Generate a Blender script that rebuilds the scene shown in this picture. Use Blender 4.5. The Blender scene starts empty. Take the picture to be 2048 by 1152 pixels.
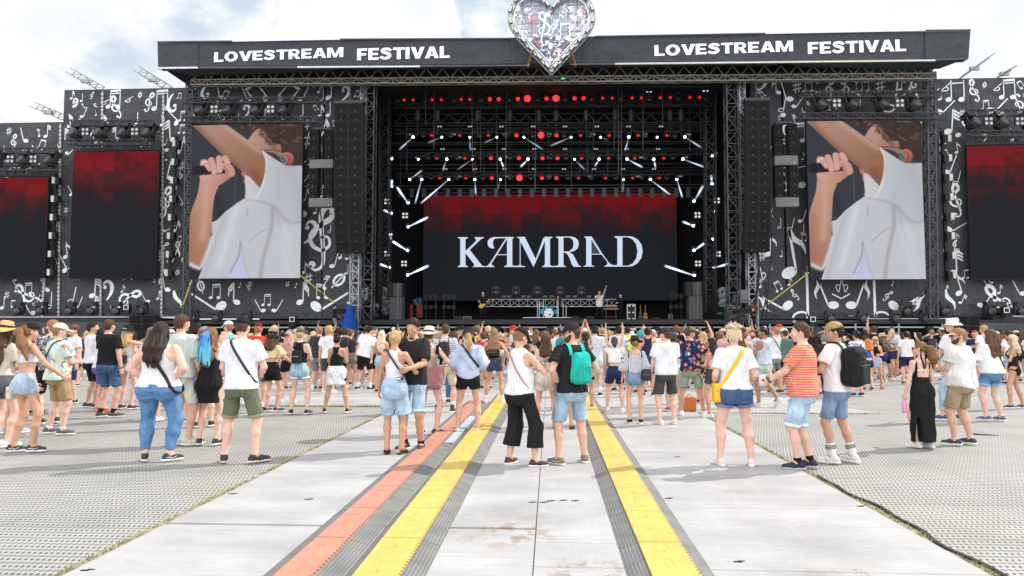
import bpy, math, random
import numpy as np
from mathutils import Vector, Matrix
R = math.radians
rnd = random.Random(7)
scene = bpy.context.scene
COL = scene.collection

# ------------------------------------------------------------------ camera
F_PX, CX, CY = 1400.0, 1024.0, 576.0
CAM_H = 1.7
PITCH, YAW = math.atan(86 / 1400), math.atan(76 / 1400)
cam_d = bpy.data.cameras.new('camera'); cam = bpy.data.objects.new('camera', cam_d); COL.objects.link(cam)
cam_d.sensor_width = 36; cam_d.lens = F_PX / 2048 * 36; cam_d.clip_end = 3000; cam_d.clip_start = .05
cam.location = (0, 0, CAM_H); cam.rotation_euler = (math.pi / 2 + PITCH, 0, YAW)
scene.camera = cam
CAMM = cam.rotation_euler.to_matrix()

def ray(px, py):
    return CAMM @ Vector(((px - CX) / F_PX, -(py - CY) / F_PX, -1))
def at(px, py, Y):            # world point on the plane y = Y that the pixel looks at
    d = ray(px, py); t = Y / d.y
    return Vector((d.x * t, Y, CAM_H + d.z * t))
def ground(px, py, z=0.0):
    d = ray(px, py); t = (z - CAM_H) / d.z
    return Vector((d.x * t, d.y * t, z))

# ------------------------------------------------------------------ objects
def tag(o, label=None, cat=None, group=None, kind=None):
    if label: o['label'] = label
    if cat: o['category'] = cat
    if group: o['group'] = group
    if kind: o['kind'] = kind
    return o
def link(name, me, mats, parent=None, smooth=False):
    if not isinstance(mats, (list, tuple)): mats = [mats]
    for m in mats: me.materials.append(m)
    if smooth: me.shade_smooth()
    o = bpy.data.objects.new(name, me); COL.objects.link(o)
    if parent: o.parent = parent
    return o
def empty(name, loc=(0, 0, 0), rz=0.0, parent=None):
    o = bpy.data.objects.new(name, None); COL.objects.link(o)
    o.location = loc; o.rotation_euler = (0, 0, rz); o.empty_display_size = .2
    if parent: o.parent = parent
    return o
def copy_tree(o, parent=None):
    c = o.copy(); COL.objects.link(c); c.parent = parent
    for ch in o.children: copy_tree(ch, c)
    return c

class MB:                     # collects shapes, then becomes ONE mesh object
    def __init__(s): s.v = []; s.f = []; s.mi = []; s.m = 0
    def add(s, vs, fs):
        n = len(s.v); s.v += [tuple(v) for v in vs]; s.f += [tuple(i + n for i in f) for f in fs]; s.mi += [s.m] * len(fs); return s
    def box(s, c, d, rot=None):
        x, y, z = d[0] / 2, d[1] / 2, d[2] / 2
        vs = [Vector((i * x, j * y, k * z)) for i in (-1, 1) for j in (-1, 1) for k in (-1, 1)]
        if rot is not None: vs = [rot @ v for v in vs]
        c = Vector(c)
        return s.add([v + c for v in vs], [(0, 1, 3, 2), (4, 6, 7, 5), (0, 4, 5, 1), (2, 3, 7, 6), (0, 2, 6, 4), (1, 5, 7, 3)])
    def bar(s, a, b, w, h=None, n=4, w2=None):
        a, b = Vector(a), Vector(b); t = b - a
        if t.length < 1e-6: return s
        t.normalize(); up = Vector((0, 0, 1)) if abs(t.z) < .95 else Vector((0, 1, 0))
        u = t.cross(up).normalized(); v = u.cross(t); w2 = w if w2 is None else w2
        h = w if h is None else h; vs = []
        for p, q in ((a, 1), (b, w2 / w)):
            for i in range(n):
                an = 2 * math.pi * (i + .5) / n; k = .7071 if n == 4 else .5
                vs.append(p + u * (math.cos(an) * w * k * q) + v * (math.sin(an) * h * k * q))
        fs = [(i, (i + 1) % n, n + (i + 1) % n, n + i) for i in range(n)]
        return s.add(vs, fs + [tuple(range(n - 1, -1, -1)), tuple(range(n, 2 * n))])
    def cyl(s, a, b, r, n=12, r2=None):
        return s.bar(a, b, 2 * r, n=n, w2=(2 * r2 if r2 is not None else None))
    def tube(s, pts, r, n=6):
        for a, b in zip(pts[:-1], pts[1:]): s.cyl(a, b, r, n)
        return s
    def prism(s, poly, y0, y1):      # poly in x,z ; extruded along y
        n = len(poly)
        vs = [(x, y0, z) for x, z in poly] + [(x, y1, z) for x, z in poly]
        fs = [tuple(range(n)), tuple(range(2 * n - 1, n - 1, -1))] + [(i, n + i, n + (i + 1) % n, (i + 1) % n) for i in range(n)]
        return s.add(vs, fs)
    def lathe(s, prof, c=(0, 0, 0), n=20, rot=None):
        vs, fs = [], []; c = Vector(c)
        for r_, z_ in prof:
            for i in range(n):
                a = 2 * math.pi * i / n; v = Vector((r_ * math.cos(a), r_ * math.sin(a), z_))
                vs.append((rot @ v if rot is not None else v) + c)
        for j in range(len(prof) - 1):
            for i in range(n): fs.append((j * n + i, j * n + (i + 1) % n, (j + 1) * n + (i + 1) % n, (j + 1) * n + i))
        return s.add(vs, fs)
    def ball(s, c, r, n=10):
        if not isinstance(r, (tuple, list)): r = (r, r, r)
        m = n // 2 + 1; vs, fs = [], []
        for j in range(m + 1):
            t = math.pi * j / m
            for i in range(n):
                a = 2 * math.pi * i / n
                vs.append((c[0] + r[0] * math.sin(t) * math.cos(a), c[1] + r[1] * math.sin(t) * math.sin(a), c[2] + r[2] * math.cos(t)))
        for j in range(m):
            for i in range(n): fs.append((j * n + i, (j + 1) * n + i, (j + 1) * n + (i + 1) % n, j * n + (i + 1) % n))
        return s.add(vs, fs)
    def mesh(s, name):
        me = bpy.data.meshes.new(name); me.from_pydata(s.v, [], s.f); me.validate()
        if any(s.mi) and len(me.polygons) == len(s.mi): me.polygons.foreach_set('material_index', s.mi)
        me.update(); return me
    def build(s, name, mats, parent=None, smooth=False):
        return link(name, s.mesh(name), mats, parent, smooth)

# ------------------------------------------------------------------ materials
MATS = {}
def newmat(name):
    m = bpy.data.materials.new(name); m.use_nodes = True; nt = m.node_tree
    b = nt.nodes['Principled BSDF']
    return m, nt, b
def N(nt, t, **kw):
    n = nt.nodes.new(t)
    for k, v in kw.items():
        if k in n.inputs.keys(): n.inputs[k].default_value = v
        else: setattr(n, k, v)
    return n
def ramp(nt, fac, stops, interp='LINEAR'):
    n = nt.nodes.new('ShaderNodeValToRGB'); n.color_ramp.interpolation = interp
    while len(n.color_ramp.elements) < len(stops): n.color_ramp.elements.new(.5)
    for e, (p, c) in zip(n.color_ramp.elements, stops):
        e.position = p; e.color = (*c, 1) if len(c) == 3 else c
    nt.links.new(fac, n.inputs[0]); return n.outputs[0]
def mixc(nt, fac, a, b, mode='MIX'):
    n = nt.nodes.new('ShaderNodeMix'); n.data_type = 'RGBA'; n.blend_type = mode
    for s, v in ((0, fac), (6, a), (7, b)):
        if isinstance(v, bpy.types.NodeSocket): nt.links.new(v, n.inputs[s])
        else: n.inputs[s].default_value = v if s == 0 else ((*v, 1) if len(v) == 3 else v)
    return n.outputs[2]
def math_(nt, op, a, b=None, c=None):
    n = nt.nodes.new('ShaderNodeMath'); n.operation = op
    for i, v in enumerate((a, b, c)):
        if v is None: continue
        if isinstance(v, bpy.types.NodeSocket): nt.links.new(v, n.inputs[i])
        else: n.inputs[i].default_value = v
    return n.outputs[0]
def coords(nt, scale=(1, 1, 1), kind='Object', rot=(0, 0, 0)):
    tc = nt.nodes.new('ShaderNodeTexCoord'); mp = nt.nodes.new('ShaderNodeMapping')
    mp.inputs['Scale'].default_value = scale; mp.inputs['Rotation'].default_value = rot
    nt.links.new(tc.outputs[kind], mp.inputs[0]); return mp.outputs[0]
def noise(nt, vec, scale=5, detail=3, rough=.5, out=0):
    n = N(nt, 'ShaderNodeTexNoise'); n.inputs['Scale'].default_value = scale
    n.inputs['Detail'].default_value = detail; n.inputs['Roughness'].default_value = rough
    nt.links.new(vec, n.inputs[0]); return n.outputs[out]
def bump(nt, b, h, strength=.3, dist=.02):
    n = N(nt, 'ShaderNodeBump'); n.inputs['Strength'].default_value = strength; n.inputs['Distance'].default_value = dist
    nt.links.new(h, n.inputs['Height']); nt.links.new(n.outputs[0], b.inputs['Normal'])
def plain(color, rough=.6, metal=0.0, var=.12, scale=6, spec=.4):
    k = ('plain', color, rough, metal, var, scale, spec)
    if k in MATS: return MATS[k]
    m, nt, b = newmat('surface'); b.inputs['Roughness'].default_value = rough; b.inputs['Metallic'].default_value = metal
    b.inputs['Specular IOR Level'].default_value = spec
    n = noise(nt, coords(nt), scale, 3)
    c = ramp(nt, n, [(.3, tuple(x * (1 - var) for x in color)), (.7, tuple(min(1, x * (1 + var)) for x in color))])
    nt.links.new(c, b.inputs['Base Color']); MATS[k] = m; return m
def glow(color, strength):
    k = ('glow', color, strength)
    if k in MATS: return MATS[k]
    m, nt, b = newmat('lit_lens'); b.inputs['Base Color'].default_value = (0.02, .02, .02, 1)
    b.inputs['Emission Color'].default_value = (*color, 1); b.inputs['Emission Strength'].default_value = strength
    MATS[k] = m; return m
def skin(color):
    k = ('skin', color)
    if k in MATS: return MATS[k]
    m, nt, b = newmat('skin'); b.inputs['Roughness'].default_value = .48
    b.inputs['Specular IOR Level'].default_value = .35
    n = noise(nt, coords(nt), 14, 3)
    c = ramp(nt, n, [(.3, (color[0] * .9, color[1] * .82, color[2] * .8)), (.7, (min(1, color[0] * 1.06), color[1] * 1.06, color[2] * 1.05))])
    nt.links.new(c, b.inputs['Base Color'])
    b.inputs['Subsurface Weight'].default_value = 0.0
    MATS[k] = m; return m
def fabric(color, pat=None, bumpy=.35, key=None):
    k = ('fab', color, pat, bumpy)
    if k in MATS: return MATS[k]
    m, nt, b = newmat('fabric'); b.inputs['Roughness'].default_value = .85; b.inputs['Specular IOR Level'].default_value = .2
    vec = coords(nt); L = nt.links
    n = noise(nt, vec, 9, 4)
    base = ramp(nt, n, [(.3, tuple(x * .9 for x in color)), (.7, tuple(min(1, x * 1.08) for x in color))])
    sep = N(nt, 'ShaderNodeSeparateXYZ'); L.new(vec, sep.inputs[0]); X, Y, Z = sep.outputs
    def stripes(v, freq, duty):
        return math_(nt, 'GREATER_THAN', math_(nt, 'FRACT', math_(nt, 'MULTIPLY', v, freq)), 1 - duty)
    if pat == 'denim':
        n2 = noise(nt, vec, 4.5, 5, .65); n3 = noise(nt, coords(nt, (90, 90, 20)), 3, 2)
        base = ramp(nt, n2, [(.34, tuple(x * .72 for x in color)), (.62, tuple(min(1, x * 1.22 + .015) for x in color))])
        base = mixc(nt, math_(nt, 'MULTIPLY', n3, .3), base, (color[0] * .6, color[1] * .6, color[2] * .62))
    elif pat == 'redstripe':
        s1 = stripes(Z, 34, .17); s2 = stripes(math_(nt, 'ADD', Z, .011), 34, .16)
        base = mixc(nt, s1, base, (.85, .62, .12)); base = mixc(nt, s2, base, (.72, .5, .5))
    elif pat == 'navystripe':
        base = mixc(nt, stripes(Z, 26, .3), base, (.03, .05, .12))
    elif pat == 'pinstripe':
        a = math_(nt, 'ADD', X, math_(nt, 'MULTIPLY', Y, .6))
        base = mixc(nt, stripes(a, 52, .3), base, (.05, .06, .1))
        base = mixc(nt, math_(nt, 'MULTIPLY', stripes(Z, 60, .5), .35), base, (.25, .27, .33))
    elif pat == 'finestripe':
        base = mixc(nt, math_(nt, 'MULTIPLY', stripes(math_(nt, 'ADD', X, math_(nt, 'MULTIPLY', Y, .7)), 70, .5), .45), base, (.3, .4, .66))
    elif pat in ('hawaii', 'floral', 'bandana', 'paisley', 'print'):
        sc = dict(hawaii=17, floral=60, bandana=38, paisley=30, print=16)[pat]
        v = N(nt, 'ShaderNodeTexVoronoi'); v.inputs['Scale'].default_value = sc; v.inputs['Randomness'].default_value = 1
        wn = mixc(nt, .12, vec, noise(nt, vec, 12, 2, .5, 1)); L.new(wn, v.inputs['Vector'])
        sp = N(nt, 'ShaderNodeSeparateColor'); L.new(v.outputs['Color'], sp.inputs[0])
        pal = dict(hawaii=[(0, (.62, .70, .60)), (.3, (.55, .68, .68)), (.5, (.72, .72, .52)), (.68, (.22, .34, .5)), (.78, (.6, .26, .2)), (.86, (.35, .5, .3)), (.93, (.75, .74, .66))],
                   floral=[(0, (.72, .6, .34)), (.45, (.78, .66, .42)), (.7, (.62, .42, .2)), (.85, (.85, .78, .6))],
                   bandana=[(0, (.06, .10, .3)), (.5, (.12, .2, .45)), (.75, (.6, .65, .75))],
                   paisley=[(0, (.02, .02, .025)), (.6, (.05, .05, .06)), (.8, (.45, .45, .47))],
                   print=[(0, (.62, .62, .5)), (.3, (.25, .5, .5)), (.5, (.75, .7, .62)), (.7, (.65, .45, .32)), (.85, (.3, .55, .42))])[pat]
        base = ramp(nt, sp.outputs[0], pal, 'CONSTANT')
        if pat == 'paisley':
            base = ramp(nt, v.outputs['Distance'], [(0, (.5, .5, .52)), (.16, (.03, .03, .035)), (.45, (.03, .03, .035)), (.52, (.4, .4, .42))], 'CONSTANT')
    elif pat == 'geo':
        v = N(nt, 'ShaderNodeTexVoronoi'); v.distance = 'CHEBYCHEV'; v.inputs['Scale'].default_value = 13
        mp = coords(nt, (1, .6, 1), rot=(0, R(38), 0)); L.new(mp, v.inputs['Vector'])
        sp = N(nt, 'ShaderNodeSeparateColor'); L.new(v.outputs['Color'], sp.inputs[0])
        colr = ramp(nt, sp.outputs[0], [(0, (.66, .22, .1)), (.35, (.13, .15, .27)), (.5, (.8, .62, .52)), (.65, (.62, .24, .12)), (.85, (.16, .19, .36))], 'CONSTANT')
        e = N(nt, 'ShaderNodeTexVoronoi'); e.distance = 'CHEBYCHEV'; e.inputs['Scale'].default_value = 13; L.new(mp, e.inputs['Vector'])
        msk = math_(nt, 'GREATER_THAN', e.outputs['Distance'], .36)
        sep2 = N(nt, 'ShaderNodeSeparateXYZ'); L.new(mp, sep2.inputs[0])
        st = math_(nt, 'GREATER_THAN', math_(nt, 'FRACT', math_(nt, 'MULTIPLY', math_(nt, 'ADD', sep2.outputs[0], sep2.outputs[2]), 28)), .72)
        base = mixc(nt, math_(nt, 'MAXIMUM', msk, math_(nt, 'MULTIPLY', st, math_(nt, 'GREATER_THAN', sp.outputs[1], .5))), colr, (.016, .022, .07))
    elif pat == 'grayprint':
        v = N(nt, 'ShaderNodeTexVoronoi'); v.inputs['Scale'].default_value = 22; L.new(vec, v.inputs['Vector'])
        base = ramp(nt, v.outputs['Distance'], [(0, (.28, .3, .36)), (.22, (.68, .68, .7)), (.4, (.74, .74, .76))], 'CONSTANT')
    elif pat == 'blueprint':
        v = N(nt, 'ShaderNodeTexVoronoi'); v.inputs['Scale'].default_value = 20; L.new(vec, v.inputs['Vector'])
        sp = N(nt, 'ShaderNodeSeparateColor'); L.new(v.outputs['Color'], sp.inputs[0])
        base = ramp(nt, sp.outputs[0], [(0, (.5, .58, .66)), (.4, (.2, .3, .42)), (.6, (.7, .74, .76)), (.85, (.12, .18, .26))], 'CONSTANT')
    elif pat == 'crowd':
        oi = N(nt, 'ShaderNodeObjectInfo')
        base = mixc(nt, 1.0, oi.outputs['Color'], ramp(nt, n, [(.3, (.86, .86, .86)), (.7, (1, 1, 1))]), 'MULTIPLY')
    L.new(base, b.inputs['Base Color'])
    w = noise(nt, coords(nt, (1, 1, .7), rot=(.5, .4, 0)), 6.5, 4, .55); w2 = noise(nt, coords(nt, (1.6, 1.6, .5), rot=(0, .6, 0)), 5, 2, .5)
    rd = math_(nt, 'ABSOLUTE', math_(nt, 'SUBTRACT', w2, .5)); hh = math_(nt, 'ADD', w, math_(nt, 'MULTIPLY', math_(nt, 'POWER', math_(nt, 'SUBTRACT', 1.0, rd), 6.0), .5))
    bump(nt, b, hh, bumpy * 1.5, .06)
    MATS[k] = m; return m
def hairmat(color):
    k = ('hair', color)
    if k in MATS: return MATS[k]
    m, nt, b = newmat('hair'); b.inputs['Roughness'].default_value = .6; b.inputs['Specular IOR Level'].default_value = .22
    n = noise(nt, coords(nt, (95, 95, 7)), 1.6, 4, .6)
    if color == 'crowd':
        oi = N(nt, 'ShaderNodeObjectInfo')
        c = mixc(nt, 1.0, oi.outputs['Color'], ramp(nt, n, [(.3, (.55, .52, .5)), (.7, (1.3, 1.25, 1.2))]), 'MULTIPLY')
    else:
        c = ramp(nt, n, [(.3, tuple(x * .45 for x in color)), (.5, color), (.72, tuple(min(1, x * 1.5 + .01) for x in color))])
    nt.links.new(c, b.inputs['Base Color']); bump(nt, b, n, .5, .01); MATS[k] = m; return m
# ------------------------------------------------------------------ signed distance modelling
def smin(a, b, k):
    h = np.clip(.5 + .5 * (b - a) / k, 0, 1); return b + (a - b) * h - k * h * (1 - h)
def V3(v): return np.array(v, dtype=float)
def d_cone(P, a, b, ra, rb):
    ba = b - a; l2 = max(float(ba @ ba), 1e-9)
    px, py, pz = P[0] - a[0], P[1] - a[1], P[2] - a[2]
    t = np.clip((px * ba[0] + py * ba[1] + pz * ba[2]) / l2, 0, 1)
    return np.sqrt((px - t * ba[0]) ** 2 + (py - t * ba[1]) ** 2 + (pz - t * ba[2]) ** 2) - (ra + (rb - ra) * t)
def local(P, M):          # M: 3x4 inverse transform
    if M is None: return P
    return tuple(M[i, 0] * P[0] + M[i, 1] * P[1] + M[i, 2] * P[2] + M[i, 3] for i in range(3))
def d_ell(P, c, r, M=None):
    x, y, z = local(P, M); x, y, z = (x - c[0]) / r[0], (y - c[1]) / r[1], (z - c[2]) / r[2]
    k0 = np.sqrt(x * x + y * y + z * z); k1 = np.sqrt((x / r[0]) ** 2 + (y / r[1]) ** 2 + (z / r[2]) ** 2) + 1e-9
    return k0 * (k0 - 1) / k1
def d_prof(P, prof, M=None, e=0.0, pw=2.3):   # stack of super-ellipses: rows z, half width, half depth, y centre
    x, y, z = local(P, M); pr = np.array(prof)
    a = np.interp(z, pr[:, 0], pr[:, 1]) + e; b = np.interp(z, pr[:, 0], pr[:, 2]) + e; cy = np.interp(z, pr[:, 0], pr[:, 3])
    q = (np.abs(x / a) ** pw + np.abs((y - cy) / b) ** pw) ** (1 / pw)
    d = (q - 1) * np.minimum(a, b)
    return np.maximum(d, np.maximum(pr[0, 0] - z - e, z - pr[-1, 0] - e * .4))

class Shape:              # list of (fn, lo, hi, k)
    def __init__(s): s.it = []
    def cone(s, a, b, ra, rb, k=.02):
        a, b = V3(a), V3(b); m = max(ra, rb)
        s.it.append((lambda P: d_cone(P, a, b, ra, rb), np.minimum(a, b) - m, np.maximum(a, b) + m, k)); return s
    def ccone(s, a, b, ra, rb, cp, cn, k=.02):      # cone cut off flat at a hem
        a, b, cp, cn = V3(a), V3(b), V3(cp), unit(cn); m = max(ra, rb)
        s.it.append((lambda P: np.maximum(d_cone(P, a, b, ra, rb), thr(P, cp, cn)), np.minimum(a, b) - m, np.maximum(a, b) + m, k)); return s
    def ell(s, c, r, k=.02, M=None, W=None):
        m = max(r); cw = V3(c) if W is None else W[:, :3] @ V3(c) + W[:, 3]
        s.it.append((lambda P: d_ell(P, c, r, M), cw - m, cw + m, k)); return s
    def prof(s, prof, k=.03, M=None, e=0.0, lo=(-.6, -.6, 0), hi=(.6, .6, 2)):
        s.it.append((lambda P: d_prof(P, prof, M, e), V3(lo), V3(hi), k)); return s
    def fn(s, f, lo, hi, k=.01): s.it.append((f, V3(lo), V3(hi), k)); return s
    def bounds(s):
        return np.min([i[1] for i in s.it], 0), np.max([i[2] for i in s.it], 0)
    def eval_pts(s, P):
        F = np.full(np.shape(P[0]), 9.)
        for f, lo, hi, k in s.it: F = smin(F, f(P), k)
        return F
def mesh_shape(shape, h, cuts=(), lo=None, hi=None, disp=None, keep=None):
    l, u = shape.bounds()
    if lo is not None: l = np.maximum(l, lo)
    if hi is not None: u = np.minimum(u, hi)
    l = l - 2.2 * h; u = u + 2.2 * h
    ax = [np.arange(l[i], u[i] + h, h) for i in range(3)]
    dims = tuple(len(a) for a in ax); F = np.full(dims, 1.0)
    G = lambda sl: (ax[0][sl[0]][:, None, None], ax[1][sl[1]][None, :, None], ax[2][sl[2]][None, None, :])
    for f, pl, pu, k in shape.it:
        mg = k * .8 + 2 * h; sl = []
        for i in range(3):
            a = max(0, int((pl[i] - mg - l[i]) / h)); b = min(dims[i], int((pu[i] + mg - l[i]) / h) + 2); sl.append(slice(a, b))
        if any(q.stop <= q.start for q in sl): continue
        sl = tuple(sl); F[sl] = smin(F[sl], np.broadcast_to(f(G(sl)), F[sl].shape), k)
    full = G((slice(None),) * 3)
    if disp is not None: F = F + disp(full)
    for c in cuts: F = np.maximum(F, c(full))
    return surface_nets(F, l, h)
def surface_nets(F, org, h):
    S = F < 0
    nx, ny, nz = F.shape
    cs = np.zeros((nx - 1, ny - 1, nz - 1), np.int8)
    for i in (0, 1):
        for j in (0, 1):
            for k in (0, 1): cs += S[i:nx - 1 + i, j:ny - 1 + j, k:nz - 1 + k]
    idx = np.argwhere((cs > 0) & (cs < 8))
    if len(idx) == 0: return np.zeros((0, 3)), np.zeros((0, 4), int)
    vid = np.full(cs.shape, -1, np.int64); vid[tuple(idx.T)] = np.arange(len(idx))
    acc = np.zeros((len(idx), 3)); cnt = np.zeros(len(idx))
    I = idx.T
    for axis in range(3):
        o1, o2 = [a for a in range(3) if a != axis]
        for u in (0, 1):
            for w in (0, 1):
                off = [0, 0, 0]; off[o1] = u; off[o2] = w
                A = F[I[0] + off[0], I[1] + off[1], I[2] + off[2]]; of2 = list(off); of2[axis] = 1
                B = F[I[0] + of2[0], I[1] + of2[1], I[2] + of2[2]]
                c = (A < 0) != (B < 0); t = np.where(c, A / np.where(c, A - B, 1), 0)
                p = np.zeros((len(idx), 3)); p[:, o1] = u; p[:, o2] = w; p[:, axis] = t
                acc += p * c[:, None]; cnt += c
    V = org + (idx + acc / np.maximum(cnt, 1)[:, None]) * h
    quads = []
    for axis in range(3):
        o1, o2 = (axis + 1) % 3, (axis + 2) % 3
        sa = [slice(None)] * 3; sb = [slice(None)] * 3; sa[axis] = slice(0, -1); sb[axis] = slice(1, None)
        ch = S[tuple(sa)] != S[tuple(sb)]; neg = S[tuple(sa)]
        e = np.argwhere(ch); e = e[(e[:, o1] > 0) & (e[:, o2] > 0) & (e[:, o1] < F.shape[o1] - 1) & (e[:, o2] < F.shape[o2] - 1)]
        if len(e) == 0: continue
        def g(a, b):
            q = e.copy(); q[:, o1] -= a; q[:, o2] -= b; return vid[tuple(q.T)]
        q = np.stack([g(1, 1), g(0, 1), g(0, 0), g(1, 0)], 1); fl = ~neg[tuple(e.T)]
        q[fl] = q[fl][:, ::-1]; quads.append(q)
    return V, np.concatenate(quads)
def np_mesh(name, parts):     # parts: list of (V, Q, material index)
    me = bpy.data.meshes.new(name); n = 0; Vs, Qs, Ms = [], [], []
    for V, Q, mi in parts:
        if len(V) == 0: continue
        Vs.append(V); Qs.append(Q + n); Ms.append(np.full(len(Q), mi)); n += len(V)
    V = np.concatenate(Vs); Q = np.concatenate(Qs); M = np.concatenate(Ms)
    me.vertices.add(len(V)); me.vertices.foreach_set('co', V.ravel().astype(np.float32))
    me.loops.add(Q.size); me.loops.foreach_set('vertex_index', Q.ravel().astype(np.int32))
    me.polygons.add(len(Q)); me.polygons.foreach_set('loop_start', np.arange(0, Q.size, 4, dtype=np.int32))
    me.polygons.foreach_set('material_index', M.astype(np.int32)); me.polygons.foreach_set('use_smooth', np.ones(len(Q), bool))
    me.update(); me.validate(); return me

# ------------------------------------------------------------------ people
def rotm(ax, a):
    c, s = math.cos(a), math.sin(a)
    return np.array({'x': [[1, 0, 0], [0, c, -s], [0, s, c]], 'y': [[c, 0, s], [0, 1, 0], [-s, 0, c]], 'z': [[c, -s, 0], [s, c, 0], [0, 0, 1]]}[ax])
def unit(v): v = V3(v); return v / (np.linalg.norm(v) + 1e-9)
def frame(Rm, o):   # forward 3x4 and inverse 3x4
    W = np.concatenate([Rm, o[:, None]], 1); Ri = Rm.T; return W, np.concatenate([Ri, -(Ri @ o)[:, None]], 1)
def ik(a, t, l1, l2, pole):
    d = t - a; L = np.linalg.norm(d); m = (l1 + l2) * .998
    if L > m: d = d * m / L; L = m; t = a + d
    u = d / L; x = (l1 * l1 - l2 * l2 + L * L) / (2 * L); y = math.sqrt(max(l1 * l1 - x * x, 0))
    p = unit(pole); p = unit(p - u * (p @ u)); return a + u * x + p * y, t

SK = dict(fair=(.70, .45, .36), light=(.63, .385, .285), tan=(.52, .30, .20), brown=(.32, .18, .12))
HR = dict(brown=(.075, .038, .02), dark=(.022, .014, .01), blond=(.46, .30, .13), lblond=(.62, .50, .34), auburn=(.21, .10, .045),
          ginger=(.30, .15, .07), dblond=(.22, .13, .06), orange=(.6, .16, .02), grey=(.2, .19, .18), blue=(.02, .25, .55), pinkblond=(.5, .3, .24))
MALE = [(.80, .13, .09, -.01), (.88, .165, .115, -.012), (.96, .168, .118, -.01), (1.05, .152, .105, 0), (1.13, .148, .10, .0), (1.25, .168, .112, 0), (1.35, .182, .115, -.005), (1.42, .165, .10, -.012), (1.46, .11, .075, -.018), (1.50, .06, .055, -.02)]
FEM = [(.80, .135, .09, -.01), (.88, .175, .118, -.015), (.96, .168, .112, -.012), (1.05, .135, .095, 0), (1.11, .122, .088, .003), (1.22, .138, .10, .008), (1.32, .148, .108, .01), (1.40, .142, .09, -.008), (1.44, .10, .07, -.015), (1.485, .05, .05, -.02)]
ARMS = dict(down=((.26, .03, .82), (.3, -1, 0)), relax=((.25, .12, .88), (.4, -1, 0)), hip=((.17, .03, 1.0), (1, -.55, 0)), front=((.06, .29, 1.13), (.7, -.5, -1)),
            phone=((.08, .29, 1.25), (.7, -.3, -1)), cross=((-.08, .22, 1.17), (1, 0, -.8)), up=((.14, .10, 1.96), (1, .1, -.1)), pocket=((.20, .08, .90), (1, -1, 0)), side=((.36, .05, .86), (.4, -1, 0)), back=((.15, -.11, .98), (1, -.7, 0)))

def thr(P, a, n):   # half space cut  n.(p-a) <= 0 kept
    a, n = V3(a), unit(n); return n[0] * (P[0] - a[0]) + n[1] * (P[1] - a[1]) + n[2] * (P[2] - a[2])
def wave(P, s, A, fx=11, fz=5):
    x, y, z = P
    r = np.sin(9 * z + 13 * x * np.sin(s + 1) + 4 * np.sin(7 * x + 5 * y + s)); r = 1 - np.abs(r)
    return A * (np.sin(fx * x * 2.2 + 4.2 * z + s) * np.sin(fz * z * 2.3 + 2.1 * x + s * 1.7 + 5 * y) + .6 * np.sin(17 * x - 19 * z + 8 * y + s * 3.1) - 1.5 * r ** 3 + .5 * np.sin(31 * x + 23 * z + 9 * y + s))

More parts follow.
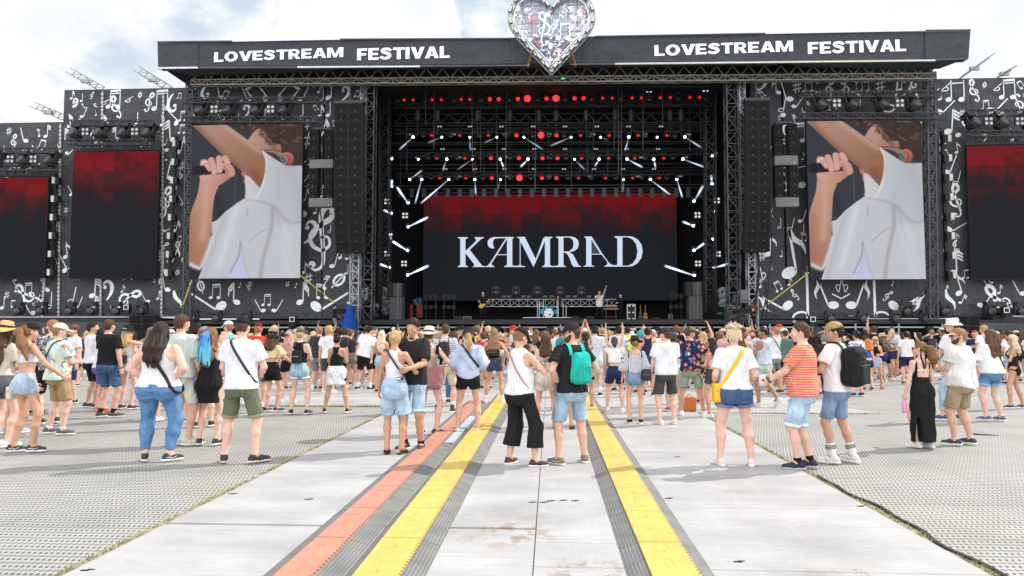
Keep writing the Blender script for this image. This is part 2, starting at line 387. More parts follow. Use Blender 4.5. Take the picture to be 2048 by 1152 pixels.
class Person:
    def __init__(p, **k):
        g = k.get
        p.k = k; p.fem = g('g', 'm') == 'f'; H = g('H', 1.75); p.s = s = H / 1.75; bw = g('w', 1.0) * .935; p.h = g('res', .015); p.bw = bw
        p.seed = g('seed', 0) * 1.3
        prof = FEM if p.fem else MALE
        belly = g('belly', 0.0)
        def fat(z, a): return a * (1 + (bw - 1) * (1.0 if z < 1.38 else .55))
        p.prof = [(z * s, fat(z, a) * s, fat(z, b) * s + (belly if 1.0 < z < 1.3 else belly * .3 if z < 1.38 else 0), (c + belly * .3 if 1.0 < z < 1.3 else c) * s) for z, a, b, c in prof]
        lean, side, tw = (R(a) for a in g('lean', (0, 0, 0)))
        piv = V3((0, 0, .96 * s)); off = V3(g('shift', (0, 0, 0)))
        Rt = rotm('y', side) @ rotm('x', -lean) @ rotm('z', tw)
        p.TW, p.TI = frame(Rt, piv + off - Rt @ piv)
        T = lambda v: p.TW[:, :3] @ (V3(v) * s) + p.TW[:, 3]
        p.T = T
        sh = (.155 if p.fem else .180) * (1 + (bw - 1) * .5); p.sh = sh; zs = 1.395 if p.fem else 1.41
        lw = (1 + (bw - 1) * .75)
        p.r = dict(sh=(.046 if p.fem else .056) * lw, el=(.036 if p.fem else .041) * lw, wr=.024 if p.fem else .029, th=(.085 if p.fem else .083) * lw, kn=(.053 if p.fem else .056) * (1 + (bw - 1) * .6), an=.037)
        for q in p.r: p.r[q] *= s
        p.arm = {}
        for sg, nm in ((-1, 'l'), (1, 'r')):
            a = g('arm_' + nm, 'down')
            if isinstance(a, str): t, pole = ARMS[a]; t = (t[0] * sg, t[1], t[2]); pole = (pole[0] * sg, pole[1], pole[2])
            else: t, pole = a[:3], (a[3:6] if len(a) > 3 else (sg * .5, -1, -.2))
            S = T((sg * sh, -.008, zs)); tt = T(t)
            E, W = ik(S, tt, .285 * s, .255 * s, p.TW[:, :3] @ V3(pole)); p.arm[sg] = (S, E, W)
        p.leg = {}; ft = g('feet', ((-.11, 0, 12), (.11, 0, -12)))
        for sg, f in ((-1, ft[0]), (1, ft[1])):
            hp = V3((sg * .088 * s * (1 + (bw - 1) * .6), 0, .915 * s)) + off; fz = f[3] if len(f) > 3 else 0.0
            an = V3((f[0], f[1], .085 * s + fz)); ya = R(f[2]); fw = V3((-math.sin(ya), math.cos(ya), 0))
            K, A = ik(hp, an, .435 * s, .415 * s, fw + V3((sg * .15, 0.3, 0))); p.leg[sg] = (hp, K, A, fw, f[4] if len(f) > 4 else 0.0)
        hy, hpx, hr = (R(a) for a in g('head', (0, 0, 0)))
        Rh = Rt @ rotm('z', hy) @ rotm('x', -hpx) @ rotm('y', hr)
        hc = T((0, .008, 1.628 if not p.fem else 1.622)); p.HW, p.HI = frame(Rh, hc); p.hs = s * g('headk', 1.0)
        p.neck = (T((0, -.018, 1.42)), hc + Rh @ V3((0, -.02, -.05)) * s)
    def Hd(p, v): return p.HW[:, :3] @ (V3(v) * p.hs) + p.HW[:, 3]
    # ---- body
    def torso(p, e=0.0):
        s = p.s; S = Shape(); S.prof(p.prof, .03, p.TI, e, (-.5 * p.bw, -.5, .72 * s), (.5 * p.bw, .5, 1.56 * s))
        return S
    def hips(p, S, e=0.0, k=.05):
        s = p.s; o = V3(p.k.get('shift', (0, 0, 0))); f = 1 + (p.bw - 1) * .8
        for sg in (-1, 1):
            S.ell(V3((sg * .08 * s * f, -.052 * s, .875 * s)) + o, tuple(q * s * f + e for q in ((.085, .095, .10) if p.fem else (.08, .088, .095))), k)
        S.ell(V3((0, -.005, .93 * s)) + o, (.15 * s * f + e, .10 * s * f + e, .11 * s + e), k)
    def legs(p, S, e0=0.0, e1=0.0, upto='ankle', k=.045, sides=(-1, 1)):
        r = p.r; f = 1 + (p.bw - 1) * .6
        for sg in sides:
            hp, K, A, fw, _ = p.leg[sg]
            S.cone(hp, K, r['th'] + e0, r['kn'] + e1, k)
            if upto != 'knee':
                m = K * .66 + A * .34 - fw * .014 * p.s
                S.cone(K, m, r['kn'] * .96 + e1, .056 * p.s * f + e1, .03); S.cone(m, A, .054 * p.s * f + e1, r['an'] + e1, .03)
    def build_body(p):
        s, r, h = p.s, p.r, p.h; k = p.k
        S = p.torso(); p.hips(S); p.legs(S)
        for sg in (-1, 1):
            hp, K, A, fw, fl = p.leg[sg]; S.cone(A, A + fw * .10 * s - V3((0, 0, .045 * s)), .036 * s, .028 * s, .03)
            a, e, w = p.arm[sg]
            S.cone(a, e, r['sh'], r['el'], .035); m = e * .7 + w * .3
            S.cone(e, m, r['el'], r['el'] * 1.02, .015); S.cone(m, w, r['el'] * 1.02, r['wr'], .015)
        if p.fem:
            for sg in (-1, 1): S.ell((sg * .066 * s, .085 * s, 1.28 * s), (.058 * s * p.bw, .055 * s, .058 * s), .03, p.TI, p.TW)
        S.cone(*p.neck, .052 * s if not p.fem else .043 * s, .05 * s if not p.fem else .042 * s, .035)
        cuts = []
        parts = [(*mesh_shape(S, h, cuts), 0)]
        parts += p.head(); parts += [q for sg in (-1, 1) for q in p.hand(sg)]
        mats = [p.skinm(), plain((.75, .72, .7), .3), plain((.03, .018, .012), .3), plain((.5, .2, .17), .5)]
        me = np_mesh('person', parts); o = link('person', me, mats); return o
    def skinm(p):
        c = SK[p.k.get('skin', 'light')]; tt = p.k.get('tattoo')
        if not tt: return skin(c)
        m = skin(c).copy(); nt = m.node_tree; b = nt.nodes['Principled BSDF']; src = b.inputs['Base Color'].links[0].from_socket
        vec = coords(nt)
        nz = noise(nt, vec, 30, 3)
        tot = None
        for (c3, rad) in tt:
            d = N(nt, 'ShaderNodeVectorMath', operation='DISTANCE'); nt.links.new(vec, d.inputs[0]); d.inputs[1].default_value = c3
            v = math_(nt, 'LESS_THAN', math_(nt, 'ADD', d.outputs['Value'], math_(nt, 'MULTIPLY', nz, rad * .35)), rad * 1.1)
            tot = v if tot is None else math_(nt, 'MAXIMUM', tot, v)
        col = ramp(nt, noise(nt, vec, 60, 2), [(.4, (.06, .07, .08)), (.55, (.2, .17, .15))])
        nt.links.new(mixc(nt, math_(nt, 'MULTIPLY', tot, .8), src, col), b.inputs['Base Color']); return m
    def head_shape(p, e=0.0):
        hs = p.hs; W, I = p.HW, p.HI; S = Shape(); f = .94 if p.fem else 1.0
        E = lambda c, r, k=.02: S.ell(tuple(q * hs for q in c), tuple(q * hs * f + e for q in r), k * hs, I, W)
        E((0, -.014, .03), (.077, .098, .088)); E((0, .028, -.035), (.058, .06, .074), .03); E((0, .058, -.094), (.027, .024, .02), .03)
        E((0, -.04, -.02), (.062, .06, .07), .03)
        return S, E
    def head(p):
        hs = p.hs; S, E = p.head_shape()
        E((0, .08, .022), (.046, .016, .011), .012); E((0, .088, -.058), (.022, .010, .009), .01)
        for sg in (-1, 1): E((sg * .04, .062, -.03), (.02, .02, .02), .02); E((sg * .079, -.008, -.008), (.011, .02, .031), .008)
        a, b = p.Hd((0, .088, .006)), p.Hd((0, .112, -.03)); S.cone(a, b, .009 * hs, .0135 * hs, .012)
        S.cone(p.neck[0], p.Hd((0, -.03, -.06)), .045 * p.s, .046 * p.s if p.fem else .053 * p.s, .03)
        cuts = [lambda P, c=p.Hd((sg * .031, .098, -.001)): -d_ell(P, c, (.017 * hs, .014 * hs, .012 * hs)) for sg in (-1, 1)]
        V, Q = mesh_shape(S, .0075 if p.h < .018 else .013, cuts, lo=p.HW[:, 3] - .17)
        out = [(V, Q, 0)]
        if p.h < .02 and p.k.get('face', True):
            def ball(c, r, mi, sc=(1, 1, 1)):
                Sx = Shape(); Sx.ell(tuple(q * hs for q in c), tuple(r * hs * q for q in sc), .001, p.HI, p.HW); v, q = mesh_shape(Sx, r * hs * .45); out.append((v, q, mi))
            for sg in (-1, 1):
                ball((sg * .031, .078, -.001), .0125, 1); ball((sg * .031, .087, -.001), .0065, 2); ball((sg * .034, .089, .024), .02, 2, (1, .3, .22))
            ball((0, .0935, -.056), .021, 3, (1, .35, .3))
        return out
    def hand(p, sg):
        S_, E_, W_ = p.arm[sg]; s = p.s * (.92 if p.fem else 1); k = p.k.get('hand_' + ('r' if sg > 0 else 'l'), {})
        d = unit(W_ - E_); 
        if 'dir' in k: d = unit(p.TW[:, :3] @ V3(k['dir']))
        n = V3((-sg, .25, 0)) if 'n' not in k else V3(k['n']); n = p.TW[:, :3] @ n; n = unit(n - d * (n @ d)); sd = np.cross(d, n)
        fwd = p.TW[:, :3] @ V3((0, 1, .4)); 
        if sd @ fwd < 0: sd = -sd
        if 'thumb' in k: 
            t3 = p.TW[:, :3] @ V3(k['thumb']); sd = -sd if sd @ t3 < 0 else sd
        curl = k.get('curl', .45); S = Shape(); fine = p.h < .018
        wr = p.r['wr']
        S.cone(W_ - d * .03 * s, W_ + d * .02 * s, wr * .98, wr * .85, .012)
        Rm = np.stack([sd, n, d], 1); W, I = frame(Rm, W_ + d * .048 * s)
        S.ell((0, 0, 0), (.04 * s, .0145 * s, .05 * s), .012, I, W)
        L = (.066, .075, .070, .054); sp = k.get('spread', .12)
        for i in range(4):
            o = (1.5 - i) * .0195 * s; b = W_ + d * (.088 - .004 * abs(1.3 - i)) * s + sd * o
            a1 = curl * (.8 + .1 * i); q = unit(d + sd * sp * (1.5 - i)); d1 = unit(q * math.cos(a1) + n * math.sin(a1)); d2 = unit(q * math.cos(a1 * 2.1) + n * math.sin(a1 * 2.1))
            m = b + d1 * L[i] * .55 * s; t = m + d2 * L[i] * .5 * s; rr = .0088 if fine else .011
            S.cone(b, m, rr * s, rr * .95 * s, .004 if fine else .008); S.cone(m, t, rr * .95 * s, rr * .8 * s, .004)
        b = W_ + d * .022 * s + sd * .028 * s; m = b + unit(d * .75 + sd * .75 + n * .25) * .038 * s; t = m + unit(d + sd * (.35 - curl * .3) + n * .4 * curl) * .032 * s
        S.cone(b, m, .0125 * s, .011 * s, .008); S.cone(m, t, .0105 * s, .009 * s, .004)
        return [(*mesh_shape(S, .0055 if p.h < .0155 else .0075 if fine else .012), 0)]
    # ---- clothes
    def drape(p, dr, zt=1.34, e=0.0):
        s = p.s; at_ = lambda z, i: float(np.interp(z, [q[0] for q in p.prof], [q[i] for q in p.prof]))
        cw, cd = at_(1.34 * s, 1), at_(1.32 * s, 2); out = []
        for z, a, b, c in [(q * s, at_(q * s, 1), at_(q * s, 2), at_(q * s, 3)) for q in (.5, .66, .80, .88, .96, 1.05, 1.12, 1.2, 1.28, 1.34, 1.39, 1.42, 1.445, 1.465, 1.485)]:
            if z < 1.3 * s: a = max(a, cw * dr); b = max(b, cd * dr)
            out.append((z, a, b, c))
        return out
    def build_top(p, parent):
        t = p.k.get('top')
        if not t: return None
        s = p.s; kind = t['kind']; e = t.get('e', .012); dr = t.get('drape', .9); hem = t.get('hem', .93) * s; sl = t.get('sleeve', .62 if kind in ('tee', 'shirt') else 0)
        S = Shape(); S.prof(p.drape(dr), .03, p.TI, e, (-.55, -.5, hem - .1), (.55, .5, 1.53 * s))
        if hem < .97 * s: p.hips(S, e + .004)
        if p.fem:
            for sg in (-1, 1): S.ell((sg * .066 * s, .085 * s, 1.28 * s), (.058 * s * p.bw + e, .055 * s + e, .058 * s + e), .03, p.TI, p.TW)
        cuts = [lambda P: hem - local(P, p.TI)[2] + t.get('curve', 0.0) * (np.abs(local(P, p.TI)[0]) / .17) ** 2]
        flare = t.get('flare', .018)
        for sg in (-1, 1):
            if sl <= 0: break
            a, el, w = p.arm[sg]; r = p.r
            if sl <= 1:
                b = a + (el - a) * sl; dd = unit(el - a)
                S.ccone(a, b + dd * .03, r['sh'] + e * .9, (r['sh'] * (1 - sl) + r['el'] * sl) + e + flare, b, dd, .02)
            else:
                b = el + (w - el) * (sl - 1); dd = unit(w - el)
                S.cone(a, el, r['sh'] + e, r['el'] + e + flare * .8, .03); S.ccone(el, b + dd * .02, r['el'] + e + flare * .8, r['wr'] + e + flare, b, dd, .02)
        neck = t.get('neck', 'crew'); L = lambda P: local(P, p.TI)
        if neck == 'crew':
            cuts.append(lambda P: -d_ell(L(P), (0, .03 * s, 1.50 * s), (.072 * s, .085 * s, .062 * s)))
            cuts.append(lambda P: L(P)[2] - 1.485 * s)
        elif neck == 'tank':
            cuts.append(lambda P: -d_ell(L(P), (0, .02 * s, 1.52 * s), (.085 * s, .12 * s, t.get('scoop', .12) * s)))
            for sg in (-1, 1): cuts.append(lambda P, sg=sg: -d_ell(L(P), (sg * (p.sh + .0) * s, 0, 1.37 * s), (t.get('hole', .075) * s, .5, .13 * s)))
        elif neck == 'square':
            zz = t.get('top', 1.34) * s; cuts.append(lambda P: np.minimum(L(P)[2] - zz, np.maximum(L(P)[2] - 1.5 * s, .095 * s - np.abs(L(P)[0]))))
        elif neck == 'strap':
            zz = t.get('top', 1.30) * s; w = t.get('w', .008); sx = t.get('sx', .085) * s
            cuts.append(lambda P: np.maximum(L(P)[2] - zz, w - np.abs(np.abs(L(P)[0]) - sx) if False else L(P)[2] - zz))
        A = t.get('wr', .004)
        me = [(*mesh_shape(S, p.h * .93, cuts, lo=(-9, -9, hem - .05), disp=lambda P: wave(P, p.seed, A)), 0)]
        o = link(t.get('name', {'tee': 't_shirt', 'shirt': 'shirt', 'tank': 'tank_top', 'bra': 'crop_top', 'dress': 'dress'}[kind]), np_mesh('top', me), p.mat(t), parent)
        if neck == 'strap':
            mb = MB(); pts = []
            for sg in (-1, 1):
                Sx = p.torso(.006); path = p.loop(Sx, (sg * t.get('sx', .085) * s, 0, 1.30 * s), (0, 0, 1), (0, 1, 0), -80, 80, 16)
                mb.tube(path, .004, 5)
            mb.build('strap', p.mat(t), o)
        if t.get('collar'):
            mb = MB(); c, q = p.neck; d = unit(q - c); mb.lathe([(.062 * s, 0), (.075 * s, .02), (.068 * s, .045), (.06 * s, .04)], tuple(c + d * .03 * s), 16); mb.build('collar', p.mat(t), o, True)
        return o
    def mat(p, t): return fabric(t['c'] if not isinstance(t['c'], str) else (.5, .5, .5), t.get('pat'), t.get('bump', .4))
    def build_bottom(p, parent):
        t = p.k.get('bottom')
        if not t: return None
        s = p.s; e = t.get('e', .010); kind = t['kind']; top = t.get('top', 1.03) * s; S = Shape()
        off = V3(p.k.get('shift', (0, 0, 0)))
        pr = [q for q in p.prof if q[0] < 1.2 * s]
        S.prof(pr, .03, p.TI, e, (-.5, -.5, .7 * s), (.5, .5, 1.2 * s)); p.hips(S, e)
        L = lambda P: local(P, p.TI); cuts = [lambda P: L(P)[2] - top]
        fr = t.get('len', .5); fl = t.get('flare', .012); r = p.r
        if kind in ('shorts', 'trousers'):
            for sg in (-1, 1):
                hp, K, A, fw, _ = p.leg[sg]
                if fr <= 1:
                    b = hp + (K - hp) * fr; dd = unit(K - hp); rb = r['th'] * (1 - fr) + r['kn'] * fr
                    S.ccone(hp, b + dd * .03, r['th'] + e, rb + e + fl, b, dd + V3((0, 0, -.5)), .02)
                else:
                    fr2 = fr - 1; b = K + (A - K) * fr2; dd = unit(A - K)
                    S.cone(hp, K, r['th'] + e, r['kn'] + e + fl * .6, .03); m = K * .66 + A * .34 - fw * .012 * s; f_ = (1 + (p.bw - 1) * .6) * s
                    if t.get('wide'): S.ccone(K, b + dd * .03, r['kn'] + e + fl * .8, t['wide'], b, dd + V3((0, 0, -.5)), .03); fl = .02
                    S.cone(K, m, r['kn'] + e + fl * .6, .056 * f_ + e + fl * .8, .03); S.ccone(m, b + dd * .03, .055 * f_ + e + fl * .8, r['an'] + e + fl + (.02 if fr2 < .7 and fl < .03 else 0), b, dd + V3((0, 0, -.5)), .02)
        else:   # skirt
            hz = t.get('hem', .6) * s; w0 = .175 * p.bw * s; w1 = t.get('w1', .19) * s
            S.prof([(hz - .03, w1, w1 * .72, .0), (.72 * s, max(w0, w1 * .96), .13 * s * p.bw, -.01), (.9 * s, w0, .125 * s * p.bw, -.015), (1.0 * s, .15 * s * p.bw, .105 * s * p.bw, -.01)], .03, None, e, (-.5, -.4, hz - .05), (.5, .4, 1.02 * s))
            cuts.append(lambda P: hz - P[2])
            if t.get('slit'):
                cuts.append(lambda P: -d_ell(P, (t['slit'] * s, .0, .1 * s), (.035, .5, .42 * s)))
        A = t.get('wr', .0035)
        hs_ = p.h * .93 if kind != 'skirt' else p.h * .93
        o = link(t.get('name', 'trousers' if fr > 1 and kind == 'trousers' else 'skirt' if kind == 'skirt' else 'shorts'), np_mesh('bottom', [(*mesh_shape(S, hs_, cuts, disp=lambda P: wave(P, p.seed + 2, A)), 0)]), p.mat(t), parent)
        if t.get('cuff') and fr <= 1 and kind == 'shorts':
            for sg in (-1, 1):
                hp, K, A_, fw, _ = p.leg[sg]; b = hp + (K - hp) * (fr - .02); dd = unit(K - hp); rb = r['th'] * (1 - fr) + r['kn'] * fr + e + fl + .006
                Sx = Shape(); Sx.cone(b - dd * .02, b + dd * .02, rb, rb, .01)
                v, q = mesh_shape(Sx, .009, [lambda P: thr(P, b + dd * .016, dd + V3((0, 0, -.5))), lambda P: thr(P, b - dd * .022, -dd + V3((0, 0, .5)))])
                link('cuff', np_mesh('cuff', [(v, q, 0)]), fabric(tuple(min(1, c * 1.5 + .05) for c in t['c']), t.get('pat')), o)
        if t.get('pockets'):
            mb = MB()
            for sg in (-1, 1):
                cpt = V3((sg * .078 * s * p.bw, 0, .90 * s)) + off
                pts = []
                for dx, dz in ((-.052, .055), (.052, .065), (.05, -.055), (0, -.08), (-.048, -.06), (-.052, .055)):
                    q = cpt + V3((dx * s, -.5, dz * s)); t0 = np.linspace(0, .5, 120); Pq = (np.full(120, q[0]), q[1] + t0, np.full(120, q[2])); F = S.eval_pts(Pq); i = int(np.argmax(F < 0)); pts.append(Vector((q[0], q[1] + t0[i] - .004, q[2])))
                mb.tube(pts, .0024, 4)
            mb.build('pocket_seam', fabric(tuple(c * .72 for c in t['c']), None), o)
        return o
    def build_shoes(p, parent):
        t = p.k.get('shoes', {}); s = p.s; c = t.get('c', (.03, .03, .035)); sc = t.get('sole', (.75, .74, .72)); kind = t.get('kind', 'sneaker')
        for sg in (-1, 1):
            hp, K, A, fw, roll = p.leg[sg]; up = V3((0, 0, 1))
            f2 = unit(fw * math.cos(roll) - up * math.sin(roll)); u2 = unit(np.cross(np.cross(f2, up), f2)); sd = np.cross(f2, u2)
            O = A - u2 * .085 * s; Rm = np.stack([sd, f2, u2], 1); W, I = frame(Rm, O); S = Shape(); PT = lambda v: W[:, :3] @ (V3(v) * s) + W[:, 3]
            fk = .92 if p.fem else 1.0
            if kind == 'sandal':
                S.cone(PT((0, -.05, .02)), PT((0, .16 * fk, .015)), .036 * s, .042 * s, .01)
                v, q = mesh_shape(S, .009, [lambda P: local(P, I)[2] - .024, lambda P: -local(P, I)[2]])
                o = link('sandal', np_mesh('sandal', [(v, q, 0)]), plain(c, .6), parent)
                mb = MB(); 
                for yy, hh in ((.10, .05), (.05, .065)):
                    pts = [Vector(PT((.042 * math.cos(a), yy, .012 + hh * math.sin(a)))) for a in np.linspace(0, math.pi, 8)]
                    mb.tube(pts, .008, 4)
                mb.build('strap', plain(c, .6), o); 
                continue
            S.cone(PT((0, -.045, .04)), PT((0, .05, .045)), .040 * s * fk, .040 * s * fk, .02); S.cone(PT((0, .05, .042)), PT((0, .155 * fk, .030)), .042 * s * fk, .034 * s * fk, .03)
            top_ = .16 if kind == 'boot' else .10
            S.cone(PT((0, -.02, .06)), PT((0, -.015, top_)), .044 * s * fk, .044 * s * fk, .02)
            v, q = mesh_shape(S, .009 if p.h < .018 else .013, [lambda P: .012 - local(P, I)[2], lambda P: local(P, I)[2] - (top_ - .005) * s])
            o = link('shoe', np_mesh('shoe', [(v, q, 0)]), plain(c, .65, 0, .2, 30), parent)
            S2 = Shape(); S2.cone(PT((0, -.05, .018)), PT((0, .15 * fk, .016)), .044 * s * fk, .041 * s * fk, .01)
            v, q = mesh_shape(S2, .009 if p.h < .018 else .013, [lambda P: -local(P, I)[2], lambda P: local(P, I)[2] - .028])
            link('sole', np_mesh('sole', [(v, q, 0)]), plain(sc, .6), o)
            if t.get('sock') is not None:
                Ls = t.get('sockh', .09) * s; d = unit(K - A); S3 = Shape(); S3.cone(A - d * .02, A + d * Ls, p.r['an'] + .006, p.r['an'] + .004 + Ls * .1, .01)
                v, q = mesh_shape(S3, .01, [lambda P: thr(P, A + d * Ls, d)])
                so = link('sock', np_mesh('sock', [(v, q, 0)]), fabric(t['sock']), parent)
                if t.get('bands'):
                    mb = MB()
                    for q in (.60, .72, .84): mb.cyl(tuple(A + d * Ls * (q - .025)), tuple(A + d * Ls * (q + .015)), p.r['an'] + .016 + Ls * .1 * q, 16)
                    mb.build('stripe', fabric((.02, .02, .025)), so)
            if t.get('mark'):
                mb = MB()
                for q in (-1, 1):
                    pts = [Vector(PT((q * .044 * fk, y, z))) for y, z in ((-.04, .045), (.0, .05), (.035, .035), (.08, .055))]; mb.tube(pts, .004, 4)
                mb.build('stripe', plain(t['mark'], .5), o)
    # ---- hair and hats
    def build_hair(p, parent):
        t = p.k.get('hair'); 
        if not t: return
        st, c = t; hs = p.hs; col = hairmat('crowd' if c == 'crowd' else HR[c] if isinstance(c, str) else c); W, I = p.HW, p.HI
        L = lambda P: local(P, I); e = dict(buzz=.003, short=.012, fade=.009, curly=.026, long=.018, pony=.008, bun=.008, updo=.014, highbun=.010, bald=.001).get(st.split('+')[0], .012)
        if st == 'buzz': e = .004
        S, E = p.head_shape(e * hs); fine = p.h < .018; hh = .0085 if fine else .014
        fem = st in ('long', 'pony', 'bun', 'updo', 'highbun', 'curly'); sd = p.seed
        n1 = unit(V3((0, .80, -.60))); a1 = (.0, .070 if fem else .066, .070 if fem else .066)
        cuts = [lambda P: (lambda q: n1[1] * (q[1] - a1[1] * hs) + n1[2] * (q[2] - a1[2] * hs))(L(P)), lambda P: (-.085 if st != 'buzz' else -.06) * hs - L(P)[2],
                lambda P: -d_ell(L(P), (0, .10 * hs, -.02 * hs), (.07 * hs, .085 * hs, .095 * hs))]
        if not fem: # ears clear
            cuts.append(lambda P: np.minimum(np.minimum(np.abs(L(P)[0]) - .0 , .035 * hs - np.abs(L(P)[1] + .005 * hs)), -L(P)[2] - .0 * hs))
        A = dict(short=.006, fade=.004, curly=.012, long=.004, pony=.003, bun=.003, updo=.006, highbun=.004).get(st, .003)
        def disp(P):
            x, y, z = L(P); an = np.arctan2(x, y + .001)
            if st == 'curly': return A * (np.sin(x * 190 + 3 * np.sin(z * 60)) * np.sin(y * 170 + sd) * np.sin(z * 180 + 2 * np.sin(x * 50)) * 2)
            return A * (np.sin(an * 14 + z * 22 + 2 * np.sin(z * 45 + sd)) + .7 * np.sin(x * 120 + 60 * y + 3 * np.sin(z * 40) + sd))
        parts = [(*mesh_shape(S, hh, cuts, disp=disp), 0)]
        ln = p.k.get('hairlen', .34) * p.s; Hd = p.Hd; back = p.TW[:, :3]
        T2 = Shape()
        def strand_disp(P):
            x, y, z = P; return .005 * np.sin(x * 150 + 2.5 * np.sin(z * 16 + sd) + sd) + .004 * np.sin(x * 67 + 40 * y + 3 * np.sin(z * 11 + sd * 2))
        if st == 'long':
            wk = p.k.get('hairw', 1.0); z0 = p.HW[2, 3]
            c0 = Hd((0, -.045, .0)); c1 = p.T((0, -.115 * p.bw, 1.42)); c2 = c1 + back @ V3((.0, -.018, -ln * .55)); c3 = c1 + back @ V3((.01, -.012, -ln))
            for sx, ww in ((-.045, 1), (.045, 1), (0, 1.05)):
                o = back @ V3((sx * wk, 0, 0)); T2.cone(c0 + o, c1 + o * 1.5, .052 * hs, .042 * hs * ww, .03); T2.cone(c1 + o * 1.5, c2 + o * 1.4, .042 * hs, .036 * hs, .03); T2.cone(c2 + o * 1.4, c3 + o * (.9 - .3 * (sx > 0)), .036 * hs, .013 * hs, .03)
            for sg in (-1, 1):
                T2.cone(Hd((sg * .066, -.01, .03)), Hd((sg * .078, .0, -.09)), .028 * hs, .026 * hs, .03); T2.cone(Hd((sg * .078, .0, -.09)), p.T((sg * .105, -.06 * p.bw, 1.40)), .026 * hs, .028 * hs, .03)
        if st == 'pony' or st == 'updo' and t[1] == 'blueponyx':
            sw = p.k.get('sway', (0, 0)); b0 = Hd((0, -.115, .045 if p.k.get('highpony') else .02))
            b1 = b0 + back @ V3((sw[0] * .3, -.055, -.03)); b2 = b0 + back @ V3((sw[0] * .7, -.075 + sw[1] * .6, -ln * .5)); b3 = b0 + back @ V3((sw[0], -.05 + sw[1], -ln))
            pk = p.k.get('hairw', 1.0); T2.cone(b0, b1, .02 * pk, .03 * pk, .02); T2.cone(b1, b2, .03 * pk, .043 * pk, .03); T2.cone(b2, b3, .043 * pk, .014, .03)
        if st in ('bun', 'highbun'):
            b = Hd((0, -.108, .0) if st == 'bun' else (0, -.07, .112)); T2.ell(tuple(b), (.036, .034, .034), .01)
        if st == 'updo':
            r_ = random.Random(5)
            for i in range(120):
                a, v = r_.uniform(0, 6.283), r_.uniform(0, 1) ** .6; ux, uy = math.cos(a) * v, math.sin(a) * v
                b = Hd((ux * .055, -.035 + uy * .06, .105 - .03 * v)); dr = back @ unit((ux * 1.0, uy * .7 - .15, .75)); m = b + dr * r_.uniform(.03, .05); q = m + back @ unit((ux * 1.1 + r_.uniform(-.3, .3), uy - .2, r_.uniform(-.9, .6))) * r_.uniform(.03, .055)
                T2.cone(b, m, .013, .009, .005); T2.cone(m, q, .009, .003, .003)
            for i in range(40):
                a = r_.uniform(.0, 3.14159); b = Hd((math.cos(a) * .078, -.03 - math.sin(a) * .075, r_.uniform(.0, .07))); q = b + back @ V3((math.cos(a) * .02, -math.sin(a) * .015, r_.uniform(-.09, -.05))); T2.cone(b, q, .012, .005, .006)
        if T2.it:
            dsp = None if st in ('updo',) else strand_disp
            parts.append((*mesh_shape(T2, hh if st != 'updo' else .0065, disp=dsp), 0))
        o = link('hair', np_mesh('hair', parts), col, parent)
        if p.k.get('dreads'):
            T3 = Shape(); r_ = random.Random(2)
            for i in range(22):
                u = r_.uniform(-1, 1); b = Hd((.0 + u * .022, -.115, .06)); q = b + back @ V3((u * .04, -.055, -.06)); w = q + back @ V3((u * .035 + r_.uniform(-.012, .012), -.025, -.24)); e_ = w + back @ V3((r_.uniform(-.012, .012), .0, -.16 + r_.uniform(-.05, .02)))
                T3.cone(b, q, .009, .011, .002); T3.cone(q, w, .011, .012, .002); T3.cone(w, e_, .012, .006, .002)
            m, nt, b_ = newmat('braids'); b_.inputs['Roughness'].default_value = .5
            c_ = ramp(nt, noise(nt, coords(nt, (60, 60, 4)), 1.2, 3), [(.35, (.02, .06, .35)), (.5, (.03, .25, .62)), (.65, (.1, .5, .7))])
            sp = N(nt, 'ShaderNodeSeparateXYZ'); nt.links.new(coords(nt), sp.inputs[0]); zf = ramp(nt, math_(nt, 'MULTIPLY', sp.outputs[2], .55), [(.68, (1, 1, 1)), (.85, (0, 0, 0))])
            nt.links.new(mixc(nt, zf, c_, (.12, .55, .7)), b_.inputs['Base Color'])
            link('braids', np_mesh('braids', [(*mesh_shape(T3, .007), 0)]), m, o)
        if p.k.get('beard'):
            bc = p.k['beard']; S, E = p.head_shape(.006 * hs); bm = hairmat(HR[bc])
            v, q = mesh_shape(S, .009, [lambda P: L(P)[2] + .034 * hs - .25 * np.abs(L(P)[1] - .08 * hs), lambda P: -L(P)[1] + .005 * hs, lambda P: -d_ell(L(P), (0, .10 * hs, -.052 * hs), (.03 * hs, .03 * hs, .012 * hs))], disp=lambda P: .002 * np.sin(P[0] * 300 + P[2] * 200))
            if len(v): link('beard', np_mesh('beard', [(v, q, 0)]), bm, parent)
        if p.k.get('glasses'):
            mb = MB(); Rm = Matrix(p.HW[:, :3].tolist()); hd = lambda v: Vector(p.Hd(v))
            for sg in (-1, 1):
                mb.box(hd((sg * .033, .099, .002)), (.05 * hs, .008, .036 * hs), Rm); mb.bar(hd((sg * .06, .098, .008)), hd((sg * .084, -.01, .008)), .006)
            mb.bar(hd((-.02, .103, .008)), hd((.02, .103, .008)), .005); mb.build('sunglasses', plain((.012, .012, .014), .12), parent)
    def build_hat(p, parent):
        t = p.k.get('hat')
        if not t: return
        kind, c = t[0], t[1]; hs = p.hs; m = fabric(c, t[2] if len(t) > 2 else None, .2); yaw = p.k.get('hatyaw', 0.0)
        Rz = rotm('z', R(yaw)); tilt = rotm('x', R(p.k.get('hattilt', -8)))
        W = np.concatenate([p.HW[:, :3] @ Rz @ tilt, p.HW[:, 3:4]], 1); I = np.concatenate([W[:, :3].T, -(W[:, :3].T @ W[:, 3])[:, None]], 1)
        S = Shape(); q = lambda v: tuple(x * hs for x in v); fine = p.h < .018; hh = .008 if fine else .013; L = lambda P: local(P, I)
        E = lambda c_, r_, k=.01: S.ell(q(c_), q(r_), k, I, W)
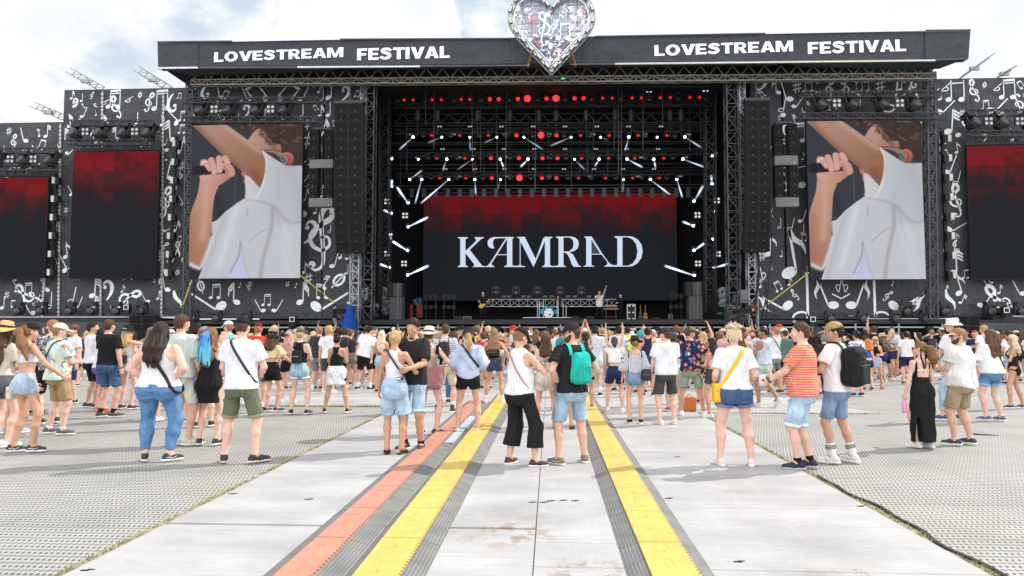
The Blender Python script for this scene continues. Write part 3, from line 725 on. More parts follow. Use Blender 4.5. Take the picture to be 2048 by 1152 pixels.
        if kind == 'cap':
            E((0, -.014, .045), (.092, .112, .092)); cuts = [lambda P: (.042 * hs) - L(P)[2], lambda P: np.maximum(d_ell(L(P), q((0, -.014, .045)), q((.092, .112, .092))), -1)]
            parts = [(*mesh_shape(S, hh, [cuts[0]]), 0)]
            S = Shape(); S.ell(q((0, .10, .042)), q((.076, .095, .05)), .01, I, W)
            # peak: thin curved shell
            cf = lambda P: (lambda l: np.abs(l[2] - (.05 - .9 * (l[1] - .09) ** 2 / 1 - 3.2 * l[0] ** 2 - .12 * np.maximum(l[1] - .09, 0)) * 1.0) - .0055)(tuple(x / hs for x in L(P)))
            parts.append((*mesh_shape(S, .0055 if fine else .009, [cf, lambda P: .045 * hs - L(P)[1]]), 0))
            o = link('cap', np_mesh('cap', parts), m, parent)
            mb = MB(); mb.ball(tuple(W[:, :3] @ V3(q((0, -.014, .138))) + W[:, 3]), .006, 8); mb.build('button', m, o)
            if len(t) > 3:
                mb = MB(); 
                for a in np.linspace(-.35, .35, 6):
                    for b_ in (.078, .092, .104):
                        z = b_; rr = math.sqrt(max(0, 1 - ((z - .045) / .092) ** 2)); mb.box(tuple(W[:, :3] @ V3(q((.093 * rr * math.sin(a), -.014 + .114 * rr * math.cos(a), z))) + W[:, 3]), (.008, .008, .0085))
                mb.build('emblem', plain(t[3], .5), o)
            return o
        if kind == 'bucket':
            prof = [(.0, .130), (.05, .131), (.078, .126), (.086, .115), (.096, .045), (.10, .04), (.138, .005), (.141, .0), (.137, .001), (.097, .036), (.09, .04)]
        elif kind == 'sun':
            prof = [(.0, .150), (.05, .15), (.075, .142), (.082, .12), (.095, .045), (.098, .040), (.16, .036), (.225, .02), (.227, .016), (.16, .032), (.09, .036)]
        elif kind == 'fedora':
            prof = [(.0, .132), (.045, .136), (.066, .14), (.08, .12), (.096, .045), (.10, .040), (.15, .037), (.185, .030), (.186, .025), (.15, .031), (.09, .036)]
        mb = MB(); n = 28; vs, fs = [], []
        for j, (r_, z_) in enumerate(prof):
            for i in range(n):
                a = 2 * math.pi * i / n; br = max(0, (r_ - .1)) * 1.2; zz = z_ + br * .22 * math.sin(2 * a + p.seed) + (br * .15 * math.sin(3 * a + 1))
                v = V3(q((r_ * math.cos(a) * .96, r_ * math.sin(a) * 1.1 - .014, zz))); vs.append(W[:, :3] @ v + W[:, 3])
        for j in range(len(prof) - 1):
            for i in range(n): fs.append((j * n + i, j * n + (i + 1) % n, (j + 1) * n + (i + 1) % n, (j + 1) * n + i))
        mb.add(vs, fs); o = mb.build(dict(bucket='bucket_hat', sun='sun_hat', fedora='wide_brimmed_hat')[kind], m, parent, True)
        if kind in ('sun',):
            mb = MB(); mb.lathe([(.0985 * hs, .048 * hs), (.096 * hs, .075 * hs)], tuple(W[:, 3] + W[:, :3] @ V3((0, -.014 * hs, 0))), 24, Matrix(W[:, :3].tolist()) @ Matrix.Diagonal((1, 1.12, 1)))
            mb.build('hat_band', fabric((.03, .03, .03)), o, True)
        return o
    # ---- straps and bags
    def loop(p, S, c, u, v, a0, a1, n, off=.006):
        Wt = p.TW[:, :3]; c = Wt @ V3(c) + p.TW[:, 3]; u, v = unit(Wt @ V3(u)), unit(Wt @ V3(v)); out = []
        t = np.linspace(.75, .0, 260)
        for a in np.linspace(R(a0), R(a1), n):
            d = u * math.cos(a) + v * math.sin(a); P = tuple(c[i] + d[i] * t for i in range(3)); F = S.eval_pts(P); i = int(np.argmax(F < 0)) or 200; out.append(Vector(c + d * (t[i] + off)))
        return out
    def dress_field(p, e=.016):
        S = p.torso(e); p.hips(S, e); 
        tp = p.k.get('top') or {}
        if tp.get('hem', 1) < 1.1: S.prof(p.drape(tp.get('drape', .9)), .03, p.TI, tp.get('e', .012) + .003, (-.55, -.5, .5), (.55, .5, 1.6))
        for sg in (-1, 1): S.cone(p.arm[sg][0], p.arm[sg][0] + (p.arm[sg][1] - p.arm[sg][0]) * .25, p.r['sh'] + .012, p.r['sh'] + .012, .03)
        return S
    def ribbon(p, mb, path, w, th=.005, centre=None):
        n = len(path); vs = []
        cen = centre if centre is not None else sum(path, Vector()) / n
        for i, q in enumerate(path):
            t = (path[min(i + 1, n - 1)] - path[max(i - 1, 0)]); t = t.normalized() if t.length > 1e-6 else Vector((0, 0, 1)); d = (q - cen).normalized(); b = t.cross(d)
            b = b.normalized() if b.length > 1e-5 else Vector((1, 0, 0)); d = b.cross(t).normalized()
            for x, y in ((-1, 0), (1, 0), (1, 1), (-1, 1)): vs.append(q + b * x * w / 2 + d * (y * th))
        fs = [(i * 4 + j, i * 4 + (j + 1) % 4, i * 4 + 4 + (j + 1) % 4, i * 4 + 4 + j) for i in range(n - 1) for j in range(4)]
        mb.add(vs, fs)
    def crossbody(p, t):      # t: side (-1 strap on left shoulder), c, w, bag (x,y,z,dims) or None
        s = p.s; sg = t.get('side', 1); S = p.dress_field(); mb = MB()
        top = V3((sg * .10 * s, 0, 1.46 * s)); low = V3((-sg * .19 * s, 0, t.get('low', .98) * s)); c = (top + low) / 2; u = unit(top - low)
        path = p.loop(S, tuple(c), tuple(u), (0, 1, 0), t.get('a0', 0), t.get('a1', 360), 48)
        p.ribbon(mb, path, t.get('w', .03)); root = MB()
        m = plain(t['c'], .55)
        bg = t.get('bag'); Wt = p.TW
        if bg:
            bx, by, bz, dx, dy, dz = bg; S2 = Shape(); cc = Wt[:, :3] @ V3((bx, by, bz)) * s + Wt[:, 3]
            S2.fn(lambda P: (lambda q: np.sqrt(sum(np.maximum(np.abs(a) - b, 0) ** 2 for a, b in zip(q, (dx / 2, dy / 2, dz / 2)))) - .02)((P[0] - cc[0], P[1] - cc[1], P[2] - cc[2])), cc - max(dx, dy, dz), cc + max(dx, dy, dz))
            v, q = mesh_shape(S2, .012); o = link('crossbody_bag' if not t.get('name') else t['name'], np_mesh('bag', [(v, q, 0)]), plain(t.get('bc', t['c']), .5), None)
            mb.build('strap', m, o)
            f = MB(); f.box(tuple(cc + V3((0, -dy / 2 - .021, dz * .15))), (dx * .8, .006, .008)); f.build('zip', plain((.25, .25, .26), .3, .8), o)
        else: o = mb.build(t.get('name', 'crossbody_bag'), m)
        return o
    def backpack(p, t):
        s = p.s; c = t['c']; dx, dy, dz = t.get('d', (.28, .14, .40)); bz = t.get('z', 1.22) * s; Wt = p.TW
        yb = -float(np.interp(bz, [q[0] for q in p.prof], [q[2] for q in p.prof])) - dy / 2 - .03 + t.get('dy', 0); bx = t.get('x', 0)
        W2 = np.concatenate([Wt[:, :3], (Wt[:, :3] @ V3((bx, yb, bz)) + Wt[:, 3])[:, None]], 1); I2 = np.concatenate([W2[:, :3].T, -(W2[:, :3].T @ W2[:, 3])[:, None]], 1)
        rr = t.get('r', .05); S = Shape()
        def f(P):
            x, y, z = local(P, I2); tp = 1 - t.get('taper', .25) * np.clip(z / dz + .0, -.2, .5) ; q = (np.abs(x) / tp - dx / 2 + rr, np.abs(y) / tp - dy / 2 + rr * .8, np.abs(z) - dz / 2 + rr)
            return np.sqrt(sum(np.maximum(a, 0) ** 2 for a in q)) - rr + np.minimum(np.maximum(np.maximum(q[0], q[1]), q[2]), 0)
        S.fn(f, W2[:, 3] - max(dx, dz), W2[:, 3] + max(dx, dz)); me = mesh_shape(S, .010, disp=lambda P: wave(P, 3, .004))
        o = link('backpack', np_mesh('backpack', [(*me, 0)]), fabric(c, None, .5))
        S2 = Shape(); 
        def g(P):
            x, y, z = local(P, I2); q = (np.abs(x) - dx * .32, np.abs(y + dy * .5) - dy * .12, np.abs(z + dz * .2) - dz * .2); return np.sqrt(sum(np.maximum(a, 0) ** 2 for a in q)) - .018
        if t.get('pocket', True):
            S2.fn(g, W2[:, 3] - .3, W2[:, 3] + .3); link('front_pocket', np_mesh('pocket', [(*mesh_shape(S2, .010), 0)]), fabric(t.get('c2', c), None, .3), o)
            mb = MB(); Pw = lambda v: Vector(W2[:, :3] @ V3(v) + W2[:, 3]); ww = dx * .34
            mb.tube([Pw((-ww, -dy * .62 - .016, dz * .03)), Pw((0, -dy * .62 - .02, dz * .06)), Pw((ww, -dy * .62 - .016, dz * .03))], .004, 4)
            mb.build('zip', plain(t.get('zc', (.2, .2, .2)), .4, .5), o)
        F = p.dress_field(.014); 
        for sg in (-1, 1):
            mb = MB(); sx = t.get('sx', .095) * s
            path = p.loop(F, (sg * sx, 0, 1.27 * s), (0, 0, 1), (0, 1, 0), -60, 175, 26); p.ribbon(mb, path, t.get('w', .05), .01)
            mb.build('shoulder_strap', fabric(t.get('sc', c), None, .2), o)
        return o
    def assemble(p):
        o = p.build_body(); tp = p.build_top(o); p.build_bottom(o); p.build_shoes(o); p.build_hair(o); p.build_hat(o)
        return o
# ------------------------------------------------------------------ shared materials of the stage
BLACK = plain((.012, .012, .014), .7); DGREY = plain((.035, .036, .04), .6); METAL = plain((.30, .31, .32), .38, .85); DMETAL = plain((.07, .072, .078), .45, .6)
RUSTY = plain((.22, .20, .17), .5, .5); ALU = plain((.52, .53, .55), .35, .8); WHITEP = plain((.86, .88, .92), .7); CASE = plain((.03, .03, .034), .45)
def cloth(color, sc=1.0, strength=.5):
    k = ('cloth', color, sc, strength)
    if k in MATS: return MATS[k]
    m, nt, b = newmat('banner_cloth'); b.inputs['Roughness'].default_value = .62; b.inputs['Specular IOR Level'].default_value = .35
    v = coords(nt, (sc * .5, 1, sc * 1.0)); n = noise(nt, v, 1.4, 5, .55); n2 = noise(nt, coords(nt, (sc * 1.6, 1, sc * .5), rot=(0, R(35), 0)), 2.2, 4, .6)
    c = ramp(nt, n, [(.3, tuple(x * .85 for x in color)), (.7, tuple(x * 1.15 for x in color))]); nt.links.new(c, b.inputs['Base Color'])
    bump(nt, b, math_(nt, 'ADD', n, math_(nt, 'MULTIPLY', n2, .8)), strength, .35); MATS[k] = m; return m
BANNER = cloth((.062, .064, .071), 1.0, .9); FASCIA = cloth((.040, .045, .054), .7, .9)

# ------------------------------------------------------------------ printed note shapes (2-D, unit size, y up)
BOLD = [1.15]
def _ell(cx, cy, a, b, rot=0, n=18):
    c, s = math.cos(rot), math.sin(rot)
    return [(cx + a * math.cos(t) * c - b * math.sin(t) * s, cy + a * math.cos(t) * s + b * math.sin(t) * c) for t in [2 * math.pi * i / n for i in range(n)]]
def _stroke(pts, ws, k=1.0):          # a ribbon along a polyline with a width at each point -> list of quads
    L, Rr = [], []
    n = len(pts)
    for i, (x, y) in enumerate(pts):
        x0, y0 = pts[max(i - 1, 0)]; x1, y1 = pts[min(i + 1, n - 1)]; d = math.hypot(x1 - x0, y1 - y0) or 1
        w = (ws[i] if isinstance(ws, (list, tuple)) else ws) / 2 * BOLD[0]; nx, ny = -(y1 - y0) / d * w, (x1 - x0) / d * w
        L.append((x + nx, y + ny)); Rr.append((x - nx, y - ny))
    return [[L[i], L[i + 1], Rr[i + 1], Rr[i]] for i in range(n - 1)]
def _cr(pts, k=5):             # Catmull-Rom through points
    out = []
    P_ = [pts[0]] + list(pts) + [pts[-1]]
    for i in range(1, len(P_) - 2):
        a, b, c, d = P_[i - 1:i + 3]
        for j in range(k):
            t = j / k; out.append(tuple(.5 * (2 * b[q] + (c[q] - a[q]) * t + (2 * a[q] - 5 * b[q] + 4 * c[q] - d[q]) * t * t + (3 * b[q] - a[q] - 3 * c[q] + d[q]) * t ** 3) for q in (0, 1)))
    out.append(pts[-1]); return out
def _ring(cx, cy, a, b, w, rot=0):
    o = _ell(cx, cy, a, b, rot, 20); i_ = _ell(cx, cy, a - w, b - w, rot, 20)
    return [[o[k], o[(k + 1) % 20], i_[(k + 1) % 20], i_[k]] for k in range(20)]
def glyph(kind):
    G = []
    if kind in ('q', 'e', 's', 't'):
        G.append(_ell(-.14, -.42, .17, .12, .35)); G += _stroke([(.01, -.38), (.01, .5)], .045)
        if kind == 'e': G += _stroke(_cr([(.01, .5), (.07, .3), (.24, .12), (.27, -.12)]), [.0 + .10 * math.sin(math.pi * min(1, (i + 3) / 17)) for i in range(16)])
        if kind in 's': 
            for q in (0, .17): G += _stroke(_cr([(.02, .48 - q), (.14, .32 - q), (.25, .18 - q), (.24, .0 - q)]), [.08, .08, .09, .09, .09, .08, .08, .07, .07, .06, .05, .05, .04, .03, .02, .01])
        if kind == 't':
            for q in (0, .13, .26): G += _stroke([(.02, .47 - q), (.28, .33 - q)], [.07, .05])
    elif kind == 'h': G += _ring(-.13, -.42, .18, .13, .045, .3) + _stroke([(.03, -.40), (.03, .5)], .045)
    elif kind == 'b':
        for x in (-.3, .22): G.append(_ell(x - .11, -.4, .14, .10, .3)); G += _stroke([(x, -.38), (x, .42)], .035)
        G += _stroke([(-.317, .42), (.237, .46)], .09) + _stroke([(-.317, .28), (.237, .32)], .04)
    elif kind == 'B':
        for x in (-.3, .22): G.append(_ell(x - .13, -.4, .17, .12, .3)); G += _stroke([(x, -.38), (x, .42)], .045)
        G += _stroke([(-.32, .42), (.24, .44)], .12)
    elif kind == 'g':
        p = _cr([(-.02, .02), (.10, .04), (.14, -.08), (.03, -.17), (-.13, -.10), (-.16, .06), (-.02, .22), (.12, .34), (.12, .47), (.03, .50), (-.04, .36), (.0, .1), (.07, -.25), (.06, -.42), (-.04, -.48), (-.12, -.42)], 4)
        n = len(p); G += _stroke(p, [.03 + .045 * math.sin(3.1 * i / n) ** 2 for i in range(n)]); G.append(_ell(-.09, -.40, .055, .05))
    elif kind == 'x':
        G += _stroke([(-.12, -.45), (-.12, .4)], .05) + _stroke([(.12, -.4), (.12, .45)], .05) + _stroke([(-.3, -.22), (.3, -.08)], .08) + _stroke([(-.3, .1), (.3, .24)], .08)
    elif kind == 'f': G += _stroke([(-.1, .5), (-.1, -.4)], .05) + _stroke(_cr([(-.1, .0), (.08, .08), (.16, -.08), (.02, -.3), (-.1, -.4)]), .055)
    elif kind == 'o': G += _ring(0, 0, .26, .36, .12, -.3) + _stroke([(0.12, .5), (-.12, -.5)], .05)
    elif kind == 'c':
        p = _cr([(-.18, .16), (-.08, .34), (.12, .36), (.24, .14), (.16, -.14), (-.06, -.38), (-.24, -.48)], 5); n = len(p)
        G += _stroke(p, [.04 + .12 * math.sin(math.pi * i / n) ** 1.5 for i in range(n)]); G.append(_ell(-.12, .14, .10, .09))
    elif kind == 'v': G += _stroke([(-.4, .1), (0, -.12), (.4, .1)], .05)
    elif kind == '/': G += _stroke([(-.1, -.5), (.1, .5)], .05)
    elif kind == 'd': G.append(_ell(0, 0, .35, .28, .3))
    return G
GL = {}
def put_notes(mb, items, Y, clip=None):
    """items: kind, px, py, height in px, rotation deg, flip. Printed on the cloth at depth Y."""
    k = 0
    for it in items:
        kind, px, py, sz = it[:4]; rot = R(it[4]) if len(it) > 4 else 0; fl = -1 if len(it) > 5 and it[5] else 1
        if kind not in GL: GL[kind] = glyph(kind)
        c = at(px, py, Y); k += 1; u = sz * Y / F_PX * 1.12; cr, sr = math.cos(rot), math.sin(rot)
        for poly in GL[kind]:
            pts = [(c.x + (x * fl * cr - y * sr) * u, c.z + (x * fl * sr + y * cr) * u) for x, y in poly]
            if clip and not all(clip[0] < x < clip[1] and clip[2] < z < clip[3] for x, z in pts): continue
            ar = sum(pts[i][0] * pts[(i + 1) % len(pts)][1] - pts[(i + 1) % len(pts)][0] * pts[i][1] for i in range(len(pts)))
            if ar < 0: pts = pts[::-1]
            mb.add([(x, Y - .004 - .0007 * (k % 9), z) for x, z in pts], [tuple(range(len(pts)))])
def rnd_notes(x0, y0, x1, y1, n, s0, s1, seed, avoid=()):
    r = random.Random(seed); out = []; tries = 0
    while len(out) < n and tries < n * 60:
        tries += 1; s = r.uniform(s0, s1) if r.random() < .45 else r.uniform(s0, (s0 + s1) / 2); x, y = r.uniform(x0 + s * .3, x1 - s * .3), r.uniform(y0 + s * .45, y1 - s * .45)
        if all(math.hypot(x - o[1], y - o[2]) > (s + o[3]) * .40 for o in out + list(avoid)):
            out.append((r.choice('qqehsbbgxfotcqBt'), x, y, s, r.choice((0, 0, 12, -15, 20, -35, 30)), r.random() < .4))
    return out
def banner(name, label, corners, Y, items, cat='banner', mat=None, th=.03, extra=None):
    (x0, y0), (x1, y1) = corners     # top-left and bottom-right pixels on the plane Y
    a, b = at(x0, y0, Y), at(x1, y1, Y); mb = MB(); nx, nz = max(2, int((b.x - a.x) / .8)), max(2, int((a.z - b.z) / .8))
    r = random.Random(int(x0 + y0))
    mb.box(((a.x + b.x) / 2, Y + th / 2, (a.z + b.z) / 2), (b.x - a.x, th, a.z - b.z))
    mb.m = 1; put_notes(mb, items, Y, (a.x, b.x, b.z, a.z)); o = mb.build(name, [mat or BANNER, WHITEP])
    tag(o, label, cat); return o, a, b
def truss_mb(mb, a, b, w, h=None, step=None, r=.03, faces=4, rb=None):
    a, b = Vector(a), Vector(b); t = (b - a); L = t.length; t.normalize(); h = h or w; rb = rb or r * .6
    up = Vector((0, 0, 1)) if abs(t.z) < .9 else Vector((0, 1, 0)); u = t.cross(up).normalized(); v = u.cross(t).normalized()
    cs = [u * (i * w / 2) + v * (j * h / 2) for i, j in ((-1, -1), (1, -1), (1, 1), (-1, 1))]
    for c in cs: mb.bar(a + c, b + c, r * 2)
    n = max(1, round(L / (step or w * 1.1)))
    for f in range(faces):
        c0, c1 = cs[f], cs[(f + 1) % 4]
        for i in range(n):
            p, q = a + t * (L * i / n), a + t * (L * (i + 1) / n)
            mb.bar(p + (c0 if i % 2 else c1), q + (c1 if i % 2 else c0), rb * 2)
            mb.bar(p + c0, p + c1, rb * 2)
    return mb
def truss(name, label, a, b, w, h=None, step=None, r=.03, mat=None, cat='truss', group=None):
    mb = truss_mb(MB(), a, b, w, h, step, r); return tag(mb.build(name, mat or METAL), label, cat, group)

# ------------------------------------------------------------------ stage deck, towers, side walls
ST = empty('stage', (0, 41, 0)); tag(ST, 'long black raised concert stage with a steel front rail across the field', 'stage')
def child(o, par):
    o.parent = par; o.matrix_parent_inverse = Matrix.Translation(-Vector(par.location)) ; return o
DZ = 2.33
mb = MB(); mb.box((.1, 47.2, DZ - .12), (27, 14.2, .24)); mb.box((-18.5, 41.6, DZ - .12), (9.9, 3, .2)); mb.box((19.3, 41.6, DZ - .12), (11, 3, .2)); mb.box((-31.5, 41.8, DZ - .05), (16, 3.2, .42)); mb.box((31, 41.8, DZ - .05), (13, 3.2, .42)); child(mb.build('deck', plain((.02, .02, .022), .5)), ST)
mb = MB(); mb.box((-21, 40.3, DZ - .1), (44, .09, .16)); mb.box((12.5, 40.2, DZ - .1), (23.2, .09, .16))
mb.box((-30, 40.16, DZ + .20), (17, .1, .09)); mb.box((32, 40.16, DZ + .18), (13, .1, .09)); child(mb.build('front_rail', plain((.30, .31, .33), .5, .2)), ST)
mb = MB(); mb.box((-2, 40.16, DZ - .42), (70, .06, .07)); 
x = -37
while x < 33: mb.box((x, 40.2, DZ - .62), (.08, .08, .95)); x += 2.35
child(mb.build('guard_rail', METAL), ST)
mb = MB(); mb.box((0, 41.9, 1.2), (90, .05, 2.4)); child(mb.build('skirt', plain((.014, .014, .016), .85)), ST)
for i in range(24): child(MB().box((-36 + i * 3.0, 40.05, DZ - .72), (.34, .22, .72)).build('monitor_box', BLACK), ST)
# black skirt panels at the far left and right, in front of the rail
for (a, b, s) in (((-5, 644), (262, 700), 'left'), ((1955, 646), (2100, 700), 'right')):
    p, q = at(*a, 39.6), at(*b, 39.6); mb = MB(); mb.box(((p.x + q.x) / 2, 39.62, (p.z + q.z) / 2), (q.x - p.x, .04, p.z - q.z)); tag(mb.build('skirt_banner', BANNER), f'dark cloth skirt hanging below the rail at the far {s} of the stage', 'banner')
# side structure behind everything
mb = MB(); mb.box((.1, 54.2, 8.6), (46, .1, 17.2)); mb.box((-13.6, 47.5, 10.4), (.1, 13, 12)); mb.box((13.6, 47.5, 10.4), (.1, 13, 12)); mb.box((0, 47, 16.9), (44.5, 16.6, .15)); child(mb.build('black_drapes', plain((.008, .008, .010), .9)), ST)

# ---- left wing
i1 = [('g', 232, 215, 44, 25), ('b', 232, 198, 36), ('q', 275, 238, 26), ('b', 326, 200, 40, 0), ('g', 298, 205, 38, -15), ('c', 344, 208, 36, 200), ('q', 346, 232, 34, 45), ('b', 368, 232, 20),
      ('t', 340, 262, 42, 5, 1), ('b', 366, 258, 18), ('s', 364, 290, 34, -10), ('d', 333, 300, 12), ('q', 338, 340, 34, -12, 1), ('x', 363, 332, 20), ('f', 362, 350, 18), ('g', 330, 405, 58, -8), ('q', 338, 458, 26, -60), ('h', 362, 400, 18, 30),
      ('b', 360, 478, 12), ('s', 354, 452, 22, -12), ('g', 327, 495, 24, -40), ('t', 327, 525, 42, 0, 1), ('e', 350, 510, 34, -20), ('o', 355, 545, 14), ('e', 328, 565, 34, 10, 1), ('e', 346, 615, 62, 0), ('q', 322, 625, 26, 35, 1), ('t', 318, 590, 16),
      ('f', 210, 205, 20, -70), ('o', 280, 190, 14), ('f', 258, 200, 20, -60), ('x', 150, 208, 18), ('c', 150, 205, 20), ('s', 145, 190, 16), ('q', 165, 195, 16), ('q', 170, 225, 22, -20),
      ('s', 205, 250, 40), ('b', 150, 262, 22), ('t', 130, 270, 26), ('s', 118, 330, 30, 0, 1), ('q', 145, 300, 26, -40), ('q', 125, 350, 30, -45, 1), ('e', 133, 500, 30, 10), ('q', 100, 420, 24), ('q', 140, 380, 20, 30), ('x', 132, 420, 12), ('f', 150, 455, 18), ('q', 127, 525, 34, 30), ('h', 100, 485, 18, 20)]
i1 += [('g', 250, 600, 62, -55, 0), ('t', 190, 575, 36, 0), ('c', 216, 578, 38, 20), ('h', 148, 590, 30, -10), ('q', 288, 595, 24, 30, 1), ('s', 246, 577, 14), ('t', 190, 605, 26, 0), ('q', 160, 605, 24, -20)]
i1 += rnd_notes(132, 184, 370, 632, 80, 9, 26, 5, i1)
banner('note_banner', 'tall dark left wing banner with white music notes behind the tall red screen', ((129, 180), (377, 633)), 41.3, i1)
i0 = [('x', 18, 262, 16), ('g', 28, 285, 30), ('q', 45, 270, 30, 15, 1), ('b', 50, 310, 20), ('t', 95, 262, 24), ('q', 8, 300, 18), ('x', 14, 590, 16), ('g', 58, 592, 60, 60), ('b', 58, 578, 24), ('h', 75, 600, 22, -20), ('t', 90, 565, 32, 0, 1), ('q', 8, 605, 24), ('h', 102, 600, 30, 0), ('q', 55, 615, 34, 30, 1)]
i0 += rnd_notes(0, 250, 128, 625, 40, 9, 26, 8, i0)
banner('note_banner', 'lower dark banner with white music notes at the far left edge', ((-60, 247), (128.5, 633)), 41.36, i0)
# ---- right wing
i2 = [('f', 1893, 176, 26, -50), ('b', 1917, 180, 42), ('g', 1948, 182, 40, 20, 0), ('o', 1969, 170, 13), ('f', 1996, 176, 22, -50), ('b', 2020, 178, 36), ('c', 1877, 190, 22, 200), ('b', 1868, 216, 18), ('q', 1895, 215, 36, -45), ('t', 1904, 243, 44, -5), ('b', 1870, 248, 18), ('q', 2000, 212, 38, -45), ('b', 1973, 210, 18),
      ('g', 2038, 210, 40, 190), ('s', 1877, 268, 36, 5, 1), ('d', 1916, 270, 14), ('d', 1879, 298, 14), ('x', 1877, 323, 20), ('q', 1905, 330, 38, -22), ('f', 1877, 342, 18), ('e', 1914, 295, 20, 10), ('h', 1917, 355, 26, -15), ('g', 1912, 402, 58, 8), ('h', 1875, 392, 20, -40), ('e', 1878, 437, 24), ('q', 1916, 455, 34, -60), ('g', 1914, 500, 26, 30),
      ('b', 1881, 474, 12), ('e', 1913, 475, 16), ('t', 1912, 525, 44, 0), ('e', 1885, 512, 36, 10), ('o', 1882, 545, 14), ('e', 1918, 568, 36, 15), ('e', 1890, 615, 62, 0), ('t', 1926, 598, 18, -20), ('t', 1893, 578, 14), ('q', 1925, 630, 26, -35)]
i2 += [('g', 2005, 605, 72, 50, 0), ('q', 1975, 600, 34, -35), ('q', 2033, 575, 32, 25, 1), ('t', 2000, 578, 16)] + rnd_notes(1872, 162, 2060, 632, 30, 9, 22, 15)[:0]
i2 += rnd_notes(1866, 160, 2090, 632, 60, 9, 24, 21, i2)
banner('note_banner', 'tall dark right wing banner with white music notes around the red screen', ((1868, 158), (2130, 636)), 41.3, i2)
# ---- panels round the two camera screens
i3 = [('c', 412, 183, 32, 180), ('q', 437, 182, 34, 10, 1), ('b', 452, 190, 18, -20), ('o', 462, 172, 12), ('x', 472, 172, 12), ('B', 515, 186, 44, 40), ('B', 575, 186, 44, -40, 1), ('q', 490, 188, 30, 25, 1), ('q', 610, 188, 30, -25), ('x', 628, 171, 10), ('h', 646, 190, 20), ('q', 662, 180, 34), ('c', 690, 186, 30), ('s', 640, 176, 18),
      ('c', 492, 222, 28), ('e', 530, 228, 30), ('t', 500, 240, 30), ('q', 566, 240, 36, 30), ('h', 605, 222, 30), ('s', 642, 222, 22), ('q', 660, 218, 28), ('x', 612, 250, 22), ('s', 648, 255, 34, -10), ('x', 610, 282, 36, -10), ('/', 618, 350, 34, -25), ('s', 612, 390, 26, -10), ('d', 606, 428, 22), ('g', 642, 478, 120, -6), ('c', 620, 462, 46), ('q', 672, 520, 30, -15), ('o', 678, 560, 38, -30),
      ('h', 661, 455, 18), ('e', 610, 535, 22), ('s', 682, 505, 22, 10)]
i3 += [('o', 402, 572, 28, 30), ('b', 434, 583, 28), ('s', 468, 586, 40, 0, 1), ('q', 411, 605, 68, 58, 1), ('x', 500, 568, 12), ('x', 575, 568, 12), ('f', 497, 575, 14, 30), ('b', 536, 600, 22, 0), ('q', 517, 612, 28, 30, 1), ('q', 558, 612, 28, -30), ('s', 606, 586, 40, 0), ('b', 640, 583, 28, 0, 1), ('q', 664, 605, 68, -58), ('e', 480, 570, 10), ('e', 592, 570, 10)]
i3 += rnd_notes(385, 165, 722, 262, 26, 8, 22, 31, i3) + rnd_notes(604, 262, 722, 630, 26, 9, 30, 37, i3)
banner('note_banner', 'dark backdrop with white music notes framing the left camera screen', ((376, 160), (722, 637)), 41.0, i3)
X = 1103 * 2
i4 = [('c', 1524, 165, 30), ('s', 1552, 172, 28, 0, 1), ('q', 1568, 182, 40, 15, 1), ('x', 1594, 174, 24), ('b', 1618, 173, 22), ('o', 1636, 162, 14), ('g', 1660, 180, 40, -5), ('g', 1690, 180, 40, 5, 1), ('o', 1714, 162, 14), ('b', 1732, 172, 22), ('x', 1760, 171, 26), ('h', 1790, 190, 60, -8), ('t', 1803, 168, 26), ('c', 1828, 166, 22, 180), ('h', 1568, 208, 28, -10), ('q', 1598, 205, 26, -35), ('q', 1720, 198, 26), ('s', 1815, 182, 20, -20),
      ('c', 1640, 190, 20, 60), ('c', 1708, 190, 20, 100), ('d', 1566, 230, 14), ('t', 1588, 240, 20, 20), ('b', 1600, 265, 36), ('e', 1607, 312, 14), ('/', 1603, 334, 26, -70), ('d', 1604, 370, 20), ('q', 1608, 432, 26, -20), ('h', 1561, 446, 18), ('h', 1585, 448, 22, -15), ('h', 1607, 458, 18), ('b', 1609, 475, 14), ('e', 1585, 505, 82, 8), ('e', 1541, 490, 38), ('x', 1524, 512, 20), ('f', 1526, 548, 26, 10), ('q', 1564, 507, 12), ('e', 1580, 563, 14), ('q', 1614, 540, 14)]
i4 += [('e', 1545, 605, 60, 60, 1), ('g', 1590, 590, 22, 40), ('h', 1612, 595, 82, 0, 0), ('e', 1648, 588, 56, 20, 1), ('f', 1677, 572, 26, -12, 1), ('f', 1690, 572, 26, 12, 0), ('v', 1682, 592, 38), ('e', 1720, 588, 56, -20, 0), ('h', 1752, 595, 82, 0, 1), ('g', 1775, 592, 22, -40), ('e', 1818, 605, 60, -60, 0), ('o', 1830, 605, 14, -30), ('e', 1785, 566, 10), ('v', 1663, 632, 10), ('v', 1702, 632, 10), ('q', 1530, 602, 14)]
i4 += rnd_notes(1500, 165, 1850, 245, 24, 8, 20, 33, i4) + rnd_notes(1500, 245, 1612, 630, 24, 9, 28, 39, i4)
banner('note_banner', 'dark backdrop with white music notes framing the right camera screen', ((1500, 150), (1892, 637)), 41.0, i4)
for (px, a, b, lab) in ((205, 182, 632, 'left wing banner beside the outer column'), (88, 560, 632, 'far left banner'), (327, 182, 632, 'left wing banner between the red screen and the lamps'), (121, 247, 632, 'far left edge of the wing banner')):
    p, q = at(px, a, 41.2), at(px - 4, b, 41.2); mb = MB()
    z = q.z; mb.bar(Vector(q) + Vector((0, .005, 0)), Vector(p) + Vector((0, .005, 0)), .05, .02)
    while z < p.z: mb.box((q.x + (p.x - q.x) * (z - q.z) / (p.z - q.z), 41.18, z), (.13, .03, .16)); z += .25
    tag(mb.build('lacing_strip', plain((.5, .5, .47), .6)), f'white laced seam strip down the {lab}', 'strip')

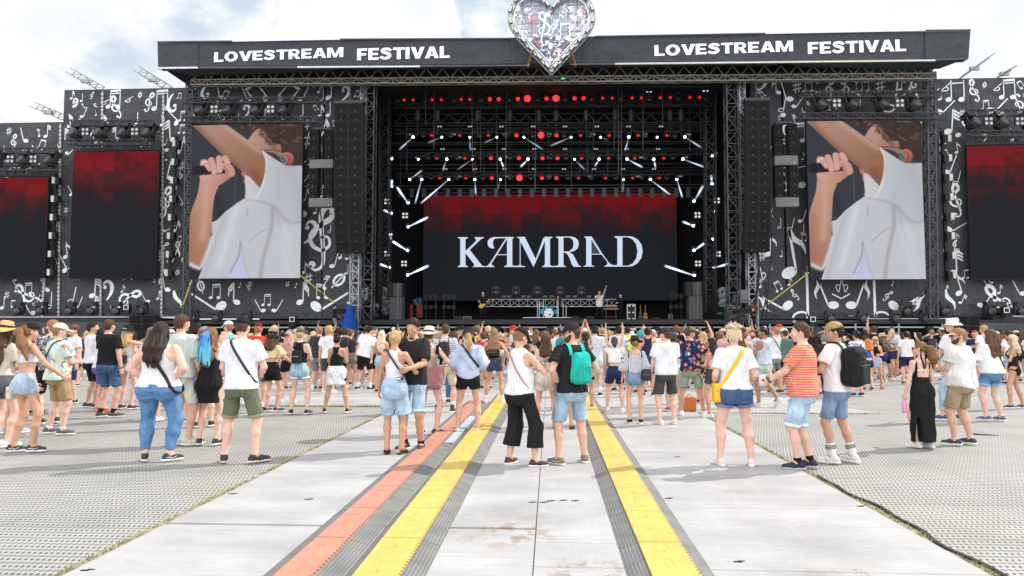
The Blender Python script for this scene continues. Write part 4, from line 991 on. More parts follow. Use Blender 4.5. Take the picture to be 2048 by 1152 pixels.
# ------------------------------------------------------------------ video screens (a picture made of small lamps)
def srgb(c): c = np.asarray(c, float) / 255; return np.where(c < .04045, c / 12.92, ((c + .055) / 1.055) ** 2.4)
def led_mat():
    if 'led' in MATS: return MATS['led']
    m, nt, b = newmat('video_screen'); b.inputs['Base Color'].default_value = (.004, .004, .005, 1); b.inputs['Roughness'].default_value = .8; b.inputs['Specular IOR Level'].default_value = .05
    at_ = N(nt, 'ShaderNodeAttribute'); at_.attribute_name = 'picture'; nt.links.new(at_.outputs['Color'], b.inputs['Emission Color']); b.inputs['Emission Strength'].default_value = .92
    MATS['led'] = m; return m
def screen_mesh(img, x0, x1, z0, z1, Y):
    h, w = img.shape[:2]; xs = np.linspace(x0, x1, w); zs = np.linspace(z1, z0, h)
    Xg, Zg = np.meshgrid(xs, zs); V = np.stack([Xg, np.full_like(Xg, Y), Zg], -1).reshape(-1, 3); i = np.arange(h * w).reshape(h, w)
    Q = np.stack([i[1:, :-1], i[1:, 1:], i[:-1, 1:], i[:-1, :-1]], -1).reshape(-1, 4)
    me = np_mesh('picture', [(V, Q, 0)]); ca = me.color_attributes.new('picture', 'FLOAT_COLOR', 'POINT')
    ca.data.foreach_set('color', np.concatenate([img.reshape(-1, 3), np.ones((h * w, 1))], 1).ravel().astype(np.float32)); return me
class Pic:
    def __init__(s, w, h, map_, bgc): s.w, s.h = w, h; s.m = map_; s.im = np.ones((h * 2, w * 2, 3)) * srgb(bgc); s.Y, s.X = np.mgrid[0:h * 2, 0:w * 2]; s.X = (s.X + .5) / (2 * w); s.Y = (s.Y + .5) / (2 * h)
    def pts(s, P): return [s.m(x, y) for x, y in P]
    def mask(s, P):
        P = s.pts(P); M = np.zeros(s.X.shape, bool); n = len(P)
        for i in range(n):
            (xa, ya), (xb, yb) = P[i], P[(i + 1) % n]
            if ya == yb: continue
            c = ((ya > s.Y) != (yb > s.Y)) & (s.X < (xb - xa) * (s.Y - ya) / (yb - ya) + xa); M ^= c
        return M
    def fill(s, P, c, c2=None, a=None, b=None, smooth=True):
        if smooth: P = _cr(list(P) + [P[0]], 4)
        M = s.mask(P); col = srgb(c)
        if c2 is not None:
            (xa, ya), (xb, yb) = s.m(*a), s.m(*b); k = 1.4; t = np.clip(((s.X - xa) * (xb - xa) + (s.Y - ya) * k * k * (yb - ya)) / ((xb - xa) ** 2 + k * k * (yb - ya) ** 2), 0, 1)[..., None]
            col = srgb(c) * (1 - t) + srgb(c2) * t; s.im[M] = col[M]
        else: s.im[M] = col
        return M
    def stroke(s, P, w, c, al=1.0, M=None, soft=True):
        P = s.pts(_cr(P, 4)); D = np.full(s.X.shape, 9.); k = 1.4
        for (xa, ya), (xb, yb) in zip(P[:-1], P[1:]):
            dx, dy = xb - xa, (yb - ya) * k; l2 = dx * dx + dy * dy + 1e-12; t = np.clip(((s.X - xa) * dx + (s.Y - ya) * k * dy) / l2, 0, 1)
            D = np.minimum(D, np.hypot(s.X - xa - t * dx, (s.Y - ya) * k - t * dy))
        w = w / 770.0; A = al * (np.exp(-(D / w) ** 2) if soft else (D < w))
        if M is not None: A = A * M
        s.im = s.im * (1 - A[..., None]) + srgb(c) * A[..., None]
    def out(s, lines=True):
        im = s.im.reshape(s.h, 2, s.w, 2, 3).mean((1, 3)); r = np.random.RandomState(3); im = im * (1 + .03 * (r.rand(s.h, s.w, 1) - .5))
        if lines: im[::3] *= .93
        return im
def close_up():
    xl = lambda y: 75 - 40 * (y - 52) / 1085
    mp = lambda x, y: ((x - xl(y)) / (763 + 17 * (y - 52) / 1085), (y - 52) / 1085.0)
    p = Pic(150, 212, mp, (58, 61, 68)); SKN, SK2, SKS = (196, 150, 132), (150, 104, 82), (176, 128, 110)
    p.stroke([(370, 420), (365, 640)], 4, (90, 94, 100), .6); p.stroke([(230, 560), (270, 700)], 30, (44, 48, 54), .7); p.stroke([(120, 900), (90, 1130)], 60, (40, 42, 48), .7)
    # head: hair, face, ear
    M = p.fill([(400, 52), (420, 90), (500, 92), (540, 60), (600, 130), (640, 240), (700, 262), (760, 250), (780, 300), (790, 350), (845, 330), (845, 45), (400, 45)], (66, 50, 44))
    p.fill([(395, 50), (405, 90), (450, 110), (500, 96), (560, 92), (600, 130), (640, 220), (850, 250), (850, 40), (400, 40)], (70, 54, 48))
    r = random.Random(3)
    for i in range(60):
        x, y = r.uniform(405, 830), r.uniform(50, 180); p.stroke([(x, y), (x + r.uniform(-20, 25), y + r.uniform(5, 18)), (x + r.uniform(-30, 40), y + r.uniform(5, 35))], 6, r.choice([(100, 78, 66), (44, 38, 38), (122, 98, 84), (52, 44, 42)]), .55, M)
    F_ = p.fill([(520, 78), (490, 120), (465, 160), (460, 178), (500, 205), (560, 240), (640, 262), (690, 290), (680, 200), (640, 200), (600, 150), (560, 95)], (196, 152, 142), (160, 118, 104), (470, 150), (660, 260))
    for i in range(34):
        x, y = r.uniform(500, 620), r.uniform(60, 190); x = max(x, 500 + (y - 60) * .9); p.stroke([(x, y), (x + r.uniform(-10, 14), y + r.uniform(6, 14)), (x + r.uniform(-16, 20), y + r.uniform(12, 26))], 5, r.choice([(84, 64, 54), (60, 46, 42), (110, 84, 70)]), .7)
    p.stroke([(555, 100), (600, 170), (640, 220)], 16, (96, 72, 64), .6, F_); p.stroke([(555, 236), (620, 238), (720, 250)], 4, (60, 50, 50), .9); p.stroke([(480, 190), (505, 200)], 8, (120, 70, 66), .7)
    p.fill([(690, 262), (735, 255), (768, 280), (765, 325), (735, 356), (705, 340)], (196, 112, 96), (146, 80, 66), (735, 260), (735, 350))
    p.stroke([(725, 275), (745, 300), (728, 335)], 6, (140, 60, 54), .6); p.fill([(672, 268), (700, 262), (728, 305), (715, 338), (688, 320)], (130, 132, 134)); p.stroke([(690, 290), (712, 320)], 9, (60, 62, 64), .8)
    # raised arm
    A = p.fill([(80, 50), (310, 50), (440, 150), (540, 230), (585, 300), (575, 420), (545, 500), (480, 440), (400, 370), (280, 265), (180, 160), (85, 62)], (186, 142, 124), (150, 102, 80), (200, 60), (530, 400), smooth=False)
    p.stroke([(110, 70), (240, 215), (400, 365)], 26, (138, 96, 74), .75, A); p.stroke([(300, 60), (430, 160), (540, 245)], 22, (206, 166, 148), .6, A); p.stroke([(520, 350), (550, 330), (570, 350)], 26, (176, 112, 88), .45, A); p.stroke([(500, 400), (545, 470)], 30, (128, 82, 62), .6, A)
    p.fill([(415, 385), (440, 400), (442, 470), (428, 465), (430, 430), (415, 410)], (190, 120, 112))
    # white shirt
    S_ = p.fill([(548, 232), (640, 300), (720, 352), (850, 352), (850, 1145), (105, 1145), (160, 1010), (205, 850), (200, 745), (240, 730), (300, 670), (380, 610), (440, 572), (438, 410), (470, 425), (540, 505), (585, 400), (585, 300)], (200, 202, 210), smooth=False)
    p.stroke([(700, 380), (680, 600), (640, 640)], 110, (186, 188, 196), .7, S_); p.stroke([(760, 360), (800, 520), (815, 700)], 60, (176, 180, 190), .7, S_)
    p.stroke([(560, 245), (585, 330), (560, 480), (505, 585), (470, 585), (440, 560)], 5, (232, 232, 236), .9); p.stroke([(455, 430), (460, 560), (500, 580)], 34, (214, 208, 204), .7, S_)
    p.stroke([(450, 585), (560, 605), (640, 640), (740, 745), (830, 745)], 8, (160, 162, 170), .6, S_); p.stroke([(640, 650), (700, 720), (740, 748)], 20, (174, 176, 184), .5, S_)
    p.stroke([(625, 640), (622, 760), (600, 850), (560, 1000), (540, 1130)], 14, (166, 160, 156), .75, S_); p.stroke([(650, 655), (680, 800), (740, 1000), (780, 1130)], 10, (176, 174, 178), .5, S_)
    p.stroke([(460, 885), (540, 815), (595, 792)], 4, (150, 148, 152), .6, S_); p.stroke([(300, 700), (240, 850), (190, 1000), (150, 1130)], 18, (178, 178, 184), .5, S_); p.stroke([(380, 640), (330, 800), (250, 1050)], 22, (222, 224, 230), .6, S_)
    p.stroke([(455, 650), (445, 700)], 5, (150, 148, 152), .7, S_); p.stroke([(205, 760), (200, 860), (150, 1000), (110, 1050)], 6, (160, 162, 168), .8, S_)
    p.fill([(402, 890), (395, 960), (330, 1090), (320, 1145), (460, 1145), (440, 1060), (412, 980)], (186, 192, 222), (200, 206, 232), (400, 900), (400, 1140)); p.stroke([(402, 885), (392, 970), (330, 1095)], 5, (120, 118, 130), .7)
    p.stroke([(405, 870), (440, 1060), (470, 1140)], 5, (168, 168, 180), .6); p.stroke([(700, 800), (720, 960), (760, 1130)], 34, (216, 216, 226), .5, S_)
    # hand with microphone, forearm
    F2 = p.fill([(128, 420), (250, 470), (225, 560), (208, 700), (196, 830), (150, 980), (115, 1046), (60, 1040), (36, 1000), (45, 860), (50, 720), (80, 620), (112, 530)], (200, 152, 134), (176, 122, 100), (120, 480), (100, 1020))
    p.stroke([(75, 700), (60, 860), (70, 1000)], 26, (168, 118, 98), .6, F2); p.stroke([(170, 500), (160, 700), (140, 850)], 26, (214, 168, 150), .6, F2); p.stroke([(85, 1020), (120, 1040)], 22, (190, 128, 106), .5, F2)
    p.stroke([(55, 1036), (95, 1056), (130, 1050), (180, 930), (205, 850)], 12, (214, 214, 220), 1)
    H_ = p.fill([(126, 408), (170, 400), (250, 395), (300, 370), (290, 335), (320, 325), (355, 360), (350, 415), (300, 455), (250, 482), (150, 460), (125, 430)], (212, 164, 148), (184, 130, 112), (200, 380), (320, 460))
    p.fill([(70, 350), (130, 340), (200, 370), (300, 372), (300, 400), (200, 405), (125, 410), (70, 408)], (36, 38, 44), smooth=False)
    for (a, b, c) in (((150, 318), (170, 325), (195, 360)), ((205, 305), (218, 340), (225, 385)), ((258, 292), (262, 330), (262, 375)), ((300, 290), (312, 310), (318, 330))):
        p.stroke([a, b, c], 23, (168, 116, 100), 1, soft=False); p.stroke([a, b, c], 19, (214, 168, 154), 1, soft=False); p.stroke([c, (c[0] - 2, c[1] + 8)], 9, (228, 180, 170), .7)
    p.stroke([(300, 345), (335, 365), (345, 400)], 24, (206, 156, 140), .95, soft=False); p.stroke([(135, 335), (150, 318), (168, 312)], 6, (232, 214, 208), .9)
    p.stroke([(300, 350), (318, 385), (300, 405)], 5, (150, 100, 86), .7)
    return p.out()
PICT = close_up()
def red_wall(w, h, seed, fall, cell, gain=.42):
    r = np.random.RandomState(seed); yy, xx = np.mgrid[0:h, 0:w]; v = np.zeros((h, w))
    for s, a in ((cell, .5), (cell / 2, .35), (cell / 4, .22)):
        g = r.rand(int(h / s) + 2, int(w / s) + 2); v += a * (g[(yy / s).astype(int), (xx / s).astype(int)] - .35)
    t = 1 - np.clip(yy / (h * fall), 0, 1); b = np.clip(t * (.75 + .5 * t) + v * 1.0 * (t > .02) * (.3 + t) - .12, 0, 1.15)
    b *= 1 - .25 * ((xx % int(cell) == 0) | (yy % int(cell) == 0)); base = srgb((30, 33, 38)); red = srgb((188, 30, 36)) * gain
    im = base * (1 - np.clip(b, 0, 1)[..., None] * .8) + red * (np.clip(b, 0, 1) ** 1.7)[..., None] * .95
    return im
def screen(label, tl, br, Y, img, depth=.25, frame=.06, tlz=None):
    a, b = at(*tl, Y), at(*br, Y); root = empty('video_screen', ((a.x + b.x) / 2, Y, b.z)); tag(root, label, 'video screen')
    mb = MB(); mb.box(((a.x + b.x) / 2, Y + depth / 2 + .01, (a.z + b.z) / 2), (b.x - a.x + frame, depth, a.z - b.z + frame)); child(mb.build('cabinet', BLACK), root)
    mb = MB(); mb.bar((a.x - .1, Y + .1, a.z + .18), (b.x + .1, Y + .1, a.z + .18), .16)
    n = int((b.x - a.x) / .5)
    for i in range(n + 1): mb.box((a.x + (b.x - a.x) * i / n, Y + .05, a.z + .32), (.06, .08, .16))
    child(mb.build('hanging_bar', DGREY), root)
    me = screen_mesh(img, a.x, b.x, b.z, a.z, Y); child(link('picture', me, led_mat()), root); return root, a, b
screen('large left video screen showing a close-up of the singer in a white shirt', (385, 251), (600, 556), 39.5, PICT)
screen('large right video screen showing a close-up of the singer in a white shirt', (1613, 243), (1852, 558), 39.5, PICT)
screen('tall red and black video screen on the left wing banner', (148, 305), (310, 555), 40.5, red_wall(66, 100, 1, .5, 16))
screen('lower red and black video screen at the far left edge', (-70, 357), (88, 555), 40.5, red_wall(66, 84, 2, .5, 16))
screen('tall red and black video screen at the far right edge of the photo', (1934, 293), (2110, 558), 40.5, red_wall(70, 104, 3, .5, 16))
# main wall with the lettering
root, A_, B_ = screen('huge LED wall behind the band, red at the top, with white KAMRAD lettering', (848, 391), (1355, 600), 52, red_wall(230, 96, 7, .46, 18, .30), .3)
K = [[(80,73),(185,73),(185,80),(170,86),(158,95),(158,358),(170,366),(182,371),(182,379),(78,379),(78,371),(95,366),(105,356),(105,96),(95,86),(80,80)],
 [(253,73),(345,73),(345,80),(315,95),(200,205),(158,236),(158,216),(262,118),(268,100),(253,82)],
 [(158,222),(200,200),(325,362),(345,370),(362,372),(385,369),(410,379),(235,379),(235,372),(248,364),(248,350),(158,236)],
 [(455,185),(430,190),(402,177),(385,148),(387,112),(408,86),(445,73),(500,72),(655,72),(655,80),(640,88),(584,84),(500,84),(455,90),(440,115),(440,150),(448,175)],
 [(584,78),(638,78),(638,356),(650,366),(690,368),(714,356),(714,95),(705,85),(688,78),(688,70),(765,70),(880,302),(866,352),(860,374),(852,374),(726,124),(722,128),(722,356),(740,368),(772,371),(772,379),(555,379),(555,371),(572,366),(584,352)],
 [(573,82),(584,82),(584,90),(432,332),(424,345),(432,362),(455,372),(455,379),(362,379),(362,372),(385,365),(412,335)],
 [(470,249),(584,249),(584,257),(465,257)], [(955,85),(968,70),(1050,70),(1050,78),(1034,84),(1024,96),(1024,356),(1040,368),(1086,368),(1112,355),(1112,94),(1102,84),(1086,78),(1086,67),(1250,67),(1250,77),(1162,77),(1162,219),(1222,219),(1222,228),(1162,231),(1162,358),(1172,367),(1186,371),(1186,379),(945,379),(945,371),(960,366),(972,352),(972,112),(868,350),(866,330)],
 [(1225,67),(1275,74),(1310,102),(1320,145),(1306,190),(1268,217),(1215,226),(1222,214),(1255,190),(1266,148),(1258,100),(1225,77)],
 [(1180,221),(1225,228),(1262,252),(1292,312),(1318,360),(1342,371),(1342,377),(1268,377),(1246,350),(1225,290),(1202,247),(1175,231)],
 [(1378,66),(1450,66),(1462,85),(1560,243),(1618,322),(1650,354),(1685,362),(1708,358),(1714,350),(1714,92),(1704,82),(1685,74),(1685,64),(1830,64),(1830,74),(1766,74),(1766,366),(1840,366),(1840,375),(1582,375),(1582,368),(1602,362),(1612,346),(1608,322),(1550,251),(1448,251),(1448,354),(1462,366),(1480,369),(1480,375),(1366,375),(1366,369),(1384,364),(1395,352),(1395,92),(1388,80),(1378,75)],
 [(1820,64),(1868,68),(1925,98),(1962,152),(1973,215),(1960,285),(1920,340),(1868,370),(1820,375),(1820,366),(1872,342),(1908,288),(1920,215),(1905,142),(1868,95),(1820,74)]]
HOLE = [(1448, 96), (1448, 243), (1540, 243)]
mb = MB()
for j, poly in enumerate(K):
    pts = [at(900 + x / 5.12, 460 + y / 5.12, 51.96) for x, y in poly]; 
    mb.add([(q.x, 51.97 - .002 * (j % 3), q.z) for q in pts], [tuple(range(len(pts)))])
lit = glow((.60, .70, .88), .98)
child(mb.build('lettering', lit), root)
pts = [at(900 + x / 5.12, 460 + y / 5.12, 51.96) for x, y in HOLE]; mb = MB(); mb.add([(q.x, 51.958, q.z) for q in pts], [(0, 1, 2)]); child(mb.build('letter_counter', glow((.018, .022, .031), 1.0)), root)

# ------------------------------------------------------------------ roof banner, lettering, roof frame
BOLD[0] = 1.0
def arc(cx, cy, rx, ry, a0, a1, n=10): return [(cx + rx * math.cos(R(a0 + (a1 - a0) * i / n)), cy + ry * math.sin(R(a0 + (a1 - a0) * i / n))) for i in range(n + 1)]
def band(outer, inner): return [[outer[i], outer[i + 1], inner[i + 1], inner[i]] for i in range(len(outer) - 1)]
def block(ch):      # heavy sans letters, height 1; returns polygons and advance
    w = .25; t = .2; q = lambda x0, y0, x1, y1: [(x0, y0), (x1, y0), (x1, y1), (x0, y1)]
    if ch == 'L': return [q(0, 0, w, 1), q(w, 0, .62, t)], .64
    if ch == 'E': return [q(0, 0, w, 1), q(w, 0, .66, t), q(w, .8, .66, 1), q(w, .405, .60, .595)], .70
    if ch == 'F': return [q(0, 0, w, 1), q(w, .8, .64, 1), q(w, .39, .58, .58)], .67
    if ch == 'I': return [q(0, 0, w, 1)], .29
    if ch == 'T': return [q(0, .8, .74, 1), q(.245, 0, .495, .8)], .75
    if ch == 'V': return [[(0, 1), (.27, 1), (.43, .36), (.59, 1), (.86, 1), (.56, 0), (.30, 0)]], .84
    if ch == 'A': return [[(0, 0), (.30, 1), (.57, 1), (.87, 0), (.60, 0), (.435, .70), (.27, 0)], q(.24, .2, .63, .37)], .88
    if ch == 'M': return [q(0, 0, .24, 1), q(.80, 0, 1.04, 1), [(.24, 1), (.24, .62), (.42, 0), (.62, 0), (.80, .62), (.80, 1), (.73, 1), (.52, .33), (.31, 1)]], 1.08
    if ch == 'O': return band(arc(.44, .5, .44, .52, 0, 360, 28), arc(.44, .5, .19, .30, 0, 360, 28)), .91
    if ch == 'R': return [q(0, 0, w, 1), q(w, .81, .42, 1), q(w, .37, .42, .55), [(.30, .37), (.55, .42), (.78, 0), (.50, 0)]] + band(arc(.42, .685, .30, .315, -90, 90, 12), arc(.42, .68, .08, .13, -90, 90, 12)), .80
    if ch == 'S':
        p = _cr([(.66, .72), (.56, .86), (.37, .90), (.19, .84), (.16, .71), (.27, .60), (.47, .51), (.58, .40), (.56, .22), (.37, .11), (.17, .14), (.04, .27)], 4); n = len(p)
        return _stroke(p, [.20 + .05 * math.sin(math.pi * i / n) for i in range(n)]), .76
    return [], .4
def lettering(s, x0, x1, yt, yb, Y, m, parent, bold=.03, sl=0.0):
    polys, x = [], 0
    for ch in s:
        P_, adv = block(ch); polys += [[(a + x, b) for a, b in q] for q in P_]; x += adv + .045
    W_ = x - .045; a, b = at(x0, yb, Y), at(x1, yt, Y); mb = MB()
    for k, q in enumerate(polys):
        q = [(a.x + u / W_ * (b.x - a.x), a.z + v * (b.z - a.z - sl) + sl * u / W_) for u, v in q]; ar = sum(q[i][0] * q[(i + 1) % len(q)][1] - q[(i + 1) % len(q)][0] * q[i][1] for i in range(len(q)))
        if ar < 0: q = q[::-1]
        mb.add([(u, Y - .004 * (k % 3), v) for u, v in q], [tuple(range(len(q)))])
    o = mb.build('lettering', m); return child(o, parent)
RF = empty('stage_roof', (0, 38, 16)); tag(RF, 'black stage roof front with white LOVESTREAM FESTIVAL lettering twice', 'roof')
def slab(name, pts, Y0, Y1, m):      # pixel quad on Y0 pushed back to Y1
    mb = MB(); q = [at(x, y, Y0) for x, y in pts]; mb.prism([(p.x, p.z) for p in q], Y0, Y1); return child(mb.build(name, m), RF)
slab('fascia', [(397, 84.5), (1850, 63), (1850, 118.5), (397, 134)], 38, 38.5, FASCIA)
slab('end_panel', [(315, 86), (396.5, 84.5), (396.5, 134), (316, 135)], 37.95, 38.5, FASCIA)
slab('end_panel', [(1850.5, 63), (1941, 62), (1937, 117), (1850.5, 118.5)], 37.95, 38.5, FASCIA)
for seg, m in (((315, 84, 465, 82.5), DMETAL), ((465, 82.5, 680, 78.5), ALU), ((680, 78.5, 1020, 77), DMETAL), ((1190, 73, 1530, 67), DMETAL), ((1530, 67, 1850, 61), ALU), ((1850, 61, 1941, 60), DMETAL)):
    p, q = at(seg[0], seg[1], 37.9), at(seg[2], seg[3], 37.9); mb = MB(); mb.bar(p, q, .07); child(mb.build('top_rail', m), RF)
for seg, m in (((315, 136.5, 396, 135.5), ALU), ((396, 136, 595, 135), DMETAL), ((595, 134.5, 840, 133), plain((.6, .62, .64), .5)), ((840, 132.5, 1060, 131), DMETAL), ((1140, 129, 1230, 128), DMETAL), ((1230, 128, 1870, 121), plain((.55, .53, .48), .5)), ((1870, 120, 1935, 117.5), DMETAL)):
    p, q = at(seg[0], seg[1], 37.85), at(seg[2], seg[3], 37.85); mb = MB(); mb.bar(p, q, .09); child(mb.build('bottom_rail', m), RF)
LT = plain((.9, .91, .93), .6)
for s, x0, x1, yt, yb, sl in (('LOVESTREAM', 428, 688, 94.5, 124, .13), ('FESTIVAL', 714, 900, 92, 120.5, .03), ('LOVESTREAM', 1309, 1587, 81, 112, .10), ('FESTIVAL', 1616, 1812, 78.5, 108, .05)):
    lettering(s, x0, x1, yt, yb, 37.97, LT, RF, .045, sl)
# cloth belly below the fascia, going back
def quad3(name, ps, m, par): mb = MB(); n = len(ps); mb.add(ps, [tuple(range(n))]); o = mb.build(name, m); return child(o, par)
for P_ in (((322, 138, 38.1), (700, 134.5, 38.1), (650, 143, 38.9), (500, 149, 39.1), (385, 152, 39.2)), ((1560, 125, 38.1), (1925, 120, 38.1), (1878, 138, 39.2), (1750, 138, 39.1), (1600, 133, 38.9)), ((700, 134.5, 38.1), (1560, 125, 38.1), (1555, 131, 38.6), (705, 140, 38.6))):
    q = [at(*v) for v in P_]; n = len(q); mb = MB(); mb.add([tuple(v) for v in q] + [(v.x, v.y, v.z + .1) for v in q], [tuple(range(n - 1, -1, -1)), tuple(range(n, 2 * n))] + [(i, (i + 1) % n, n + (i + 1) % n, n + i) for i in range(n)]); child(mb.build('soffit_cloth', FASCIA), RF)
mb = MB(); mb.add([(-22.3, 38.3, 17.1), (22.5, 38.3, 16.9), (22.5, 55, 18.6), (-22.3, 55, 18.6), (-22.3, 38.3, 17.25), (22.5, 38.3, 17.05), (22.5, 55, 18.75), (-22.3, 55, 18.75)], [(0, 3, 2, 1), (4, 5, 6, 7), (0, 1, 5, 4), (1, 2, 6, 5), (2, 3, 7, 6), (3, 0, 4, 7)])
child(mb.build('roof_skin', plain((.03, .03, .035), .6)), RF)
# front roof truss: big zigzag plus lower box truss
def pxz(px, py, Y): return tuple(at(px, py, Y))
mb = MB(); 
n = 46
for i in range(n):
    x0 = 385 + (1868 - 385) * i / n; x1 = 385 + (1868 - 385) * (i + 1) / n; xm = (x0 + x1) / 2; sl = lambda x: -(x - 385) * .0085
    if i % 2 == 0: pts = ((x0, 161), (xm, 141), (x1, 161))
    else: pts = ((x0, 161), (xm, 141), (x1, 161))
    for a, b in ((pts[0], pts[1]), (pts[1], pts[2])):
        for dy in (0, .7): mb.bar(pxz(a[0], a[1] + sl(a[0]), 39.4 + dy), pxz(b[0], b[1] + sl(b[0]), 39.4 + dy), .07)
mb.bar(pxz(385, 161, 39.4), pxz(1868, 148.4, 39.4), .11); mb.bar(pxz(385, 161, 40.1), pxz(1868, 148.4, 40.1), .10)
tag(mb.build('roof_truss', RUSTY), 'long zigzag steel roof truss right under the black roof front', 'truss')
truss('roof_truss', 'narrow box truss running just below the zigzag roof truss', pxz(385, 166.5, 39.3), pxz(1868, 154, 39.3), .32, .3, .5, .035, RUSTY)
# towers
for px, yt, yb, w, lab, m in ((383, 165, 640, .42, 'lattice tower between the left wing banner and the left camera screen', DMETAL), (1858, 158, 640, .42, 'lattice tower between the right camera screen and the right wing banner', DMETAL),
                              (741, 165, 640, .62, 'tall lattice tower at the left side of the stage opening', DMETAL), (1461, 158, 640, .62, 'tall lattice tower at the right side of the stage opening', DMETAL),
                              (712, 500, 655, .5, 'short lattice leg under the left speaker column', METAL), (1503, 500, 655, .5, 'short lattice leg under the right speaker column', METAL), (728, 165, 500, .3, 'thin lattice mast right behind the left speaker column', METAL), (1483, 160, 500, .3, 'thin lattice mast right behind the right speaker column', METAL)):
    truss('truss_tower', lab, pxz(px, yt, 39.9), pxz(px - (6 if px < 1100 else -6) * (yb - yt) / 480, yb, 39.9), w, w, w * 1.25, .032 if w > .35 else .022, m, 'tower')
for px in (770, 1420):
    truss('truss_tower', f'dark inner lattice tower at the {"left" if px < 1100 else "right"} edge of the lit stage opening', pxz(px, 180, 44), pxz(px, 625, 44), .6, .6, .7, .03, plain((.05, .05, .055), .5, .4), 'tower')
# brackets that rise over the side walls
for px, py, ex, ey, lab in ((143, 150, 200, 182, 'above the outer column of the left wing'), (276, 146, 335, 182, 'above the left wing next to the roof'), (70, 217, 125, 240, 'above the low far left banner'), (1968, 122, 1915, 160, 'beside the right end of the roof'), (2012, 146, 1990, 158, 'above the far right banner')):
    a, b = at(px, py, 40.6), at(ex, ey, 41.6); mb = MB()
    for d in (0, .5): mb.bar((a.x, a.y - d, a.z), (b.x, b.y - d, b.z), .05); mb.bar((a.x + .3, a.y - d, a.z + .25), (b.x + .3, b.y - d, b.z + .25), .05)
    for i in range(6):
        t = i / 5; p = a.lerp(b, t); mb.bar(p, p + Vector((.3, -.0, .25)), .035); mb.bar(p, p + Vector((0, -.5, 0)), .035); mb.bar(p, a.lerp(b, min(1, t + .2)) + Vector((.3, 0, .25)), .03)
    mb.box(tuple(a.lerp(b, .5) + Vector((.1, -.2, .05))), (.5, .2, .2)); tag(mb.build('outrigger', METAL), f'slanting metal outrigger bracket {lab}', 'bracket')

mb = MB(); r = random.Random(6)
for y, Y in ((176, 43), (186, 45), (216, 45), (222, 48), (240, 49), (252, 46.6), (286, 47), (290, 49), (300, 49), (330, 49), (338, 51), (372, 51), (378, 51.5)):
    mb.bar(pxz(784, y, Y), pxz(1420, y - 3, Y), .045)
for i in range(46): x = r.uniform(790, 1415); Y = r.choice((43, 45, 48, 49, 51)); mb.bar(pxz(x, 160, Y), pxz(x + r.uniform(-3, 3), r.choice((216, 250, 300, 345, 385)), Y), .03)
for i in range(26): x = 800 + i * 24; mb.box(pxz(x, 386, 51.6), (.3, .2, .7))
child(mb.build('rigging', plain((.09, .09, .095), .5, .3)), RF)
# ------------------------------------------------------------------ heart
BOLD[0] = 1.0; GL.clear()
HT = empty('heart_sign', (.13, 37.4, 16)); tag(HT, 'huge heart shaped sign of truss, lamps and a music note screen on the roof', 'sign')
def heart_pts(sc, n=64):
    out = []
    cx, cy = 1103.0, 60.0
    H0 = [(0, 87), (-33, 52), (-66, 17), (-83, -8), (-88, -30), (-80, -52), (-62, -68), (-40, -72), (-18, -62), (0, -40)]
    L_ = _cr(H0, 6); pts = L_ + [(-x, y) for x, y in L_[::-1][1:-1]]
    return [(cx + x * sc, cy + (y + 5) * sc - 5) for x, y in pts]
def heart_xz(sc, Y): return [(at(x, y - 2, Y).x, at(x, y - 2, Y).z) for x, y in heart_pts(sc)]
o_ = heart_xz(1.0, 37.3); i_ = heart_xz(.90, 37.3); i2_ = heart_xz(.845, 37.3)
mb = MB(); n = len(o_)
for P_ in (o_, i_, i2_):
    for Yq in (37.2, 37.7):
        for k in range(n): a, b = P_[k], P_[(k + 1) % n]; mb.bar((a[0], Yq, a[1]), (b[0], Yq, b[1]), .06)
for k in range(0, n):
    mb.bar((o_[k][0], 37.2, o_[k][1]), (i_[(k + 1) % n][0], 37.2, i_[(k + 1) % n][1]), .035); mb.bar((i_[k][0], 37.2, i_[k][1]), (i_[k][0], 37.7, i_[k][1]), .035); mb.bar((o_[k][0], 37.2, o_[k][1]), (o_[k][0], 37.7, o_[k][1]), .035)
child(mb.build('heart_truss', ALU), HT)
# see-through LED mesh: bars with the picture notes in front
scr = heart_xz(.83, 37.45); m, nt, b = newmat('led_mesh'); b.inputs['Roughness'].default_value = .5
tr = N(nt, 'ShaderNodeBsdfTransparent'); mx = N(nt, 'ShaderNodeMixShader'); v = coords(nt, (1, 1, 1)); sp = N(nt, 'ShaderNodeSeparateXYZ'); nt.links.new(v, sp.inputs[0])
g1 = math_(nt, 'GREATER_THAN', math_(nt, 'FRACT', math_(nt, 'MULTIPLY', sp.outputs[2], 26)), .42)
g2 = math_(nt, 'LESS_THAN', math_(nt, 'FRACT', math_(nt, 'MULTIPLY', sp.outputs[0], 2)), .16); g3 = math_(nt, 'LESS_THAN', math_(nt, 'FRACT', math_(nt, 'MULTIPLY', sp.outputs[2], 2)), .12)
gm = math_(nt, 'MAXIMUM', g1, math_(nt, 'MAXIMUM', g2, g3)); nt.links.new(gm, mx.inputs[0]); nt.links.new(tr.outputs[0], mx.inputs[1]); nt.links.new(b.outputs[0], mx.inputs[2]); nt.links.new(mx.outputs[0], nt.nodes['Material Output'].inputs[0])
b.inputs['Base Color'].default_value = (.20, .23, .29, 1)
mb = MB(); mb.add([(x, 37.45, z) for x, z in scr], [tuple(range(len(scr)))]); child(mb.build('led_mesh', m), HT)
bk = [p for p in scr if p[1] < 17.5]; 
mb = MB(); r = random.Random(4); hw = MB(); hp = MB()
